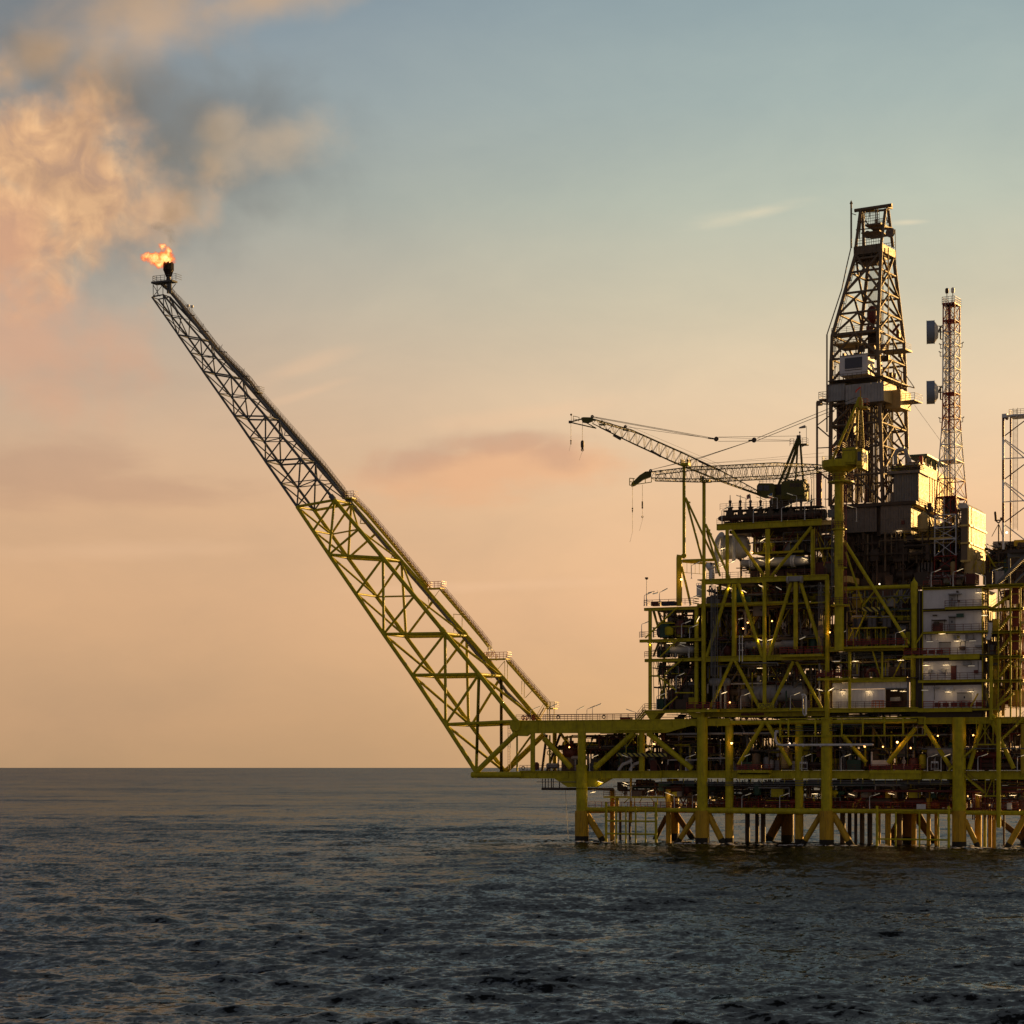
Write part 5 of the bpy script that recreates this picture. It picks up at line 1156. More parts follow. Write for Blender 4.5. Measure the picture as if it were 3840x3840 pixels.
# ------------------------------------------------------------------ white accommodation block
def build_accommodation():
    ab = thing('accommodation_block', 'white five-storey accommodation block with yellow-green floor edges, doors and balconies', 'building', tuple(M.pt(3460, 2660)))
    b = .4
    lv = [(2206, 2280), (2288, 2366), (2374, 2454), (2476, 2546), (2566, 2642)]
    tops = [2193, 2280, 2367, 2455, 2547]
    a0, a1 = M.a(3461, b), M.a(3683, b)
    M.abox(ab, 'back_wall', a0 - 2.6, a1 - .2, b + 1.5, b + 12, M.zz(a1, b, 2712), M.zz(a1, b, 2204), 'dark_steel')  # dark backing added so the gaps beside the block read as shade
    M.abox(ab, 'back_wall', a0 + .05, a1 - .15, b + .3, b + 1.6, M.zz(a1, b, 2690), M.zz(a1, b, 2206), 'dark_steel')
    def z(v): return M.zz(M.a(3683, b), b, v)
    for k, (v0, v1) in enumerate(lv):
        n = 7 if k < 2 else 8
        if k == 4: v0, v1 = 2568, 2655
        for i in range(n):
            q0, q1 = a0 + (a1 - a0) * i / n, a0 + (a1 - a0) * (i + 1) / n
            M.abox(ab, 'wall_panel', q0 + .012, q1 - .012, b, b + .1, z(v1), z(v0), 'white_cladding')
        for i in range(3): M.abox(ab, 'side_panel', a1 - .1, a1, b + .12 + i * 1.6, b + 1.68 + i * 1.6, z(v1), z(v0), 'sunlit_tan')  # the white block's side in tan, sunlight put into the colour
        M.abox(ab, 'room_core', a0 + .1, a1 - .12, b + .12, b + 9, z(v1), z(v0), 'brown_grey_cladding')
    M.girder(ab, 3458, 3700, 2196, 2204, b - .3, OL, uref=3683, depth=5.5, name='floor_edge', step=4); 
    for v0, v1, x0, x1 in ((2279, 2287, 3458, 3545), (2274, 2284, 3544, 3704), (2365, 2373, 3460, 3704), (2453, 2473, 3560, 3672), (2455, 2463, 3672, 3740), (2548, 2558, 3443, 3722), (2654, 2669, 3441, 3644), (2657, 2664, 3644, 3740)):
        M.girder(ab, x0, x1, v0, v1, b - 1.25 if x1 - x0 > 90 else b - .3, OL, uref=3600, depth=.35, name='floor_edge')
        M.box(ab, 'floor_plate', x0, x1, v0, v0 + 2, b - 1.2, b + 6, 'deck_plate', vref=3600)
    M.vtube(ab, 'corner_post', 3460, 2200, 2655, 4, OL, b - .15, shape='cyl8'); M.vtube(ab, 'corner_post', 3684, 2200, 2655, 5, OL, b - .1, shape='cyl8'); M.vtube(ab, 'corner_post', 3705, 2200, 2660, 8, 'yellow_paint', b + 3)
    M.vtube(ab, 'column', 3717, 2460, 2700, 13, OL, -.6); M.vtube(ab, 'down_pipe', 3448, 2210, 2560, 3, 'galvanised_steel', -.2, shape='cyl8'); M.vtube(ab, 'down_pipe', 3442, 2210, 2430, 6, 'dark_steel', .3, shape='cyl8')
    M.tube(ab, 'slanting_brace', 3460, 2375, 3418, 2440, 6, OL, -.3); M.tube(ab, 'slanting_brace', 3716, 2680, 3732, 2692, 14, OL, -.6); M.tube(ab, 'slanting_brace', 3668, 2600, 3640, 2650, 6, 'yellow_paint', -.8); M.tube(ab, 'slanting_brace', 3700, 2600, 3712, 2648, 6, 'yellow_paint', -.4)
    def door(x0, x1, v0, v1, m_='grey_paint', win=True):
        d = M.box(ab, 'door', x0, x1, v0, v1, b - .12, b - .02, m_, vref=3683); off = Vector(ab['_wl'])
        def sub_(o):
            mw = o.matrix_basis.copy(); o.parent = d; o.matrix_basis = d.matrix_basis.inverted() @ mw
        sub_(M.box(ab, 'door_frame', x0 - 1, x1 + 1, v0 - 2, v0, b - .2, b, 'dark_steel', vref=3683))
        if win: sub_(M.box(ab, 'door_window', (x0 + x1) / 2 - 2.5, (x0 + x1) / 2 + 2, v0 + 12, v0 + 20, b - .15, b - .1, 'window_glass', vref=3683))
        sub_(M.box(ab, 'door_handle', x0 + 2, x0 + 3.5, (v0 + v1) / 2 + 3, (v0 + v1) / 2 + 6, b - .2, b - .1, 'dark_steel', vref=3683))
    door(3559, 3582, 2228, 2274); door(3558, 3582, 2312, 2364); door(3521, 3564, 2406, 2452, win=False); door(3566, 3586, 2496, 2546, 'dark_red_paint', False); door(3589, 3644, 2598, 2653)
    M.box(ab, 'door_hood', 3556, 3602, 2221, 2225, b - .9, b, 'grey_paint', vref=3683); M.box(ab, 'door_hood', 3555, 3585, 2306, 2309, b - .8, b, 'grey_paint', vref=3683)
    M.box(ab, 'shelter_roof', 3493, 3544, 2319, 2322, b - 1.3, b, 'dark_steel', vref=3683)
    for x in (3495, 3542): M.vtube(ab, 'shelter_post', x, 2322, 2366, 2, 'dark_steel', b - 1.2, shape='cyl8')
    M.box(ab, 'locker', 3497, 3532, 2332, 2366, b - .8, b - .05, 'red_brown_paint', vref=3683); M.box(ab, 'locker', 3500, 3522, 2328, 2342, b - .9, b - .82, 'dark_steel', vref=3683)
    for x0, x1, v in ((3543, 3702, 2277), (3494, 3702, 2367), (3390, 3560, 2455), (3560, 3683, 2455), (3462, 3683, 2549), (3462, 3500, 2655), (3520, 3692, 2655)):
        red = v in (2455, 2655) and x0 != 3560
        M.railing(ab, x0, x1, v - 26, v, b - 1.2, 'red_paint' if red else 'red_brown_paint', uref=3600, px=2.6 if red else 1.9, ends=1.0, pitch=1.3)
    M.box(ab, 'balcony_plate', 3388, 3560, 2455, 2464, b - 1.25, b - .1, OL, vref=3600)
    for i in range(5): M.box(ab, 'balcony_board', 3392 + i * 30, 3416 + i * 30, 2435, 2450, b - 1.1, b - 1.06, 'dark_red_paint', vref=3600)
    for i in range(6): M.box(ab, 'balcony_board', 3504 + i * 31, 3527 + i * 31, 2634, 2650, b - 1.1, b - 1.06, 'dark_red_paint', vref=3600)
    # equipment hung on the walls
    for x0, x1, v0, v1, m_ in ((3575, 3590, 2379, 2396, 'grey_paint'), (3600, 3620, 2378, 2402, 'pale_paint'), (3630, 3650, 2379, 2396, 'grey_paint'), (3588, 3600, 2385, 2388, OL), (3598, 3616, 2422, 2434, 'dark_steel'), (3657, 3678, 2418, 2428, 'grey_paint'), (3480, 3493, 2508, 2520, 'grey_paint'), (3530, 3546, 2504, 2520, 'grey_paint'), (3652, 3666, 2512, 2524, 'dark_red_paint'), (3610, 3640, 2478, 2494, 'grey_paint'), (3500, 3520, 2572, 2580, 'grey_paint'), (3545, 3575, 2574, 2590, 'pale_paint'), (3586, 3592, 2212, 2218, 'dark_steel'), (3590, 3597, 2247, 2253, 'dark_steel'), (3586, 3612, 2298, 2312, 'green_paint'), (3497, 3512, 2300, 2304, 'dark_steel')):
        M.box(ab, 'wall_unit', x0, x1, v0, v1, b - .55, b - .01, m_, vref=3683)
    for x, v0, v1 in ((3591, 2222, 2250), (3492, 2372, 2402), (3602, 2402, 2422), (3619, 2396, 2434), (3504, 2560, 2625), (3668, 2480, 2525), (3676, 2205, 2222), (3470, 2376, 2400)): M.vtube(ab, 'conduit', x, v0, v1, 1.8, 'dark_steel', b - .1, shape='cyl8')
    M.railing(ab, 3462, 3530, 2178, 2196, b + .5, 'red_paint', uref=3500, px=2)
    du = MB(); du.path([M.pt(3713, 2335, -.3), M.pt(3713, 2375, -.3), M.pt(3704, 2398, -.3)], .38, 10)
    solo(du, 'exhaust_duct', 'pale_paint', 'pale duct elbow at the right edge of the white block', 'duct', M.pt(3704, 2398, -.3))
    # stair tower at the right
    st = thing('stair_tower', 'open yellow-green stair tower with zigzag stairs right of the white block', 'stair tower', tuple(M.pt(3742, 2690)))
    for x, w, b in ((3744, 5, -.4), (3790, 7, -.4), (3826, 7, -.4), (3766, 4, 3), (3812, 5, 3)): M.vtube(st, 'post', x, 2200, 2690, w, OL if x != 3766 else 'yellow_paint', b)
    for v in (2196, 2282, 2368, 2462, 2552): M.girder(st, 3706, 3836, v - 4, v + 5, -.6, OL, depth=3.6, uref=3790, step=30); 
    for v in (2228, 2315, 2405, 2500, 2590): M.htube(st, 'rail', 3790, 3826, v, 3, OL, -.4)
    for v in (2368, 2452, 2545, 2640): 
        M_ = stair(st, 3744, v - 4, 3790, v - 68, -.2)
    stair(st, 3738, 2648, 3800, 2600, -.9)
    stair(st, 3716, 2282, 3790, 2230, 1.2)
    for v0 in (2205, 2290, 2378): M.box(st, 'dark_panel', 3796, 3822, v0, v0 + 60, 1.5, 1.8, 'dark_red_paint')
    M.girder(st, 3700, 3900, 2188, 2200, 0, OL, uref=3800, depth=1.0)
    for v in (2330, 2376, 2470, 2560): 
        M.box(st, 'lit_floor', 3829, 3880, v, v + 9, -.4, 3, 'sunlit_cream', vref=3835); M.railing(st, 3829, 3880, v - 26, v, -.3, 'orange_paint', uref=3835, px=2.2)
    # sunlit louvre wall low at the right: separate upright slats
    lw = thing('louvre_screen', 'sunlit cream screen of upright slats low at the right edge, behind the lowest stair', 'screen', tuple(M.pt(3725, 2655, 3)))
    for i in range(16):
        a = M.a(3724, 2) + i * .19; M.abox(lw, 'slat', a, a + .05, 2 + i * .45, 2.36 + i * .45, M.zz(a, 3, 2655), M.zz(a, 3, 2592), 'sunlit_cream')
    tk = MB(); tk.lathe(M.pt(3822, 2650, 5), (0, 0, 1), [(0, 1.9), (2.2, 1.9), (2.7, 1.6), (2.9, .1)], 28)
    solo(tk, 'round_tank', 'sunlit_cream', 'cream round tank in the sun at the right edge, above the main deck', 'tank', M.pt(3822, 2650, 5))
    mb = MB().use('red_paint'); M.railing(None, 3760, 3880, 2636, 2662, -.2, None, uref=3800, px=1.8, own=mb); M.railing(None, 3760, 3880, 2636, 2662, 2.5, None, uref=3800, px=1.8, own=mb)
    solo(mb, 'deck_railing', None, 'red railing in front of the cream tank at the right edge', 'railing', M.pt(3760, 2662))
build_accommodation()
clutter('pipework', 'sunlit small pipes between the white block and the stair tower', M, 3700, 3745, 2290, 2690, 1, 5, 170, 61, ['galvanised_steel', 'yellow_paint', 'dark_steel', 'red_brown_paint', 'dark_steel'], px=(2, 5), vref=3720)
clutter('pipework', 'red and yellow small pipes behind the stair tower', M, 3745, 3840, 2205, 2640, 4, 9, 330, 62, ['red_paint', 'yellow_paint', 'dark_steel', 'dark_red_paint', 'dark_steel', 'dark_steel'], px=(2, 5), vref=3745)
clutter('pipework', 'dark equipment on the deck at the right edge, beyond the white block roof', M, 3690, 3860, 2060, 2190, 10, 20, 260, 63, DK, px=(2, 8), vref=3700, boxes=.3)

# ------------------------------------------------------------------ drilling house: grey clad tiers behind the module
def build_drill_house():
    dh = thing('drill_house', 'dark grey panelled drilling house in stepped tiers under the derrick', 'building', tuple(M.pt(3197, 2200, 14)))
    def tier(x0, x1, v0, v1, b, step, m_, depth=9, vref=None, side=True, rows=1):
        vr = vref or x0; x = x0
        for r_ in range(rows):
            q0 = v0 + (v1 - v0) * r_ / rows; q1 = v0 + (v1 - v0) * (r_ + 1) / rows; x = x0
            while x < x1 - 1:
                xe = min(x1, x + step); M.box(dh, 'wall_panel', x + .5, xe - .5, q0 + .4, q1 - .4, b, b + .15, m_, vref=vr); x = xe
        M.box(dh, 'tier_core', x0 + 1, x1 - .5, v0, v1, b + .17, b + depth, 'dark_steel', vref=vr)
    tier(3353, 3446, 1778, 1884, 14, 9.3, 'slate_cladding', 7); M.box(dh, 'eave', 3325, 3450, 1768, 1778, 13.4, 21, 'brown_grey_cladding')
    tier(3340, 3353, 1850, 1900, 14.4, 6.5, 'brown_grey_cladding', 7)
    M.box(dh, 'drill_floor', 3112, 3420, 1884, 1898, 13.5, 30, 'dark_steel', vref=3300); tier(3150, 3288, 1903, 2000, 14, 9.2, 'brown_grey_cladding', 9, rows=2); tier(3302, 3418, 1897, 2002, 13.6, 9.6, 'brown_grey_cladding', 9, rows=2); M.box(dh, 'gap_pipe', 3288, 3302, 1900, 2010, 14.5, 20, 'dark_steel')
    M.box(dh, 'eave', 3286, 3436, 1886, 1897, 13.2, 24, 'dark_steel')
    M.box(dh, 'hatch', 3380, 3392, 1952, 1966, 13.4, 13.6, 'dark_red_paint')
    M.box(dh, 'skid_beam', 3190, 3480, 2040, 2062, 13, 24, 'dark_steel', vref=3300); M.box(dh, 'skid_beam', 3200, 3476, 2066, 2105, 13.5, 24, 'brown_grey_cladding', vref=3300)
    M.box(dh, 'undercroft_wall', 3150, 3590, 2000, 2210, 22, 23, 'dark_steel', vref=3300); M.box(dh, 'deck_house', 3688, 3900, 2098, 2192, 24, 30, 'dark_steel', vref=3700); M.box(dh, 'undercroft_wall', 3195, 3345, 1995, 2045, 16, 17, 'dark_steel', vref=3200)  # dark sheets added so gaps to the sky read as shade
    for i in range(6): M.tube(dh, 'truss_bar', 3215 + i * 44, 2108 if i % 2 else 2142, 3259 + i * 44, 2142 if i % 2 else 2108, 4, 'derrick_steel', 13.2)
    M.htube(dh, 'truss_chord', 3205, 3480, 2143, 4, 'derrick_steel', 13.2, uref=3300)
    for i in range(5): M.box(dh, 'rib_column', 3442 + i * 12, 3448 + i * 12, 2110, 2195, 12, 13, 'brown_grey_cladding', vref=3450)
    for v in (2032, 2005): M.railing(dh, 3300, 3480, v - 18, v, 12.8, 'derrick_steel', uref=3400, px=1.6)
    M.railing(dh, 3323, 3450, 1748, 1768, 13.4, 'derrick_steel', uref=3353, px=1.8, ends=4)
    M.railing(dh, 3390, 3560, 1990, 2018, 12, 'yellow_paint', uref=3450, px=2); M.box(dh, 'side_walkway', 3390, 3570, 2018, 2026, 12, 16, 'sunlit_cream', vref=3450)
    # twin curved exhaust duct
    for k in range(2):
        du = MB(); o = k * 26; q = [(3360 + o, 1740), (3358 + o, 1706), (3364 + o, 1692), (3376 + o, 1686), (3392 + o * .9, 1684)]
        if k == 1: q = [(3392, 1684), (3398, 1692), (3400, 1706), (3408, 1722), (3412, 1740)]
        r = 8.5 * M.sc(3360, 14); pts = [M.pt(a_, b_, 15) for a_, b_ in q]; du.path(pts, r, 14)
        for p in pts[1:-1]: du.ball(p, r, 14)
        solo(du, 'exhaust_duct', 'grey_paint', ('left' if k == 0 else 'right') + ' half of the grey arched exhaust on the drilling house roof', 'duct', M.pt(q[0][0], 1740, 15), 'arched exhaust ducts')
    # lit building behind, its long side coloured as sunlit
    lb = thing('sunlit_cladding_house', 'tall ribbed house behind the communications tower, its side lit golden by the sun', 'building', tuple(M.pt(3440, 1890, 19)))
    def back_for(u_, a, lo=5, hi=90):
        for _ in range(40):
            m_ = (lo + hi) / 2; q = M.w(a, m_, 0)
            if (q.x / q.y) * FPX + CX < u_: lo = m_
            else: hi = m_
        return lo
    a1 = M.a(3452, 17); a0 = a1 - 5; bb = back_for(3572, a1); z0, z1 = M.zz(a1, 17, 1890), M.zz(a1, 17, 1775)
    n = 26
    for i in range(n):
        q0 = 17 + (bb - 17) * i / n; q1 = 17 + (bb - 17) * (i + 1) / n
        M.abox(lb, 'wall_rib', a1 - .1, a1 + (.12 if i % 2 else 0), q0, q1, z0, z1, 'sunlit_tan')
    M.abox(lb, 'core', a0, a1 - .11, 17, bb, z0, z1, 'brown_grey_cladding'); M.abox(lb, 'parapet', a0, a1 + .3, 17, bb, z1 + .02, z1 + 1.7, 'sunlit_tan')
    M.abox(lb, 'door', a1 + .13, a1 + .2, bb - 7, bb - 4, z0, z0 + 3.2, 'sunlit_cream'); M.abox(lb, 'roof_slab', a0 + 1, a1, 22, bb - 3, z1 + 3.9, z1 + 4.2, 'green_paint')
    for q in (24, 28, 32): M.abox(lb, 'roof_post', a1 - 1, a1 - .8, q, q + .2, z1 + 1.7, z1 + 3.9, 'dark_steel')
    for i in range(3): MB().lathe(M.w(a1 - 1.5, 22 + i * 5, z1 + 2.6), M.n, [(0, .1), (.3, .6), (2.6, .6), (2.9, .1)], 14).build('roof_tank', 'dish_back', lb)
    MB().lathe(M.pt(3454, 1743, 17), (0, 0, 1), [(0, .35), (1.4, .35), (1.6, .2), (1.7, .02)], 12).build('red_cylinder', 'red_paint', lb)
    # lower lit tier with railings
    z2 = M.zz(a1, 14, 2000)
    n = 20
    for i in range(n):
        q0 = 14 + (bb - 14) * i / n; q1 = 14 + (bb - 14) * (i + 1) / n
        M.abox(lb, 'lower_wall_rib', a1 - 1.0, a1 - (.8 if i % 2 else .9), q0, q1, z2, z0 - 1.2, 'sunlit_tan')
    mb = MB().use('yellow_paint')
    for zt, ll in ((z0 - .4, 1.1), (z2 + 1.2, 1.1), (z2 - .9, 1.1)):
        mb.box(M.w(a1 - .8, 14, zt - .2), M.d * 1.4, M.n * (bb - 14), M.z * .15)
        for h in (.4, .75, 1.1): mb.cyl(M.w(a1 + .6, 14, zt + h), M.w(a1 + .6, bb, zt + h), .04, 5)
        for i in range(16): c = M.w(a1 + .6, 14 + (bb - 14) * i / 15, zt); mb.cyl(c, c + M.z * 1.1, .04, 5)
    mb.build('side_galleries', None, lb)
    tk = MB(); tk.lathe(M.pt(3462, 1995, 11), (0, 0, 1), [(0, .5), (.5, .95), (2.9, .95), (3.5, .3), (3.6, .02)], 20)
    for i in range(5): tk.lathe(M.pt(3462, 1993 - i * 9, 11), (0, 0, 1), [(0, .95), (0, 1.0), (.08, 1.0), (.08, .95)], 20)
    solo(tk, 'hopper_tank', 'sunlit_tan', 'round banded tank on the gallery left of the tower foot', 'tank', M.pt(3462, 1995, 11))
    # bright ribbed ventilation stack right of the tower
    vs = thing('ventilation_stack', 'bright golden ribbed stack in three tiers right of the communications tower', 'stack', tuple(M.pt(3600, 2105, 9)))
    a1 = M.a(3632, 9); a0 = M.a(3604, 9); bb = back_for(3694, a1); P_ = [(1905, 1967), (1971, 2033), (2037, 2100)]
    for k, (v0, v1) in enumerate(P_):
        z1, z0 = M.zz(a1, 9, v0), M.zz(a1, 9, v1); n = 13
        M.abox(vs, 'core', a0, a1 - .2, 9, bb, z0, z1, 'derrick_steel')
        for i in range(n):
            q0 = 9 + (bb - 9) * i / n; q1 = 9 + (bb - 9) * (i + .6) / n; M.abox(vs, 'rib', a1 - .5, a1 + .1, q0, q1, z0, z1, 'sunlit_cream'); M.abox(vs, 'rib_gap', a1 - .49, a1 - .3, q1, 9 + (bb - 9) * (i + 1) / n, z0, z1, 'sunlit_tan')  # ribs coloured as sunlit, gaps darker for the shade between them
        M.abox(vs, 'ledge', a0, a1 + .35, 8.7, bb, z0 - .3, z0, 'sunlit_cream')
    z1 = M.zz(a1, 9, 1905)
    for i in range(16):
        q = 9 + (bb - 9) * i / 16; mb = MB(); mb.prism([M.w(a1 + .1, q, z1), M.w(a1 + .1, q, z1 + .25), M.w(a1 - .5, q, z1 + .9), M.w(a1 - 1.8, q, z1 + 1.0), M.w(a1 - 1.8, q, z1)], M.n * ((bb - 9) / 16 * .7)); mb.build('roof_rib', 'dish_back', vs)
    for x in (3660, 3688): M.vtube(vs, 'stand_leg', x, 2100, 2192, 4, 'yellow_paint', 9)
    for t_ in ((3660, 2104, 3690, 2165, 4), (3662, 2104, 3634, 2150, 3.5), (3688, 2110, 3676, 2130, 3)): M.tube(vs, 'stand_brace', *t_[:4], t_[4], 'yellow_paint', 9)  # yellow-green stand coloured yellow as sunlit
    for k, x in enumerate((3640, 3672)):
        mb = MB().lathe(M.pt(x, 2152, 10), (0, 0, 1), [(0, 1.1), (2.2, 1.1)], 20); solo(mb, 'round_duct', 'sunlit_tan', ('left' if k == 0 else 'right') + ' of two shiny round ducts below the golden stack', 'duct', M.pt(x, 2152, 10), 'round ducts below the golden stack')
    M.box(None, 'x', 0, 1, 0, 1, 0, 1, 'dark_steel') if False else None
    c = thing('red_container', 'dark red container on the white block roof right of the tower foot', 'container', tuple(M.pt(3617, 2190, 3)))
    M.box(c, 'body', 3617, 3657, 2152, 2190, 3, 6, 'dark_red_paint')
    for i in range(10): M.box(c, 'rib', 3618 + i * 4, 3620 + i * 4, 2154, 2188, 2.93, 3, 'dark_red_paint')
    bx = [(2441, 2470, 2256, 2272, 'red_brown_paint', 'dark red box on the top left deck'), (2479, 2503, 2257, 2271, 'blue_paint', 'left of two dark blue boxes on the top left deck'), (2505, 2527, 2256, 2270, 'blue_paint', 'right of two dark blue boxes on the top left deck'),
          (2325, 2362, 2689, 2702, 'red_paint', 'low red box behind the railing of the main deck')]
    for x0, x1, v0, v1, m_, l_ in bx:
        t = thing('storage_box', l_, 'box', tuple(M.pt(x0, v1, .8)), 'boxes on the decks'); M.box(t, 'body', x0, x1, v0 + 2, v1, .8, 2.2, m_); M.box(t, 'lid', x0 - 1, x1 + 1, v0, v0 + 2, .7, 2.3, 'dark_steel')
        for i in range(4): M.box(t, 'rib', x0 + (x1 - x0) * (i + .5) / 4 - 1, x0 + (x1 - x0) * (i + .5) / 4 + 1, v0 + 3, v1, .7, .8, m_)
    mb = MB(); mb.box(M.pt(2612, 2238, .5), M.pt(2631, 2237, .5) - M.pt(2612, 2238, .5), M.n * 2, M.z * 2.1); mb.torus(M.pt(2616, 2192, 1), M.n, .25, .05, 10, 5); mb.torus(M.pt(2624, 2192, 1), M.n, .25, .05, 10, 5)
    solo(mb, 'pale_cabinet', 'pale_paint', 'pale cabinet with two lifting eyes left of the process module', 'cabinet', M.pt(2612, 2238, .5))
build_drill_house()

# ------------------------------------------------------------------ cranes
def boom_lattice(root, top, bot, lat, n, m_, rc=.085, rl=.04):
    """top/bot: world polylines of the near upper and lower chord; lat: vector to the far pair"""
    def resample(p, n):
        L = [0]
        for a, b in zip(p, p[1:]): L.append(L[-1] + (b - a).length)
        out = []
        for i in range(n + 1):
            s = L[-1] * i / n; k = max(j for j in range(len(L)) if L[j] <= s + 1e-6); k = min(k, len(p) - 2); t = (s - L[k]) / max(1e-6, L[k + 1] - L[k]); out.append(p[k] + (p[k + 1] - p[k]) * min(1, t))
        return out
    T, B = resample(top, n), resample(bot, n); lat = Vector(lat)
    for side in (0, 1):
        o = lat * side
        for pl in (top, bot):
            for a, b in zip(pl, pl[1:]): tube(root, 'chord', a + o, b + o, rc, m_, shape='cyl8')
    mb = MB()
    for k in range(n):
        for o in (Vector(), lat):
            mb.cyl(T[k] + o, B[k] + o, rl, 5, cap=False) if k % 3 == 0 else None
            mb.cyl(T[k] + o, B[k + 1] + o, rl, 5, cap=False) if k % 2 else mb.cyl(B[k] + o, T[k + 1] + o, rl, 5, cap=False)
        for P_ in (T, B):
            mb.cyl(P_[k], P_[k] + lat, rl, 5, cap=False); mb.cyl(P_[k], P_[k + 1] + lat, rl * .8, 5, cap=False)
    mb.build('lacing', m_, root)
def hook_line(root_lbl, u, vt, vb, ball_v, Y, kind, tail):
    mb = MB().use('cable_steel').cyl(Wp(u, vt, Y), Wp(u, ball_v, Y), .035, 5)
    s = Y / FPX; mb.use('dark_steel')
    if kind == 'ball':
        mb.ball(Wp(u, ball_v, Y), 3.4 * s, 12); mb.lathe(Wp(u, ball_v + 5, Y), (0, 0, -1), [(0, .12), (.3, .1), (.5, .03)], 8)
    elif kind == 'block':
        mb.lathe(Wp(u, ball_v - 14, Y), (0, 0, -1), [(0, .05), (.1, 5 * s), (.35, 6.5 * s), (1.1, 6.5 * s), (1.5, 4 * s), (1.75, .08)], 14)
        mb.torus(Wp(u, ball_v + 22, Y), (0, 1, 0), .2, .08, 12, 5)
    else:
        mb.lathe(Wp(u, ball_v - 8, Y), (0, 0, -1), [(0, .05), (.02, 3 * s), (.95, 3 * s), (1.0, .05)], 10); mb.ball(Wp(u, ball_v + 16, Y), .17, 8); mb.torus(Wp(u, ball_v + 50, Y), (0, 1, 0), .16, .05, 10, 5)
    mb.use('cable_steel').cyl(Wp(u, ball_v, Y), Wp(u, vb, Y), .03, 5)
    mb.cyl(Wp(u, vb, Y), Wp(tail[0], tail[1], Y), .022, 4)
    return solo(mb, 'hook_block', None, root_lbl, 'hook', Wp(u, vb, Y), 'hooks hanging from the crane booms')
def build_crane_a():
    Y0 = 398.0; m_ = 'dark_green_paint'
    ca = thing('pedestal_crane', 'dark green crane on the upper module roof, its long boom raised to the left', 'crane', tuple(Wp(2935, 1960, Y0)), 'pedestal cranes')
    def yb(u): return Y0 - 2 - (2900 - u) / 800 * 10
    T = [Wp(u, v, yb(u)) for u, v in ((2222, 1570), (2369, 1612), (2545, 1690), (2695, 1760), (2845, 1842))]; B = [Wp(u, v, yb(u)) for u, v in ((2222, 1588), (2348, 1650), (2510, 1725), (2685, 1795), (2845, 1852))]
    boom_lattice(ca, T, B, (1.35, 2.2, -.35), 44, m_)
    # jib head
    J = yb(2200)
    mb = MB().prism([Wp(u, v, J) for u, v in ((2180, 1566), (2188, 1564), (2222, 1565), (2224, 1576), (2205, 1583), (2186, 1580))], (0, 1.6, 0)); mb.build('boom_head', m_, ca)
    for a, b, r in (((2140, 1582), (2186, 1570), .12), ((2140, 1584), (2236, 1606), .11), ((2186, 1578), (2236, 1606), .09), ((2150, 1583), (2150, 1560), .05), ((2150, 1560), (2172, 1565), .05), ((2172, 1565), (2170, 1580), .05), ((2150, 1571), (2172, 1575), .04)): tube(ca, 'jib_bar', Wp(*a, J), Wp(*b, J), r, m_, shape='cyl8')
    tube(ca, 'jib_bar', Wp(2138, 1578, J), Wp(2138, 1587, J), .28, 'dark_steel'); MB().ball(Wp(2142, 1555, J), .2, 8).build('lamp', 'dark_steel', ca); tube(ca, 'lamp_stalk', Wp(2143, 1580, J), Wp(2142, 1557, J), .04, 'dark_steel', shape='cyl8')
    for u, v in ((2221, 1562), (2345, 1600), (2257, 1580)):
        s = 6 if v != 1580 else 4; MB().lathe(Wp(u, v, yb(u)), (0, 1, 0), [(0, .05), (0, s * .05), (.25, s * .05), (.25, .05)], 16).build('boom_sheave', 'dark_steel', ca); tube(ca, 'sheave_bracket', Wp(u - 10, v + 12, yb(u)), Wp(u + 12, v + 14, yb(u)), .15, m_, shape='cyl8')
    for (u0, v0, u1, v1) in ((2300, 1632, 2328, 1648), (2440, 1690, 2478, 1712), (2620, 1728, 2690, 1760), (2270, 1610, 2290, 1620)): tube(ca, 'boom_box', Wp(u0, v0, yb(u0)), Wp(u1, v1, yb(u1)), .2, 'dark_steel')
    # gantry
    A = Wp(2994, 1640, Y0)
    for (u0, v0, u1, v1, r) in ((2991, 1645, 2914, 1832, .26), (2998, 1650, 2930, 1850, .28), (3000, 1648, 3012, 1806, .2), (2992, 1650, 2984, 1800, .18)): tube(ca, 'gantry_leg', Wp(u0, v0, Y0), Wp(u1, v1, Y0), r, m_)
    mb = MB()
    for i in range(22): t_ = i / 21; c = Wp(2990 - 60 * t_, 1665 + 155 * t_, Y0 - .3); mb.cyl(c, c + Vector((.5, 0, .1)), .04, 4)
    mb.build('gantry_rungs', m_, ca)
    tube(ca, 'gantry_head', Wp(2988, 1640, Y0), Wp(3002, 1640, Y0), .42, 'dark_steel'); tube(ca, 'head_lamp_stalk', Wp(2999, 1640, Y0), Wp(2999, 1620, Y0), .05, 'dark_steel', shape='cyl8'); MB().ball(Wp(2999, 1621, Y0), .16, 8).build('head_lamp', 'dark_steel', ca)
    F = Frame(20, 2928, Y0)
    F.box(ca, 'basket', 2996, 3024, 1664, 1667, -1, 1, m_); F.railing(ca, 2996, 3024, 1643, 1664, -1, m_, px=1.5, ends=2, pitch=.7); F.railing(ca, 2962, 2976, 1646, 1672, -1, m_, px=1.5, ends=1, pitch=.5); F.tube(ca, 'strut', 3000, 1680, 3020, 1668, 3, m_, 0)
    # machinery house and cab
    F.box(ca, 'machinery_house', 2930, 3012, 1806, 1860, -2.5, 3, m_); F.box(ca, 'counterweight', 2960, 3016, 1828, 1872, -2.2, 2.4, m_); F.box(ca, 'winch_block', 2905, 2935, 1816, 1862, -1.5, 2, 'dark_steel')
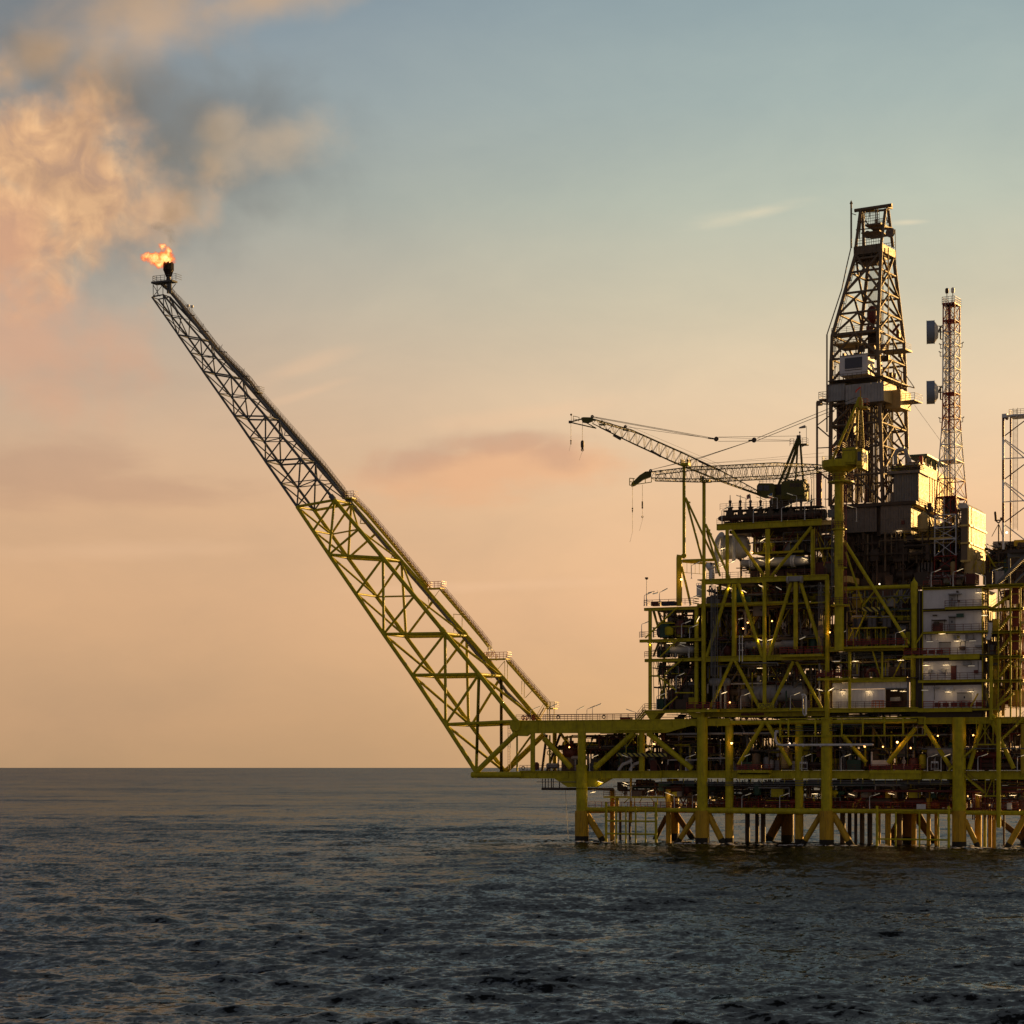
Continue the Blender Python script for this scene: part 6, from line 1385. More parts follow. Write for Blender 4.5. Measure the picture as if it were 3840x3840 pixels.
    mb = MB(); mb.prism([F.pt(x, y, -2.8) for x, y in ((2838, 1822), (2845, 1812), (2898, 1812), (2905, 1820), (2903, 1862), (2860, 1864), (2838, 1856))], F.n * 2.4); mb.build('cab', m_, ca)
    F.box(ca, 'cab_window', 2842, 2860, 1820, 1840, -2.86, -2.8, 'window_glass'); F.box(ca, 'cab_window', 2864, 2884, 1820, 1840, -2.86, -2.8, 'window_glass')
    for i in range(5): F.box(ca, 'house_louvre', 2962 + i * 9, 2968 + i * 9, 1812, 1826, -2.56, -2.5, 'dark_steel')
    F.railing(ca, 2848, 2900, 1792, 1812, -2.6, m_, px=1.6, ends=2, pitch=.6); F.railing(ca, 2930, 3014, 1786, 1806, -2.4, m_, px=1.5, ends=4)
    for i in range(14): x = 2935 + i * 6; F.box(ca, 'winch', x, x + 5, 1794 + (i * 7) % 6, 1806, -1, 1, 'dark_steel') if i % 2 else None
    MB().lathe(F.pt(2945, 1878, 0), (0, 0, 1), [(-.3, 1.9), (0, 2.6), (.6, 2.8), (.8, 2.8)], 28).build('turntable', m_, ca); MB().lathe(F.pt(2926, 1950, 0), (0, 0, 1), [(0, 1.3), (2.2, 1.3), (2.8, 1.7), (3.6, 1.7)], 24).build('pedestal', 'dark_steel', ca)
    # pendant ropes
    P1 = Wp(2680, 1646, 394); 
    for k in range(2):
        tube(ca, 'pendant_rope', Wp(2222, 1562 + k * 3, yb(2222)), P1 + Vector((0, 0, .1 - k * .2)), .045, 'cable_steel', shape='cyl8'); tube(ca, 'pendant_rope', P1, Wp(2345, 1600, yb(2345)), .035, 'cable_steel', shape='cyl8')
        tube(ca, 'pendant_rope', Wp(2694, 1639 + k * 16, 394), Wp(2992, 1635 + k * 18, Y0), .035, 'cable_steel', shape='cyl8'); tube(ca, 'pendant_rope', Wp(2694, 1640 + k * 15, 394), Wp(2960, 1651 + k * 3, Y0), .025, 'cable_steel', shape='cyl8')
    MB().lathe(P1 + Vector((.3, 0, 0)), (0, 1, 0), [(-.15, .05), (-.15, .42), (.3, .42), (.3, .05)], 18).build('rope_pulley', 'dark_steel', ca); tube(ca, 'pulley_fork', P1 - Vector((1.2, 0, -.15)), P1, .13, 'dark_steel')
    tube(ca, 'hoist_rope', Wp(2222, 1560, yb(2222)), Wp(2800, 1790, Y0), .02, 'cable_steel', shape='cyl8'); tube(ca, 'hoist_rope', Wp(2345, 1592, yb(2345)), Wp(2850, 1805, Y0), .02, 'cable_steel', shape='cyl8')
    hook_line('small ball hook at the far left tip of the upper crane boom', 2141, 1586, 1662, 1653, J, 'ball', (2134, 1692)); hook_line('heavier hook block under the head of the upper crane boom', 2184, 1582, 1692, 1665, J, 'block', (2172, 1726))
    ws = MB().use('galvanised_steel').cyl(Wp(3024, 1668, Y0), Wp(3024, 1599, Y0), .04, 6); ws.cyl(Wp(3024, 1600, Y0), Wp(3018, 1598, Y0), .04, 6)
    ws.use('grey_paint').lathe(Wp(3020, 1599, Y0), (-1, 0, -.25), [(0, .28), (.6, .22), (1.2, .12), (1.25, .02)], 12); solo(ws, 'windsock', None, 'grey windsock on a thin pole above the upper crane gantry', 'windsock', Wp(3024, 1668, Y0))
build_crane_a()
def build_crane_b():
    F = Frame(22, 3147, 368.5); m_ = OL; Y0 = F.pt(3147, 1750, 0).y
    cb = thing('pedestal_crane', 'sunlit yellow-green crane on the tall round pedestal, its boom lying level to the left', 'crane', tuple(F.pt(3147, 2440, 0)), 'pedestal cranes')
    def yb(u): return Y0 + (3100 - u) / 700 * 14
    T = [Wp(u, v, yb(u)) for u, v in ((2442, 1769), (2600, 1750), (2690, 1747), (2907, 1735), (3063, 1742), (3110, 1748))]; B = [Wp(u, v, yb(u)) for u, v in ((2442, 1792), (2600, 1796), (2690, 1794), (2928, 1782), (3058, 1761), (3110, 1752))]
    boom_lattice(cb, T, B, (.9, 2.3, -.25), 52, 'dark_green_paint', rc=.09)
    J = yb(2400)
    mb = MB().prism([Wp(u, v, J) for u, v in ((2370, 1822), (2368, 1812), (2398, 1782), (2420, 1768), (2444, 1766), (2442, 1786), (2414, 1796), (2384, 1818))], (0, 1.6, 0)); mb.build('boom_head', 'dark_green_paint', cb)
    for a, b in (((2361, 1793), (2361, 1820)), ((2361, 1793), (2380, 1795)), ((2361, 1820), (2443, 1808)), ((2361, 1806), (2375, 1808)), ((2443, 1790), (2443, 1808)), ((2375, 1796), (2374, 1818)), ((2420, 1792), (2420, 1810))): tube(cb, 'jib_bar', Wp(*a, J), Wp(*b, J), .07, m_, shape='cyl8')
    for u, v, s in ((2440, 1765, 6), (2477, 1766, 4)): MB().lathe(Wp(u, v, yb(u)), (0, 1, 0), [(0, .05), (0, s * .05), (.25, s * .05), (.25, .05)], 16).build('boom_sheave', 'dark_steel', cb)
    hook_line('ball hook on a long line at the left tip of the level crane boom', 2372, 1822, 1994, 1907, J, 'ball', (2362, 2034)); hook_line('slim hook block right of the long line on the level crane boom', 2409, 1818, 1950, 1888, J, 'slim', (2398, 1990))
    # pendants
    P1 = Wp(2828, 1650, Y0 + 3)
    for k in range(2):
        tube(cb, 'pendant_rope', Wp(2440, 1762, yb(2440)), Wp(2630, 1714 + k * 3, yb(2630) - 2), .035, 'cable_steel', shape='cyl8'); tube(cb, 'pendant_rope', Wp(2630, 1714 + k * 3, yb(2630) - 2), P1, .045, 'cable_steel', shape='cyl8')
        tube(cb, 'pendant_rope', Wp(2840, 1643 + k * 9, Y0 + 3), Wp(3216, 1488 + k * 14, Y0), .05, 'cable_steel', shape='cyl8')
    MB().lathe(P1, (0, 1, 0), [(-.15, .05), (-.15, .42), (.3, .42), (.3, .05)], 18).build('rope_pulley', 'dark_steel', cb); tube(cb, 'pulley_fork', P1 - Vector((1.0, 0, .1)), P1, .13, 'dark_steel')
    for k in range(2): tube(cb, 'hoist_rope', Wp(2650, 1738, yb(2650)), Wp(3090, 1698 + k * 14, Y0), .02, 'cable_steel', shape='cyl8')
    # mast
    for (u0, v0, u1, v1, r, mm) in ((3214, 1511, 3123, 1722, .22, m_), (3221, 1525, 3170, 1655, .12, 'yellow_paint'), (3219, 1528, 3213, 1680, .15, 'yellow_paint'), (3231, 1528, 3239, 1680, .15, 'yellow_paint')): F.tube(cb, 'mast_leg', u0, v0, u1, v1, r * 2 / F.sc(3200), mm, 0)
    for t_ in ((3214, 1618, 3237, 1618), (3160, 1620, 3180, 1622), (3196, 1560, 3190, 1590), (3190, 1590, 3198, 1560), (3178, 1610, 3190, 1575), (3185, 1570, 3205, 1580)): F.tube(cb, 'mast_tie', *t_, 4, 'yellow_paint', 0)
    mb = MB()
    for i in range(34): c = F.pt(3223, 1535 + i * 4.2, 0); mb.cyl(c, c + F.d * .45, .04, 4)
    mb.build('mast_rungs', 'yellow_paint', cb)
    mb = MB().prism([F.pt(x, y, -.6) for x, y in ((3203, 1525), (3212, 1502), (3218, 1488), (3228, 1488), (3232, 1505), (3232, 1526))], F.n * 1.2); mb.build('mast_head', m_, cb)
    F.vtube(cb, 'mast_pole', 3226, 1464, 1490, 3, 'yellow_paint', 0); F.box(cb, 'basket', 3222, 3251, 1524, 1531, -1, 1, 'yellow_paint'); F.railing(cb, 3224, 3251, 1496, 1524, -1, 'orange_paint', px=2.2, ends=2, pitch=.5)
    # house, cab, deck
    F.box(cb, 'machinery_house', 3158, 3209, 1680, 1742, -2.4, 2.2, m_); F.box(cb, 'house_door', 3164, 3196, 1694, 1734, -2.5, -2.4, m_); F.box(cb, 'house_seam', 3160, 3208, 1688, 1690, -2.46, -2.4, 'dark_steel')
    a1 = F.a(3214, -2.6); z0, z1 = F.zz(a1, -2.6, 1755), F.zz(a1, -2.6, 1682)
    F.abox(cb, 'cab', a1 - .1, a1 + .9, -2.6, -1.6 + 3.2, z0, z1, 'yellow_paint')  # cab yellower than the rest of the crane, sunlight put into its colour
    F.box(cb, 'cab_front', 3212, 3233, 1690, 1745, -3.0, -2.5, 'yellow_paint'); F.box(cb, 'cab_window', 3216, 3229, 1694, 1728, -3.08, -3.0, 'window_glass'); 
    for i in range(3): F.abox(cb, 'side_window', a1 + .9, a1 + .95, -2.1 + i * 1.15, -1.2 + i * 1.15, z0 + 1.2, z1 - .6, 'window_glass')
    F.railing(cb, 3158, 3246, 1657, 1680, -2.2, 'red_brown_paint', px=2, ends=3); F.railing(cb, 3120, 3140, 1673, 1700, -1.8, 'red_paint', px=2, ends=1.5)
    for i in range(6): F.box(cb, 'winch', 3130 + i * 5, 3134 + i * 5, 1716 - (i * 5) % 9, 1730, -1, 1, 'dark_steel')
    F.box(cb, 'slew_deck', 3098, 3205, 1730, 1738, -2.6, 2.6, m_); F.railing(cb, 3083, 3120, 1712, 1732, -2.4, m_, px=1.6, ends=3)
    MB().lathe(F.pt(3147, 1762, 0), (0, 0, 1), [(-.4, 1.6), (-.2, 2.1), (.3, 2.9), (1.2, 3.0), (1.5, 3.0)], 32).build('slew_ring', m_, cb)
    s = F.sc(3147)
    prof = lambda v: F.zz(F.a(3147), 0, v)
    def col(v0, v1, w0, w1=None, m__=m_, nm='pedestal'): tube(cb, nm, Vector((*F.pt(3147, v1, 0).xy, prof(v1))), Vector((*F.pt(3147, v0, 0).xy, prof(v0))), w0 / 2 * s, m__)
    col(1760, 1778, 53); col(1778, 1806, 45); col(1806, 2440, 35); col(1775, 1782, 56, nm='ring'); col(1790, 1794, 50, nm='ring'); col(1990, 2010, 37, nm='sleeve'); col(2135, 2141, 37, nm='ring')
    for v, x0, x1 in ((1806, 3092, 3213), (1983, 3112, 3182), (2127, 3130, 3182), (2268, 3106, 3196)):
        R_ = (x1 - x0) / 2 * s * .8; c = F.pt((x0 + x1) / 2, v, 0); MB().lathe(c - F.z * .2, (0, 0, 1), [(0, .9), (0, R_), (.18, R_), (.18, .9)], 28).build('ring_platform', m_, cb)
        mb = MB()
        for h in (.4, .8, 1.15): mb.torus(c + F.z * h, (0, 0, 1), R_ * .97, .04, 28, 5)
        for i in range(14): t_ = i / 14 * 6.283; q = c + Vector((math.cos(t_), math.sin(t_), 0)) * R_ * .97; mb.cyl(q, q + F.z * 1.15, .04, 5)
        mb.build('ring_railing', 'red_brown_paint', cb)
    mb = MB(); b_ = -.9
    for v0, v1 in ((1815, 1975), (1990, 2125), (2140, 2265)):
        for e in (0, .5): mb.cyl(F.pt(3163, v1, b_) + F.d * e, F.pt(3163, v0, b_) + F.d * e, .05, 5)
        for i in range(int((v1 - v0) / 4)): c = F.pt(3163, v0 + i * 4, b_); mb.cyl(c, c + F.d * .5, .035, 4)
    mb.build('pedestal_ladder', 'red_paint', cb)
    for k, x in enumerate((3119, 3124)): F.vtube(cb, 'side_pipe', x, 1900, 2200, 2.5, 'galvanised_steel', -.5, shape='cyl8')
    fl = MB(); fl.prism([F.pt(x, y, -.2) for x, y in ((3206, 1470), (3210, 1462), (3222, 1452), (3227, 1450), (3227, 1456), (3216, 1464), (3210, 1473))], F.n * .05); fl.cyl(F.pt(3228, 1490, -.2), F.pt(3228, 1452, -.2), .03, 5)
    solo(fl, 'red_pennant', 'flag_red', 'small red pennant flying at the very top of the sunlit crane mast', 'flag', F.pt(3228, 1490, -.2), 'flags on the platform')
    # white boxes right of the pedestal, coloured as sunlit
    bx = thing('lit_equipment_box', 'pale box glowing in the sun right of the crane pedestal', 'box', tuple(M.pt(3165, 2182, 3))); a = M.a(3165, 3)
    M.abox(bx, 'body', a, a + .9, 3, 9.5, M.zz(a, 3, 2182), M.zz(a, 3, 2160), 'sunlit_cream'); M.railing(bx, 3166, 3206, 2138, 2160, 3, 'red_brown_paint', px=1.8)
build_crane_b()

# ------------------------------------------------------------------ drilling derrick
def build_derrick():
    D = Frame(32, 3113, 398.0)
    dk = thing('drilling_derrick', 'tall dark steel drilling derrick tapering towards its crown', 'derrick', tuple(D.pt(3113, 1885, 0)))
    S = 'derrick_steel'
    def back_for(u_, a):
        lo, hi = 1, 60
        for _ in range(40):
            m_ = (lo + hi) / 2; q = D.w(a, m_, 0)
            if (q.x / q.y) * FPX + CX < u_: lo = m_
            else: hi = m_
        return lo
    def corners(fl, fr, br, db):
        a0, a1 = D.a(fl, db), D.a(fr, db); b1 = back_for(br, a1); return a0, a1, db, b1
    key = [(925, corners(3209, 3304, 3351, 3.2)), (1250, corners(3118, 3291, 3391, 0)), (1885, corners(3113, 3311, 3406, 0))]
    aR = key[1][1][1]
    def zv(v): return D.zz(aR, 0, v)
    kz = [(zv(v), c) for v, c in key][::-1]
    def at(z):
        zs = [k[0] for k in kz]; return [float(np.interp(z, zs, [k[1][j] for k in kz])) for j in range(4)]
    def C(z):
        a0, a1, b0, b1 = at(z); return [D.w(a0, b0, z), D.w(a1, b0, z), D.w(a1, b1, z), D.w(a0, b1, z)]
    lv = [zv(v) for v in (925, 996, 1077, 1157, 1240, 1330, 1415, 1500, 1583, 1670, 1775, 1885)]
    for k in range(len(lv) - 1):
        A, B = C(lv[k]), C(lv[k + 1]); up = k < 5
        for i in range(4):
            j = (i + 1) % 4
            tube(dk, 'leg', A[i], B[i], .34 if up else .38, S)
            mA = (A[i] + A[j]) / 2; mB = (B[i] + B[j]) / 2
            if k > 0: tube(dk, 'girt', A[i], A[j], .22, S)
            if k == 0:
                tube(dk, 'brace', A[i], mB, .22, S); tube(dk, 'brace', A[j], mB, .22, S)
            elif k != 6 or i > 0:
                tube(dk, 'brace', mA, B[i], .22, S); tube(dk, 'brace', mA, B[j], .22, S)
            if k > 6:
                tube(dk, 'brace', A[i], mB, .1, S)
    # crown
    z0, z1 = zv(930), zv(898); a0, a1, b0, b1 = at(lv[0])
    D.abox(dk, 'crown_box', a0 - .3, a1 + .1, b0 - .3, b1 + .3, z0, z1, S); D.abox(dk, 'crown_side', a1 + .1, a1 + .35, b0 - .2, b1 + .3, z0 + .1, z1 - .05, 'sunlit_tan')  # the crown's right side is coloured as sunlit
    for i in range(7): D.abox(dk, 'crown_stiffener', a0 + i * (a1 - a0) / 6 - .06, a0 + i * (a1 - a0) / 6 + .06, b0 - .42, b0 - .3, z0, z1, S)
    zt = zv(787); zp = zv(814)
    bk = b1 - .4
    for p, q in (((3209, 926, b0), (3227, 786, b0 + .5)), ((3303, 926, b0), (3321, 783, b0 + .6)), ((3348, 926, bk), (3331, 790, bk - .6)), ((3240, 926, bk), (3234, 795, bk - .6))):
        tube(dk, 'crown_leg', D.pt(*p), D.pt(*q), .29, S)
    for p, q, r_ in (((3205, 790, b0 + .5), (3345, 769, b0 + .8), .34), ((3325, 776, b0), (3343, 780, bk), .26), ((3222, 796, bk - .6), (3334, 786, bk - .6), .22), ((3218, 790, b0), (3236, 796, bk), .2)): tube(dk, 'crown_beam', D.pt(*p), D.pt(*q), r_, S)
    for p, q in (((3222, 895, b0 + .3), (3232, 792, b0 + .6)), ((3284, 850, b0 + 2), (3284, 780, b0 + 2)), ((3290, 850, b0 + 2), (3290, 780, b0 + 2)), ((3244, 826, b0 + 1), (3262, 850, b0 + 1)), ((3215, 830, b0), (3245, 832, b0 + .6)), ((3330, 835, bk), (3318, 800, bk)), ((3305, 850, b0), (3345, 853, bk)), ((3210, 862, b0), (3306, 853, b0)), ((3262, 785, b0 + .6), (3262, 815, b0 + .6)), ((3243, 786, b0 + .6), (3243, 820, b0 + .6))):
        tube(dk, 'crown_bar', D.pt(*p), D.pt(*q), .11, S, shape='cyl8')
    zt = D.zz(D.a(3270, b0), b0, 783)
    tube(dk, 'yellow_beam', D.w(a0 + 2, b0 + 1.2, zt), D.w(a0 + 3.2, b0 + 1.2, zt), .22, 'yellow_paint')
    D.abox(dk, 'crown_platform', a0 + 1.6, a1 - .3, b0 + .6, b1 - .8, zp - .3, zp, S)
    D.abox(dk, 'crown_platform', a0 + .8, a0 + 4.5, b0 + .6, b1 - .8, zp - 1.6, zp - 1.4, S)
    mb = MB()
    for b_ in (b0 + .6, b1 - .8):
        for h in (.45, .9, 1.35, 1.8): mb.cyl(D.w(a0 + 1.6, b_, zp + h * 1.1), D.w(a1 - .6, b_, zp + h * 1.1), .045, 5)
        for i in range(9): q = D.w(a0 + 1.6 + (a1 - a0 - 2.2) * i / 8, b_, zp); mb.cyl(q, q + D.z * 2.0, .045, 5)
    for b_ in (b0 - .2, b1):
        for h in (.5, 1.0, 1.5): mb.cyl(D.w(a0, b_, z1 + h), D.w(a1 + .3, b_, z1 + h), .05, 5)
        for i in range(12): q = D.w(a0 + (a1 - a0) * i / 11, b_, z1); mb.cyl(q, q + D.z * 1.5, .045, 5)
    mb.build('crown_railing', S, dk)
    for u_, v_, r_, b_ in ((3338, 872, 18, b0 + 2), (3287, 872, 18, b1 - 1), (3253, 880, 14, b1 - 1)):
        c = D.pt(u_, v_, b_); r = r_ * D.sc(u_, b_); MB().lathe(c - D.n * .25, D.n * 1.0 + D.d * .2, [(0, .1), (0, r), (.15, r), (.2, r * .92), (.35, r * .92), (.4, r), (.5, r), (.5, .1)], 28).build('sheave', 'brown_grey_cladding', dk)
    tube(dk, 'lightning_pole', D.pt(3192, 930, 1.5), D.pt(3192, 762, 1.5), .17, S)
    MB().lathe(D.pt(3192, 764, 1.5), (0, 0, 1), [(0, .17), (0, .32), (.6, .05), (.7, .01)], 10).build('pole_tip', S, dk)
    tube(dk, 'stay', D.pt(3192, 800, 1.5), D.pt(3210, 806, 3), .07, S); [tube(dk, 'stay', D.pt(*p), D.pt(*q), .11, S) for p, q in (((3192, 925, 1.5), (3178, 985, 1)), ((3178, 985, 1), (3157, 1084, .5)), ((3157, 1084, .5), (3101, 1255, -1)))]; tube(dk, 'stay', D.pt(3101, 1255, -1), D.pt(3101, 1620, -1), .15, S)
    tube(dk, 'cable', D.pt(3357, 860, 6), D.pt(3360, 1000, 6), .06, 'cable_steel')
    # ladders and slim members along the left legs
    for du, w_ in ((12, .06), (18, .05), (26, .05), (8, .05)):
        tube(dk, 'ladder_rail', D.pt(3206 + du * .4, 960, 4), D.pt(3118 + du, 1250, 1.5), w_, S, shape='cyl8'); tube(dk, 'ladder_rail', D.pt(3118 + du, 1250, 1.5), D.pt(3115 + du, 1500, 1.5), w_, S, shape='cyl8')
    mb = MB()
    for i in range(110):
        t_ = i / 109; v_ = 965 + t_ * 535; u_ = float(np.interp(v_, [960, 1250, 1500], [3210, 3128, 3125])); mb.cyl(D.pt(u_, v_, 2), D.pt(u_ + 8, v_, 2), .04, 4)
        if i % 6 == 0: mb.cyl(D.pt(u_ - 2, v_, 2), D.pt(u_ + 12, v_ - 3, 2), .06, 4)
    mb.build('ladder_rungs', S, dk)
    # hoisting lines, travelling block, top drive
    for i in range(11):
        u_ = 3250 + i * 4.4; tube(dk, 'hoist_line', D.pt(u_, 930, 6.5), D.pt(u_ + (3268 - u_) * .35, 1152, 6.5), .035, 'cable_steel', shape='cyl8')
    tb = D.pt(3270, 1208, 6.5); MB().lathe(tb - D.z * 0, (0, 0, 1), [(-.6, .1), (-.4, .35), (0, .75), (.4, .9), (1.6, .95), (2.4, .85), (2.9, .5), (3.1, .1)], 18).build('travelling_block', 'dark_red_paint', dk)
    MB().torus(D.pt(3266, 1222, 6.5), D.n, .55, .22, 14, 6).build('hook', 'dark_steel', dk)
    D.box(dk, 'top_drive', 3254, 3286, 1240, 1345, 6, 8, 'dark_steel'); D.box(dk, 'top_drive_head', 3248, 3275, 1224, 1246, 6, 8, 'red_brown_paint'); D.tube(dk, 'swivel_arm', 3345, 1250, 3372, 1215, 10, 'dark_red_paint', 5)
    for u_, w_, v0, v1, b_ in ((3304, 6, 930, 1500, 9), (3331, 5, 930, 1480, 5), (3311, 4, 960, 1300, 9), (3349, 2, 1200, 1500, 5), (3258, 3, 1208, 1470, 8), (3300, 5, 1120, 1270, 9)): D.vtube(dk, 'guide_rail', u_, v0, v1, w_, 'sunlit_tan' if u_ in (3304, 3331) else S, b_)
    # monkey board platforms
    for x0, x1, v, b_, m_ in ((3125, 3215, 1290, 2, 'sunlit_tan'), (3140, 3290, 1300, 5, S), (3118, 3290, 1252, 3, S), (3300, 3395, 1315, 3, S), (3205, 3300, 968, 3, S), (3215, 3300, 982, 4, S)):
        D.box(dk, 'racking_board', x0, x1, v, v + 6, b_, b_ + 3.5, m_); D.railing(dk, x0, x1, v - 20, v, b_, S, px=1.7, ends=3)
    for t_ in ((3120, 1262, 3155, 1320), (3150, 1262, 3128, 1300), (3165, 1310, 3200, 1365), (3195, 1265, 3165, 1300)): D.tube(dk, 'board_strut', *t_, 4, S, 3, shape='cyl8')
    # pale doghouse with a dark window
    dg = thing('driller_cabin', 'pale boxy cabin with a dark window inside the derrick', 'cabin', tuple(D.pt(3149, 1411, -.4)))
    D.box(dg, 'wall', 3149, 3252, 1338, 1411, -.4, 3, 'white_cladding', vref=3149); w = D.box(dg, 'window', 3168, 3232, 1344, 1384, -.5, -.41, 'window_glass', vref=3168); D.box(dg, 'slot', 3168, 3232, 1389, 1391, -.5, -.41, 'dark_steel', vref=3168); D.box(dg, 'roof', 3148, 3253, 1335, 1338, -.5, 3.1, 'grey_paint', vref=3149)
    # wind wall band
    ww = thing('derrick_wind_wall', 'grey panelled band wrapped round the derrick below the cabin', 'wind wall', tuple(D.pt(3102, 1508, -1)))
    def band(x0, x1, v0, v1, b_, step, m_):
        x = x0
        while x < x1 - 1: xe = min(x1, x + step); D.box(ww, 'panel', x + .5, xe - .5, v0, v1, b_, b_ + .12, m_, vref=x1); x = xe
    band(3170, 3314, 1430, 1502, -1.4, 12, 'grey_paint'); band(3102, 3169, 1440, 1500, -.6, 11, 'grey_paint')
    a1 = D.a(3314, -1.4); bbk = back_for(3361, a1); z0, z1 = D.zz(a1, -1.4, 1502), D.zz(a1, -1.4, 1430)
    for i in range(8): q0 = -1.4 + (bbk + 1.4) * i / 8; D.abox(ww, 'side_panel', a1 - .12, a1, q0 + .02, q0 + (bbk + 1.4) / 8 - .02, z0, z1, 'sunlit_tan')  # sunward side of the grey band, sunlight put into its colour
    D.abox(ww, 'core', D.a(3172, -1.3), a1 - .14, -1.2, bbk - .5, z0 + .1, z1 - .1, 'brown_grey_cladding'); D.box(ww, 'core', 3104, 3168, 1442, 1500, -.4, 3, 'brown_grey_cladding')
    a2 = D.a(3408, bbk + 2)
    D.abox(ww, 'rear_box', a2 - 3, a2, bbk - 2, bbk + 3, z0 - .8, z1 - 1, 'sunlit_tan')
    for (x0, x1, v, b_) in ((3070, 3102, 1497, -.6), (3360, 3430, 1505, 4)):
        D.box(ww, 'balcony_plate', x0, x1, v, v + 3, b_, b_ + 4, S); D.railing(ww, x0, x1, v - 26, v, b_, 'derrick_steel', px=1.8, ends=4, pitch=.9)
    D.tube(ww, 'strut', 3405, 1530, 3426, 1508, 4, S, 4); D.tube(ww, 'strut', 3090, 1500, 3112, 1520, 3, S, 0); D.tube(ww, 'beam', 3300, 1420, 3430, 1455, 4, 'sunlit_tan', 3); D.tube(ww, 'beam', 3395, 1405, 3428, 1452, 3, S, 3)
    D.railing(ww, 3110, 3300, 1408, 1430, -1, S, px=1.8, pitch=.9); D.box(ww, 'floor_plate', 3105, 3312, 1428, 1432, -1, 12, 'dark_steel')
    # setback: standing pipes below the band
    rnd = random.Random(9); mb = MB()
    for i in range(120):
        mb.use(rnd.choice(['derrick_steel', 'dark_steel', 'derrick_steel', 'brown_grey_cladding', 'dark_red_paint']))
        u_ = rnd.uniform(3140, 3345); b_ = rnd.uniform(2, 14); r = rnd.uniform(.05, .16); v0 = 1505; v1 = rnd.choice((1885, 1885, rnd.uniform(1560, 1885)))
        mb.cyl(D.pt(u_, v1, b_), D.pt(u_ + rnd.uniform(-5, 5), v0, b_), r, 6, cap=False)
    for i in range(70):
        mb.use(rnd.choice(['derrick_steel', 'dark_steel'])); u_ = rnd.uniform(3120, 3380); v_ = rnd.uniform(1530, 1880); b_ = rnd.uniform(1, 12); mb.cyl(D.pt(u_, v_, b_), D.pt(u_ + rnd.uniform(-40, 40), v_ + rnd.uniform(-30, 30), b_), rnd.uniform(.05, .13), 6, cap=False)
    for x0, x1 in ((3145, 3178), (3178, 3205), (3230, 3262)): mb.use('dark_steel').box(D.pt(x0, 1700 if x0 > 3200 else 1640, 5), D.d * ((x1 - x0) * .045), D.n * 2, D.z * 7)
    solo(mb, 'drill_pipe_racks', None, 'dark racked drill pipes and hoses standing in the lower derrick', 'drill pipes', D.pt(3140, 1885, 5), kind='stuff')
    # interior of the upper part
    mb = MB()
    for i in range(70):
        mb.use(rnd.choice(['derrick_steel', 'dark_steel', 'red_brown_paint'])); v_ = rnd.uniform(1260, 1425); u_ = rnd.uniform(3125, 3385); b_ = rnd.uniform(2, 12)
        if rnd.random() < .25: mb.box(D.pt(u_, v_, b_), D.d * rnd.uniform(.4, 1.4), D.n * .8, D.z * rnd.uniform(.4, 1.4))
        else: mb.cyl(D.pt(u_, v_, b_), D.pt(u_ + rnd.choice((0, 0, rnd.uniform(-25, 25))), v_ + rnd.uniform(8, 70), b_), rnd.uniform(.04, .14), 6, cap=False)
    for i in range(70):
        mb.use('derrick_steel'); v_ = rnd.uniform(930, 985); u_ = rnd.uniform(3218, 3300); mb.cyl(D.pt(u_, v_, 4), D.pt(u_, v_ + rnd.uniform(5, 25), 4), rnd.uniform(.05, .16), 6)
    solo(mb, 'derrick_fittings', None, 'small hoses and hangers caught between the derrick braces', 'fittings', D.pt(3140, 1430, 5), kind='stuff')
    # outer ladder column left of the derrick
    oc = thing('service_column', 'dark upright column with a red-brown lower casing left of the derrick', 'column', tuple(D.pt(3064, 1900, -3)))
    D.vtube(oc, 'column', 3064, 1508, 1768, 8, 'derrick_steel', -3); D.vtube(oc, 'casing', 3071, 1770, 1905, 22, 'red_brown_paint', -3)
    for t_ in ((3066, 1513, 3108, 1516, 5), (3068, 1592, 3112, 1558, 4), (3068, 1602, 3112, 1640, 5), (3068, 1680, 3110, 1678, 4), (3070, 1768, 3112, 1802, 6)): D.tube(oc, 'arm', *t_[:4], t_[4], 'derrick_steel', -3, 0)
    D.box(oc, 'head', 3062, 3078, 1503, 1520, -3.4, -2.6, 'derrick_steel')
    for x in (3044, 3052, 3096): D.vtube(oc, 'side_pipe', x, 1795, 1905, 2.5, 'derrick_steel', -3, shape='cyl8')
    for x0, v in ((3040, 1797), (3088, 1797)): D.railing(oc, x0, x0 + 24, v - 20, v, -3, 'derrick_steel', px=1.6, ends=1.5, pitch=.6)
    return D
DER = build_derrick()

# ------------------------------------------------------------------ square lattice towers
def lattice_tower(root, F, pts, db, mats, rc=.11, rb=.055, back=None):
    """pts: list of (v, u_left, u_right, depth_m); corner chords, girts and X bracing, one object each"""
    uref = pts[-1][2]
    secs = []
    for (v, ul, ur, dp) in pts:
        aR = F.a(ur, db); z = F.zz(aR, db, v); aL = F.a(ul, db); secs.append([F.w(aL, db, z), F.w(aR, db, z), F.w(aR, db + dp, z), F.w(aL, db + dp, z)])
    for k in range(len(secs) - 1):
        A, B = secs[k], secs[k + 1]; m_ = mats[k]
        for i in range(4):
            j = (i + 1) % 4
            tube(root, 'chord', A[i], B[i], rc, m_, shape='cyl8'); tube(root, 'girt', A[i], A[j], rb * 1.6, m_, shape='cyl8')
            tube(root, 'brace', A[i], B[j], rb, m_, shape='cyl8'); tube(root, 'brace', A[j], B[i], rb, m_, shape='cyl8')
    return secs
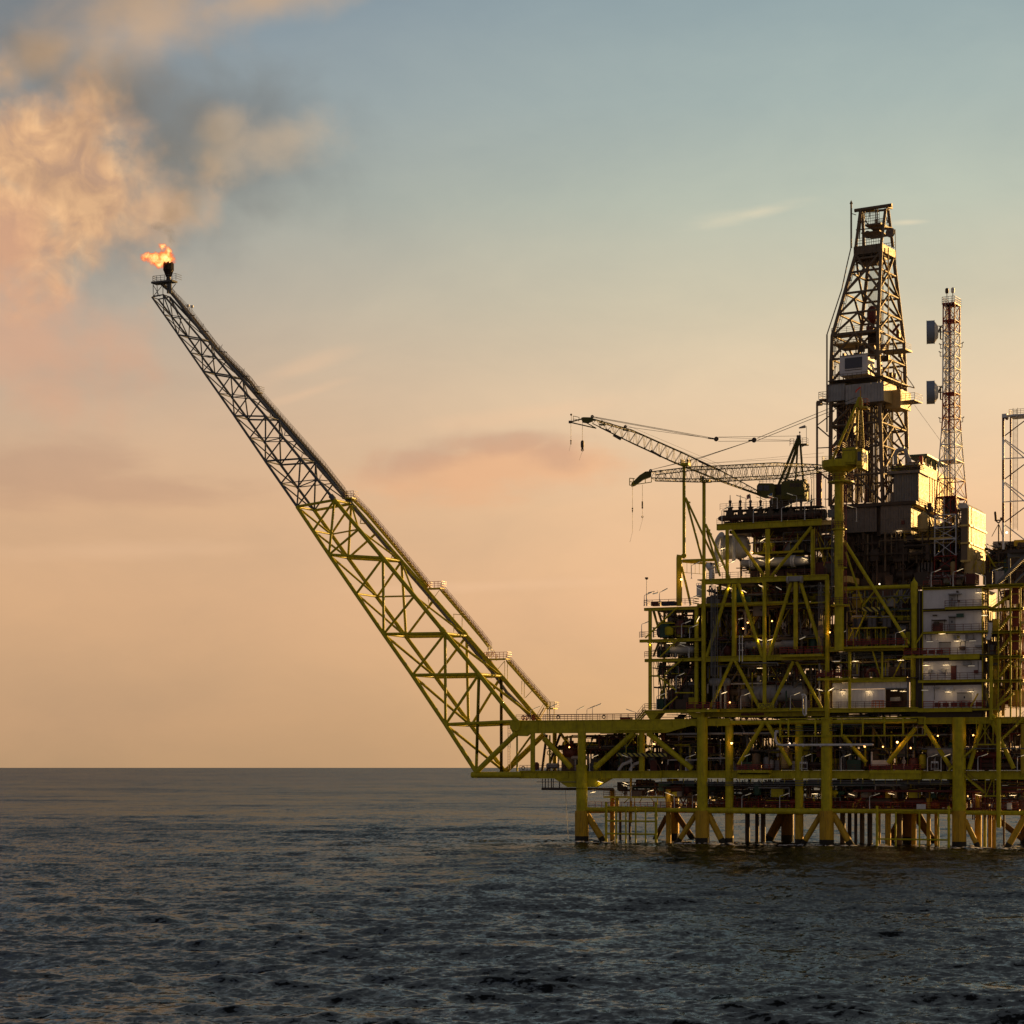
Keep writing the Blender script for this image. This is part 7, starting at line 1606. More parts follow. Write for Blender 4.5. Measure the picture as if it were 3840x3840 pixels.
def build_comms_tower():
    F = Frame(30, 3585, 372.0)
    ct = thing('communications_tower', 'slender red and white lattice tower with a railed top on the white block roof', 'tower', tuple(F.pt(3504, 2192, 3)))
    R, Wh = 'tower_red', 'tower_white'
    vs = [1136, 1198, 1241, 1287, 1333, 1378, 1423, 1471, 1516, 1562, 1608, 1664, 1723, 1792, 1860, 1928, 1975, 2020, 2083, 2140, 2192]
    UL = np.interp(vs, [1136, 1565, 1916, 2192], [3537, 3535, 3506, 3504]); UR = np.interp(vs, [1136, 1565, 1916, 2192], [3579, 3578, 3585, 3585])
    rt = np.interp(vs, [1136, 1565, 1916, 2192], [3598, 3599, 3627, 3627])
    pts = []
    for v, l, r, t_ in zip(vs, UL, UR, rt):
        s = F.sc(r, 3); pts.append((v, l, r, (t_ - r) * s / .30))
    mats = [R if (v < 1230 or 1440 < v < 1600 or 1740 <= v < 1905 or v > 2040) else Wh for v in vs[:-1]]
    secs = lattice_tower(ct, F, pts, 3, mats, .13, .062)
    for k, v in enumerate(vs):
        if v in (1198, 1471, 1723, 1860, 2020, 1136):
            A = secs[k]; mb = MB(); mb.prism([p for p in A], (0, 0, .12)); mb.build('rest_floor', mats[min(k, len(mats) - 1)], ct)
    # ladder, cables and wave guide up the middle
    for du, w_, m_ in ((10, .09, 'tower_white'), (14, .07, 'dark_steel'), (24, .1, 'galvanised_steel'), (28, .08, 'tower_red'), (33, .05, 'dark_steel')):
        tube(ct, 'cable_run', F.pt(3540 + du * .9, 1140, 3.6), F.pt(3536 + du, 1600, 3.6), w_, m_, shape='cyl8'); tube(ct, 'cable_run', F.pt(3536 + du, 1600, 3.6), F.pt(3520 + du * 1.6, 2190, 3.6), w_, m_, shape='cyl8')
    mb = MB(); rnd = random.Random(4); prev = None
    for i in range(60): v_ = 1142 + i * 16; c = F.pt(float(np.interp(v_, [1140, 1600, 2190], [3546, 3543, 3535])) + (3 if i % 2 else -1), v_, 3.3); prev is not None and mb.cyl(prev, c, .1, 6); prev = c
    mb.build('looped_cable', 'pale_paint', ct)
    mb = MB()
    for i in range(230): v_ = 1142 + i * 4.5; u_ = float(np.interp(v_, [1140, 1600, 2190], [3556, 3558, 3566])); mb.cyl(F.pt(u_, v_, 4.4), F.pt(u_ + 7, v_, 4.4), .03, 4)
    mb.build('ladder_rungs', 'galvanised_steel', ct)
    A = secs[0]; z = A[0].z; c0 = (A[0] + A[2]) / 2; mb = MB().use('pale_paint')
    ex = (A[1] - A[0]) * .55; ey = (A[3] - A[0]) * .6
    ring = [c0 - ex - ey, c0 + ex - ey, c0 + ex + ey, c0 - ex + ey]
    for i in range(4):
        p, q = ring[i], ring[(i + 1) % 4]
        for h in (.4, .8, 1.2): mb.cyl(p + F.z * h, q + F.z * h, .045, 5)
        for k in range(5): c = p + (q - p) * k / 4; mb.cyl(c - F.z * .2, c + F.z * 1.2, .045, 5)
    mb.build('top_railing', None, ct); mb = MB(); mb.prism(ring, (0, 0, .15)); mb.build('top_platform', 'tower_red', ct)
    for k, (x, v0, v1, m_) in enumerate(((3551, 1090, 1125, 'dark_steel'), (3573, 1088, 1125, 'pale_paint'))):
        mb = MB().use('galvanised_steel').cyl(F.pt(x, v1 + 10, 4), F.pt(x, v0 + 8, 4), .07, 6); mb.use(m_).lathe(F.pt(x, v0 + 10, 4), (0, 0, 1), [(0, .1), (0, .25), (.3, .32), (.8, .3), (.95, .1)], 12)
        solo(mb, 'beacon', None, ('dark' if k == 0 else 'pale') + ' beacon on a stalk at the top of the communications tower', 'beacon', F.pt(x, v1 + 10, 4), 'beacons on the communications tower')
    for x, v, sg in ((3537, 1306, -1), (3598, 1303, 1), (3535, 1583, -1), (3600, 1583, 1), (3536, 1335, -1)):
        mb = MB(); s_ = F.d * sg; p = F.pt(x, v, 3); mb.path([p, p + s_ * .5, p + s_ * .5 + F.z * .7, p + s_ * .2 + F.z * .7], .06, 6); mb.cyl(p + s_ * .5 + F.z * .7, p + s_ * .75 + F.z * .9, .09, 6); mb.build('lamp_bracket', 'dark_steel', ct)
    # two drum antennas
    for k, v in enumerate((1245, 1471)):
        da = thing('drum_antenna', ('upper' if k == 0 else 'lower') + ' of the two big grey drum antennas on the communications tower', 'antenna', tuple(F.pt(3505, v, 2)), 'drum antennas')
        c = Wp(3505, v, F.pt(3537, v, 3).y); s = c.y / FPX; R_ = 43 * s; ax = Vector((-.981, .19, -.01)).normalized(); d30 = 30 * s
        MB().lathe(c, ax, [(0, R_ * .7), (0, R_ * 1.03), (d30 * .04, R_ * 1.03), (d30 * .05, R_), (d30 * .95, R_), (d30 * .96, R_ * 1.03), (d30, R_ * 1.03), (d30, 0.01)], 40).build('shroud', 'dish_grey', da)
        MB().lathe(c, -ax, [(0, R_ * .92), (6 * s, R_ * .72), (12 * s, R_ * .55), (13 * s, R_ * .5), (14 * s, .1)], 32).build('dish_back', 'dish_back', da)
        mb = MB(); p = c - ax * 14 * s
        for dz_ in (.55, -.55): mb.cyl(p + F.z * dz_ + Vector((0, 0, .5)), Wp(3537, v - dz_ * 14 - 8, c.y), .09, 6)
        mb.cyl(Wp(3527, v - 22, c.y), Wp(3527, v + 27, c.y), .13, 8); mb.cyl(Wp(3527, v - 22, c.y), Wp(3538, v - 24, c.y), .09, 6); mb.cyl(Wp(3527, v + 27, c.y), Wp(3538, v + 27, c.y), .09, 6); mb.cyl(p, Wp(3527, v - 18, c.y), .14, 8)
        mb.build('mount', 'dark_steel', da)
    tube(ct, 'guy_wire', F.pt(3590, 1740, 3) , DER.pt(3430, 1520, 4), .025, 'cable_steel', shape='cyl8')
build_comms_tower()
def build_edge_tower():
    F = Frame(25, 3762, 368.0)
    et = thing('edge_lattice_tower', 'red and white tubular lattice tower cut off by the right edge of the photo', 'tower', tuple(F.pt(3762, 2060, 2)))
    R, Wh = 'dark_red_paint', 'tower_white'
    segs = [(1563, 1640, R), (1640, 1725, Wh), (1725, 1800, R), (1800, 1885, Wh), (1885, 1960, R), (1960, 2060, Wh)]
    for v0, v1, m_ in segs:
        for u_, b_ in ((3762, 2), (3850, 2), (3790, 12), (3880, 12)): F.vtube(et, 'leg', u_, v0, v1, 9 if u_ == 3762 else 7, m_, b_)
    F.box(et, 'leg_head', 3757, 3776, 1552, 1566, 1.5, 3, Wh); F.box(et, 'leg_head', 3770, 3776, 1564, 1572, 1.6, 2.6, R)
    for t_, m_ in (((3768, 1634, 3850, 1572), R), ((3768, 1648, 3850, 1708), Wh), ((3768, 1796, 3850, 1735), R), ((3768, 1808, 3850, 1868), Wh), ((3768, 1958, 3850, 1897), R), ((3768, 1968, 3850, 2030), Wh), ((3768, 1558, 3860, 1552), Wh), ((3766, 1560, 3860, 1566), Wh), ((3766, 1720, 3850, 1716), Wh), ((3766, 1882, 3850, 1877), Wh), ((3764, 1650, 3850, 1725), Wh), ((3764, 1810, 3850, 1888), Wh)):
        F.tube(et, 'brace', *t_, 4, m_, 2 if m_ == R else 2.4)
    F.box(et, 'top_platform', 3782, 3870, 1556, 1560, 2, 6, Wh); F.railing(et, 3784, 3870, 1536, 1556, 2, 'sunlit_tan', px=1.5, ends=3, pitch=.7)
    mb = MB()
    for e in (0, .8): mb.cyl(F.pt(3799, 1990, 6) + F.d * e, F.pt(3799, 1530, 6) + F.d * e, .04, 5)
    for i in range(100): c = F.pt(3799, 1535 + i * 4.5, 6); mb.cyl(c, c + F.d * .8, .03, 4)
    mb.build('ladder', 'sunlit_tan', et)
    # satellite-like radar on a stand
    rd = thing('radar_stand', 'dark tripod stand with an upright antenna bar left of the edge tower', 'antenna', tuple(F.pt(3745, 2040, 4)))
    F.vtube(rd, 'mast', 3745, 1965, 2040, 5, 'dark_steel', 4)
    for t_ in ((3743, 1968, 3719, 2012, 2.5), (3747, 1968, 3760, 2012, 2.5), (3745, 1962, 3731, 1950, 5), (3745, 1962, 3756, 1946, 5), (3733, 1952, 3757, 1950, 5)): F.tube(rd, 'strut', *t_[:4], t_[4], 'dark_steel', 4)
    F.tube(rd, 'antenna_bar', 3732, 1922, 3735, 1954, 9, 'dark_steel', 4); MB().ball(F.pt(3732, 1922, 4), .2, 10).build('bar_end', 'dark_steel', rd); MB().ball(F.pt(3754, 1944, 4), .2, 10).build('bar_end', 'dark_steel', rd)
    mb = MB().ball(F.pt(3775, 1997, 6), .2, 12); solo(mb, 'round_lamp', 'white_glow', 'small round white lamp low beside the edge tower', 'lamp', F.pt(3775, 2001, 6))
    # grey bridge stair and portal on the roof right
    gs = thing('grey_gangway', 'grey sloping gangway with steps and a portal post at the right edge', 'gangway', tuple(M.pt(3740, 2190, .5)))
    p, q = M.pt(3738, 2192, .5), M.pt(3842, 2088, .5); d = q - p; mb = MB().box(p, d, M.n * .15, M.z * .5); mb.box(p + M.n * 1.4, d, M.n * .15, M.z * .5)
    for i in range(22): c = p + d * (i + .5) / 22; mb.box(c, M.d * .3, M.n * 1.4, M.z * .08)
    mb.build('stair', 'galvanised_steel', gs); M.tube(gs, 'rail', 3806, 2185, 3850, 2140, 8, 'galvanised_steel', .3)
    M.vtube(gs, 'portal_post', 3785, 2078, 2190, 10, 'galvanised_steel', 2); M.box(gs, 'portal_beam', 3778, 3860, 2075, 2090, 1.5, 3, 'galvanised_steel'); M.box(gs, 'portal_deck', 3780, 3860, 2062, 2073, 0, 5, 'dark_steel')
build_edge_tower()
clutter('pipework', 'dark low machines on the deck behind the radar stand', M, 3690, 3860, 2040, 2100, 12, 24, 220, 71, ['dark_steel', 'dark_steel', 'derrick_steel', 'yellow_paint', 'grey_paint'], px=(2, 8), vref=3700, boxes=.4)
clutter('pipework', 'sunlit pipes and galleries behind the communications tower', M, 3462, 3600, 1890, 2190, 12, 20, 300, 72, ['sunlit_tan', 'derrick_steel', 'yellow_paint', 'dark_steel', 'dark_steel'], px=(2, 5), vref=3500, boxes=.15)
clutter('pipework', 'red-brown gear on the white block roof at the tower foot', M, 3470, 3620, 2150, 2194, 2, 8, 120, 73, RD, px=(2, 5), vref=3500, boxes=.25)
clutter('pipework', 'small gear on the drilling house roofs', M, 3330, 3450, 1740, 1768, 14, 18, 60, 74, DK, px=(2, 5), vref=3350, boxes=.3)
clutter('pipework', 'dark gear under the drilling house', M, 3165, 3480, 2000, 2200, 9, 20, 300, 75, ['dark_steel', 'deck_plate', 'dark_steel', 'derrick_steel'], px=(3, 9), vref=3200, boxes=.2)

# ------------------------------------------------------------------ lamps, bulbs, buoys, flags, sign
LD = {}
def glow(parent, loc, watts, col):      # the lamp's own light
    k = (watts, col)
    if k not in LD: l = bpy.data.lights.new('lamp_light', 'POINT'); l.energy = watts; l.color = col; l.shadow_soft_size = .15; LD[k] = l
    o = bpy.data.objects.new('lamp_light', LD[k]); COL.objects.link(o); o.parent = parent; o.location = loc; return o
def build_small():
    posts = [  # foot u, foot v, head v, direction, lit, b, label
        (2163, 2700, 2656, 1, 1, .6, 'lit lamp post nearest the boom on the main deck railing'), (2201, 2698, 2654, 1, 0, 1.5, 'shorter of two close lamp posts on the main deck'), (2222, 2700, 2647, 1, 0, .6, 'taller of two close lamp posts on the main deck'),
        (2384, 2700, 2664, -1, 0, .6, 'lamp post at the foot of the small stair, leaning left'), (1990, 2700, 2655, 1, 1, .6, 'lit lamp post at the foot of the flare boom'), (2060, 2700, 2650, 1, 0, .7, 'lamp post under the last boom landing'),
        (2211, 2891, 2838, 1, 1, -.2, 'lit lamp post left in the cellar deck, beside the leftmost leg'), (2367, 2891, 2836, -1, 0, -.2, 'lamp post under the long striped board'), (2572, 2890, 2838, 1, 0, .2, 'lamp post left of the second big leg'),
        (2781, 2890, 2836, 1, 0, .1, 'lamp post above the first cellar balcony'), (3007, 2890, 2836, 1, 0, .1, 'lamp post beside the smaller middle column on the cellar deck'), (3154, 2891, 2837, 1, 1, .1, 'lit lamp post right of the third big leg'),
        (3478, 2892, 2834, 1, 0, .1, 'left of two lamp posts beside the pale cabinet frame'), (3529, 2892, 2834, 1, 1, .1, 'right of two lamp posts beside the pale cabinet frame'), (3667, 2892, 2834, 1, 0, -.4, 'lamp post between the rightmost big leg and the caisson'), (3815, 2892, 2834, 1, 1, -.4, 'lit lamp post at the right edge of the cellar deck'),
        (2367, 3002, 2950, -1, 0, .5, 'lamp post on the small hanging platform'), (2529, 3032, 2978, -1, 1, .8, 'lamp post on the low walkway left of the second big leg'), (2597, 3034, 2982, 1, 0, .8, 'lamp post on the low walkway touching the second big leg'), (2782, 3036, 2984, 1, 0, .8, 'lamp post on the low walkway in the middle'), (2924, 3036, 2986, 1, 0, .8, 'lamp post on the low walkway left of the smaller column'), (3261, 3038, 2986, 1, 0, 1.2, 'lamp post on the low walkway left of the open water frame'),
        (2707, 1963, 1912, 1, 0, .9, 'lamp post at the left end of the upper module roof'), (2797, 1908, 1868, -1, 0, 3, 'lamp post beside the striped flag'), (2825, 1960, 1910, 1, 0, .9, 'second lamp post from the left on the upper module edge'), (2931, 1955, 1897, 1, 1, .9, 'third lamp post from the left on the upper module edge'), (3018, 1950, 1885, 1, 0, .9, 'tall lamp post near the right end of the upper module edge'),
        (2915, 1908, 1870, -1, 1, 3, 'lamp post just right of the blue, white and red flag'), (2873, 1905, 1870, -1, 1, 3, 'lamp post between the two flags'), (2988, 1900, 1858, -1, 0, 3, 'lamp post below the upper crane counterweight'),
        (2473, 2271, 2220, 1, 0, 0, 'lamp post between the red and blue boxes on the top left deck'), (2416, 2272, 2232, 1, 0, 0, 'short lamp post at the left corner of the top left deck'), (2556, 2390, 2336, 1, 0, -.1, 'lamp post in the middle of the second left deck'), (2406, 2390, 2338, 1, 0, -.1, 'lamp post at the left tip of the second left deck'), (2587, 2272, 2236, 1, 0, 0, 'lamp post left of the pale cabinet'),
        (2535, 2596, 2538, 1, 0, .1, 'lamp post halfway up the lowest left deck stairs'), (2462, 2661, 2608, 1, 0, 0, 'lamp post on the lowest left deck'), (2778, 2660, 2608, 1, 1, .1, 'lit lamp post left of the platform name sign'), (2584, 2466, 2428, -1, 0, 0, 'lamp post on the third left deck'), (2586, 2404, 2350, 1, 0, .2, 'slim lamp post at the right end of the second left deck'),
        (3358, 2427, 2370, 1, 1, -.6, 'lamp post on the balcony under the crane brace'), (2964, 2660, 2606, 1, 1, .1, 'lit lamp post right of the platform name sign'), (3135, 2430, 2375, 1, 0, -.6, 'lamp post beside the crane pedestal balcony'),
        (3212, 1956, 1900, -1, 1, 2, 'lamp post on the ring platform right of the pedestal'), (3492, 2200, 2140, 1, 0, .5, 'left lamp post on the white block roof'), (3574, 2198, 2140, 1, 1, .5, 'middle lamp post on the white block roof'), (3721, 2193, 2138, 1, 0, .5, 'lamp post on the deck right of the golden stack'), (3695, 2192, 2160, -1, 1, .5, 'short lamp post just left of the white block roof end'), (2593, 2170, 2120, 1, 0, 1, 'lamp post under the boom rest beam')]
    proto = {}
    def make(h, lit, dirn):
        root = bpy.data.objects.new('lamp_post', None); COL.objects.link(root); root['_wl'] = (0, 0, 0)
        H_ = h; s = dirn
        MB().lathe((0, 0, 0), (0, 0, 1), [(0, .16), (.08, .16), (.1, .08), (H_ * .5, .07), (H_ * .9, .05)], 8).build('pole', 'pale_paint', root)
        q = [Vector((0, 0, H_ * .9)), Vector((.06 * s, 0, H_ * .96)), Vector((.35 * s, 0, H_)), Vector((.6 * s, -.05, H_ + .05))]
        MB().path(q, .045, 6).build('arm', 'pale_paint', root)
        hd = MB(); e = Vector((s * 1.15, -.1, .42)); hd.box(q[-1] + Vector((0, -.08, 0)), e, (0, .16, 0), (0, 0, .1)); hd.build('lamp_head', 'galvanised_steel', root)
        tb = MB(); tb.box(q[-1] + Vector((s * .05, -.06, -.05)), e * .93, (0, .12, 0), (0, 0, .05)); tb.build('lamp_tube', 'tube_glow' if lit else 'tube_glow_dim', root)
        return root
    for k, (u, vf, vh, dr, lit, b, lb) in enumerate(posts):
        foot = M.pt(u, vf, b); h = M.zz(M.a(u, b), b, vh) - foot.z; hq = round(h * 2) / 2; key = (hq, lit, dr)
        if key not in proto: r = make(hq, lit, dr); proto[key] = r
        else:
            src = proto[key]; r = src.copy(); COL.objects.link(r)
            for ch in src.children: c = ch.copy(); COL.objects.link(c); c.parent = r
        r.location = foot; r.rotation_euler = (0, 0, math.radians(-25 + (k * 37) % 30 - 10)); tag(r, lb, 'lamp post', 'lamp posts along the decks')
    # pendant tube lamps
    areas = {
        'in the utility module': [(3136, 2479, 0, 0, .5), (3208, 2479, 0, 1, .5), (3378, 2475, 0, 1, .5), (3160, 2593, 0, 1, .5), (3257, 2591, 0, 1, .5), (3353, 2589, 0, 1, .5), (3387, 2592, 0, 1, 2)],
        'on the front of the white block': [(3671, 2222, 0, 1, -.6), (3692, 2307, 0, 1, -.6), (3533, 2376, 0, 1, -.7), (3591, 2403, 0, 1, -.6), (3487, 2405, 0, 0, -.6), (3647, 2402, 0, 0, -.6), (3474, 2494, 0, 1, -.6), (3548, 2493, 0, 1, -.6), (3643, 2496, 0, 0, -.6), (3557, 2594, 0, 1, -.6), (3640, 2593, 0, 1, -.6), (3469, 2587, 0, 0, -.6)],
        'in the upper module': [(2748, 2106, 25, 1, 1), (2696, 2106, -15, 1, 2), (2712, 2121, 20, 1, 2), (2709, 2057, 12, 1, 2), (2855, 2101, -15, 1, 1), (2892, 2098, 32, 1, 1), (2860, 2024, 28, 1, 3), (3018, 2094, -18, 1, 2)],
        'in the process module': [(2737, 2203, -28, 1, .2), (2790, 2216, -28, 1, .2), (2855, 2197, -28, 1, .2), (2921, 2205, -30, 0, .2), (2623, 2206, -25, 0, .2), (2617, 2322, 62, 1, .2), (2848, 2397, -22, 1, .2), (2889, 2398, 15, 1, .2), (2716, 2597, 18, 1, .2), (2850, 2505, 0, 1, 2), (2775, 2320, 10, 0, 3), (3009, 2392, 22, 0, .5), (3075, 2586, -18, 1, .5), (3117, 2584, 30, 1, -.3)],
        'on the left wing decks': [(2440, 2412, -3, 1, 0), (2511, 2412, 0, 1, 0), (2561, 2410, -3, 0, 0), (2459, 2225, 12, 0, 0)],
        'under the cellar deck': [(2251, 2931, -15, 1, 0), (2346, 2936, -20, 1, 0), (2512, 2977, -20, 1, 1), (2224, 2970, 12, 1, 1), (3056, 2976, 2, 1, 1), (3194, 2979, -18, 1, 1), (3343, 2976, -12, 1, 1), (3798, 2982, 2, 1, 1), (2440, 2965, 15, 1, 2), (3670, 2981, -10, 1, 1)],
        'on the drilling house': [(3371, 1990, 0, 1, 13), (3403, 2050, 0, 1, 12.8)],
    }
    protos = {}
    for area, lst in areas.items():
        for k, (u, v, tilt, lit, b) in enumerate(sorted(lst)):
            if lit not in protos:
                r = bpy.data.objects.new('tube_lamp', None); COL.objects.link(r); r['_wl'] = (0, 0, 0)
                MB().box((-.6, -.1, 0), (1.2, 0, 0), (0, .2, 0), (0, 0, .1)).build('casing', 'dark_steel', r); MB().box((-.56, -.1, -.09), (1.12, 0, 0), (0, .14, 0), (0, 0, .09)).build('tube', 'tube_glow' if lit else 'tube_glow_dim', r)
                MB().cyl((-.4, 0, .1), (-.4, 0, .55), .02, 4).cyl((.4, 0, .1), (.4, 0, .55), .02, 4).build('hanger', 'dark_steel', r); protos[lit] = r
                if lit: glow(r, (0, -.25, -.3), 9, (1.0, .66, .30))
            else:
                r = protos[lit].copy(); COL.objects.link(r)
                for ch in protos[lit].children: c = ch.copy(); COL.objects.link(c); c.parent = r
            r.location = M.pt(u, v, b); r.rotation_euler = (0, math.radians(-tilt), math.radians(-25))
            tag(r, ('glowing ' if lit else 'dim ') + 'tube lamp, ' + ORD[k] + ' from the left ' + area, 'tube lamp', 'tube lamps hung under the decks')
    bulbs = [(2555, 2173, .5, 'orange bulb on the thick boom rest post'), (2821, 2072, 0, 'orange bulb behind the left brace of the upper module'), (2804, 2335, 1, 'upper of two orange bulbs left of the second process column'), (2787, 2357, 1, 'lower of two orange bulbs left of the second process column'), (2895, 2329, 0, 'orange bulb right of the second process column'),
             (3146, 2324, -1.2, 'bright orange bulb on the crane pedestal foot'), (3112, 2371, -.3, 'small orange bulb between the pedestal and the module column'), (2737, 2634, 0, 'orange bulb low in the process module'), (2135, 2802, .8, 'orange bulb on the round brown vessel in the leftmost bay'), (2744, 2787, -.4, 'bright orange bulb on the second smaller column'), (2961, 2788, 0, 'orange bulb above the pale water pipe'),
             (3650, 2757, 0, 'orange bulb right of the rightmost big leg'), (3365, 2783, 0, 'brightest orange bulb in the right cellar bay'), (3311, 2800, 0, 'orange bulb left in the right cellar bay'), (3415, 2805, 0, 'orange bulb right in the right cellar bay'), (3243, 2800, -.5, 'orange bulb at the right end of the water pipe'), (3517, 2759, 0, 'small orange bulb left of the rightmost big leg'), (3298, 2190, 8, 'pale bulb in the dark bay above the level green tube'), (2452, 2790, 1, 'small orange bulb in the second cellar bay')]
    for k, (u, v, b, lb) in enumerate(bulbs):
        big = lb.startswith('bri') or k == 0; r = .21 if big else .14; c = M.pt(u, v, b); mb = MB().use('orange_glow' if 'pale' not in lb else 'white_glow').ball(c, r, 10); mb.use('dark_steel').lathe(c + Vector((0, 0, r * .7)), (0, 0, 1), [(0, r * .9), (.1, r * .8), (.2, .05)], 10); mb.cyl(c + Vector((0, .1, 0)), c + Vector((0, .5, .1)), .04, 5)
        ob = solo(mb, 'bulkhead_bulb', None, lb, 'bulb', c, 'bulbs on the decks'); glow(ob, tuple(M.n * -.45), 32 if big else 12, (1.0, .45, .14))
    for k, (u, v, b, lb) in enumerate(((2093, 2689, .1, 'black lifebuoy on the main deck railing near the boom foot'), (2264, 2688, .1, 'black lifebuoy on the main deck railing right of the close lamp posts'), (1962, 2880, -.1, 'black lifebuoy at the left corner of the cellar deck'), (2116, 2877, .2, 'black lifebuoy behind the slanting brace of the leftmost bay'), (2422, 2975, 1.3, 'black lifebuoy on the small hanging platform'))):
        mb = MB().torus(M.pt(u, v, b), M.n, .3, .085, 20, 8); solo(mb, 'lifebuoy', 'black_rubber', lb, 'lifebuoy', M.pt(u, v, b), 'lifebuoys on the railings')
    # flood light mast at the left
    fm = thing('floodlight_mast', 'tall pale mast with dark floodlight head at the corner of the top left deck', 'mast', tuple(M.pt(2425, 2273, 0)))
    M.vtube(fm, 'pole', 2425, 2174, 2225, 2.2, 'pale_paint', 0); M.vtube(fm, 'pole', 2425, 2224, 2273, 4, 'pale_paint', 0); MB().lathe(M.pt(2425, 2174, 0), (0, 0, 1), [(0, .1), (.1, .22), (.25, .33), (.42, .33), (.45, .05)], 12).build('lamp_head', 'dark_steel', fm)
    M.tube(fm, 'side_lamp', 2429, 2223, 2456, 2217, 2.5, 'pale_paint', 0)
    # flags
    def flag(u, v, w, h, kind, lb):
        b = 3; root = thing('flag', lb, 'flag', tuple(M.pt(u, v + 40, b)), 'flags on the platform'); M.vtube(root, 'pole', u, v, v + 42, 1.5, 'pale_paint', b, shape='cyl8'); n = 6; rows = 8 if kind == 0 else 3; s = M.sc(u, b)
        o = M.pt(u, v, b); mb = MB(); sg = -1
        for i in range(n):
            for j in range(rows):
                def P_(x, y): return o + M.d * (sg * w * s * x / n) + M.n * (math.sin(x * 1.3) * .12) - M.z * (h * s * y / rows + x * .05)
                cname = ('flag_red', 'flag_white')[j % 2] if kind == 0 else ('flag_blue', 'flag_white', 'flag_red')[j]
                if kind == 0 and i >= 0 and i < 3 and j < 4: cname = 'dark_steel' if not (i == 1 and j in (1, 2)) else 'yellow_paint'
                if kind == 1 and i < 2 and j < 2: cname = 'flag_blue'
                mb.use(cname).add([P_(i, j), P_(i + 1, j), P_(i + 1, j + 1), P_(i, j + 1), P_(i, j) + M.n * .02, P_(i + 1, j) + M.n * .02, P_(i + 1, j + 1) + M.n * .02, P_(i, j + 1) + M.n * .02], [(0, 1, 2, 3), (7, 6, 5, 4)])
        mb.build('cloth', None, root)
    flag(2812, 1851, 14, 17, 0, 'small flag with red and white stripes and a dark corner above the upper module'); flag(2896, 1848, 15, 17, 1, 'small blue, white and red flag under the upper crane cab')
    # name sign
    sg = thing('name_sign', 'yellow-green name board lettered KNPG-B on the railing of the process module', 'sign', tuple(M.pt(2844, 2656, -.3)))
    M.box(sg, 'board', 2843, 2903, 2637, 2654, -.32, -.26, OL)
    fc = bpy.data.curves.new('lettering', 'FONT'); fc.body = 'KNPG-B'; fc.size = 13.5 * M.sc(2844) / .72; fc.extrude = .01; fc.space_character = 1.05; fc.materials.append(MATS['dark_steel'])
    fo0 = bpy.data.objects.new('lettering_curve', fc); COL.objects.link(fo0); bpy.context.view_layer.update(); lm = bpy.data.meshes.new_from_object(fo0.evaluated_get(bpy.context.evaluated_depsgraph_get())); bpy.data.objects.remove(fo0); lm.materials.clear(); lm.materials.append(MATS['dark_steel'])
    fo = bpy.data.objects.new('lettering', lm); COL.objects.link(fo); fo.parent = sg; p = M.pt(2847, 2652, -.345); fo.location = p - Vector(sg['_wl']); fo.rotation_euler = (math.pi / 2, 0, math.radians(-25)); fo['label'] = 'dark letters KNPG-B'
    # pale frames on the cellar deck
    for u0, u1, v0, v1, lb in ((3492, 3518, 2856, 2888, 'pale open cabinet frame between the two cellar lamp posts'), (3000, 3027, 2858, 2886, 'white valve skid frame beside the smaller middle column')):
        t = thing('equipment_frame', lb, 'frame', tuple(M.pt(u0, v1, .3)), 'pale frames on the cellar deck')
        for x in (u0, u1): M.vtube(t, 'post', x, v0, v1, 1.8, 'pale_paint', .3, shape='cyl8')
        for v in (v0, v0 + 5, v1 - 4): M.htube(t, 'bar', u0, u1, v, 2, 'pale_paint', .3)
        for i in range(3): M.box(t, 'tag_plate', u0 + 2 + i * 8, u0 + 7 + i * 8, v0 - 1, v0 + 4, .25, .3, 'pale_paint')
    # white board and tank on the low walkway, rope, pale panel
    mb = MB(); mb.box(M.pt(3437, 3034, .8), M.d * 1.6, M.n * .08, M.z * .85); solo(mb, 'notice_board', 'pale_paint', 'pale board on the low walkway under the right half of the deck', 'board', M.pt(3437, 3034, .8))
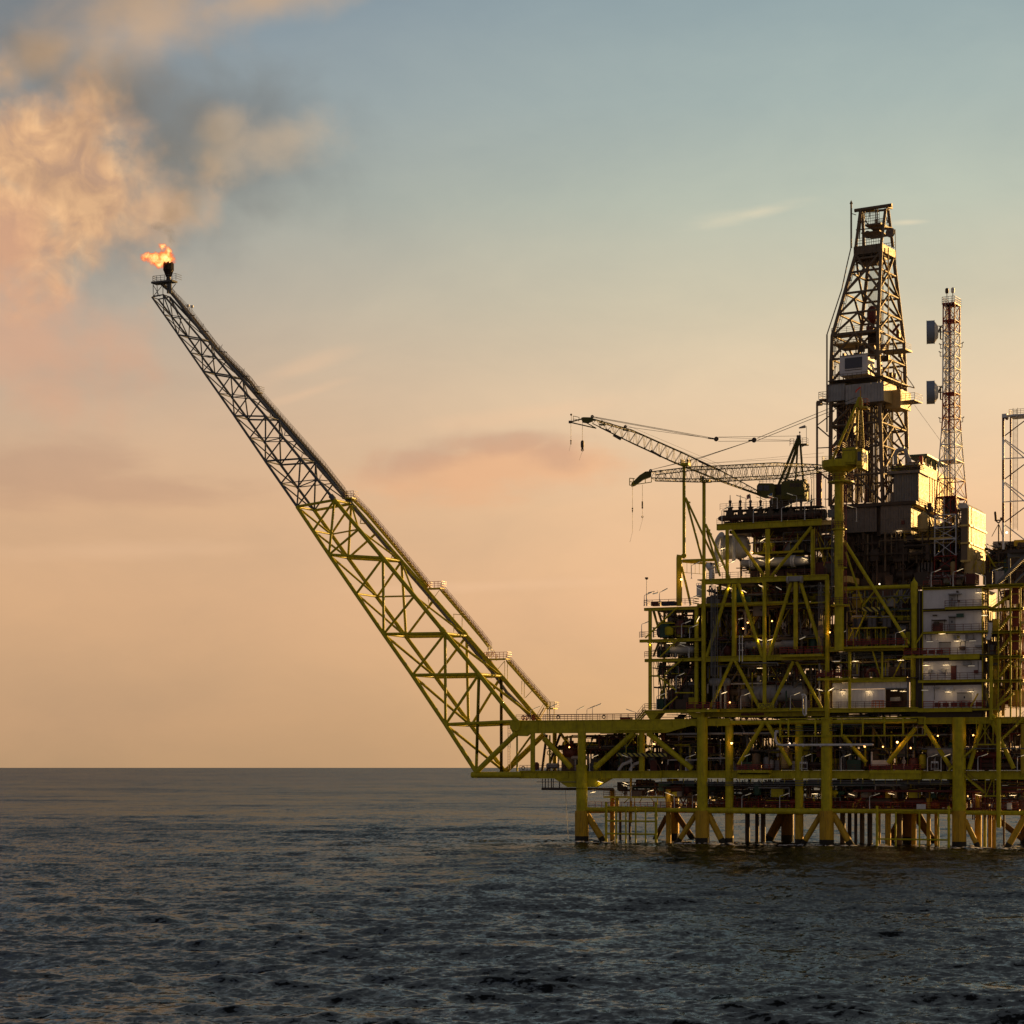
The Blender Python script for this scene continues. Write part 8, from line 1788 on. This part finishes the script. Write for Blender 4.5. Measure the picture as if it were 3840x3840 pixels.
    mb = MB(); mb.box(M.pt(3776, 3035, .8), M.d * .8, M.n * .08, M.z * 1.1); solo(mb, 'notice_board', 'pale_paint', 'pale upright panel on the low walkway at the right edge', 'board', M.pt(3776, 3035, .8))
    mb = MB(); mb.box(M.pt(3270, 2872, 1.2), M.pt(3330, 2870, 1.2) - M.pt(3270, 2872, 1.2), M.n * 1.5, M.z * .95); solo(mb, 'pale_crate', 'dish_back', 'long pale crate behind the cellar balcony of the right bay', 'crate', M.pt(3270, 2872, 1.2))
    a, c = M.pt(2120, 2960, .5), M.pt(2131, 3148, .5); mb = MB().cyl(a, c, .03, 5); solo(mb, 'hanging_rope', 'cable_steel', 'thin rope hanging into the sea left of the leftmost leg', 'rope', c)
    tkb = thing('brown_tank', 'brown upright tank left of the cellar bay near the boom foot', 'tank', tuple(M.pt(2008, 2890, 3))); MB().lathe(M.pt(2012, 2888, 3), (0, 0, 1), [(0, .5), (1.2, .5), (1.5, .2)], 14).build('shell', 'red_brown_paint', tkb)
    MB().lathe(M.pt(2050, 2872, 3), M.d, [(0, .1), (.1, .5), (2.4, .5), (2.5, .1)], 16).build('side_drum', 'grey_paint', tkb)
    # foot of the boom: red valves and small stair
    fv = MB().use('red_paint')
    for x in (1962, 1975, 2000): fv.torus(M.pt(x, 2691, 1.5), M.n, .35, .1, 12, 5); fv.cyl(M.pt(x, 2702, 1.5), M.pt(x, 2688, 1.5), .1, 6)
    solo(fv, 'red_valves', None, 'red hand valves at the foot of the flare pipe', 'valves', M.pt(1962, 2702, 1.5))
    st = MB(); p, q = M.pt(2013, 2702, 2.5), M.pt(2040, 2657, 2.5); d = q - p
    for e in (0, 1.0): st.box(p + M.n * e, d, M.n * .06, M.z * .25); st.cyl(p + M.n * e + M.z * 1, q + M.n * e + M.z * 1, .04, 5)
    for i in range(10): st.box(p + d * (i + .5) / 10, M.d * .2, M.n * 1, M.z * .04)
    solo(st, 'short_stair', 'yellow_paint', 'short steep stair between the main deck and the boom landing', 'stair', p)
build_small()
for o in bpy.data.objects:
    if '_wl' in o: del o['_wl']
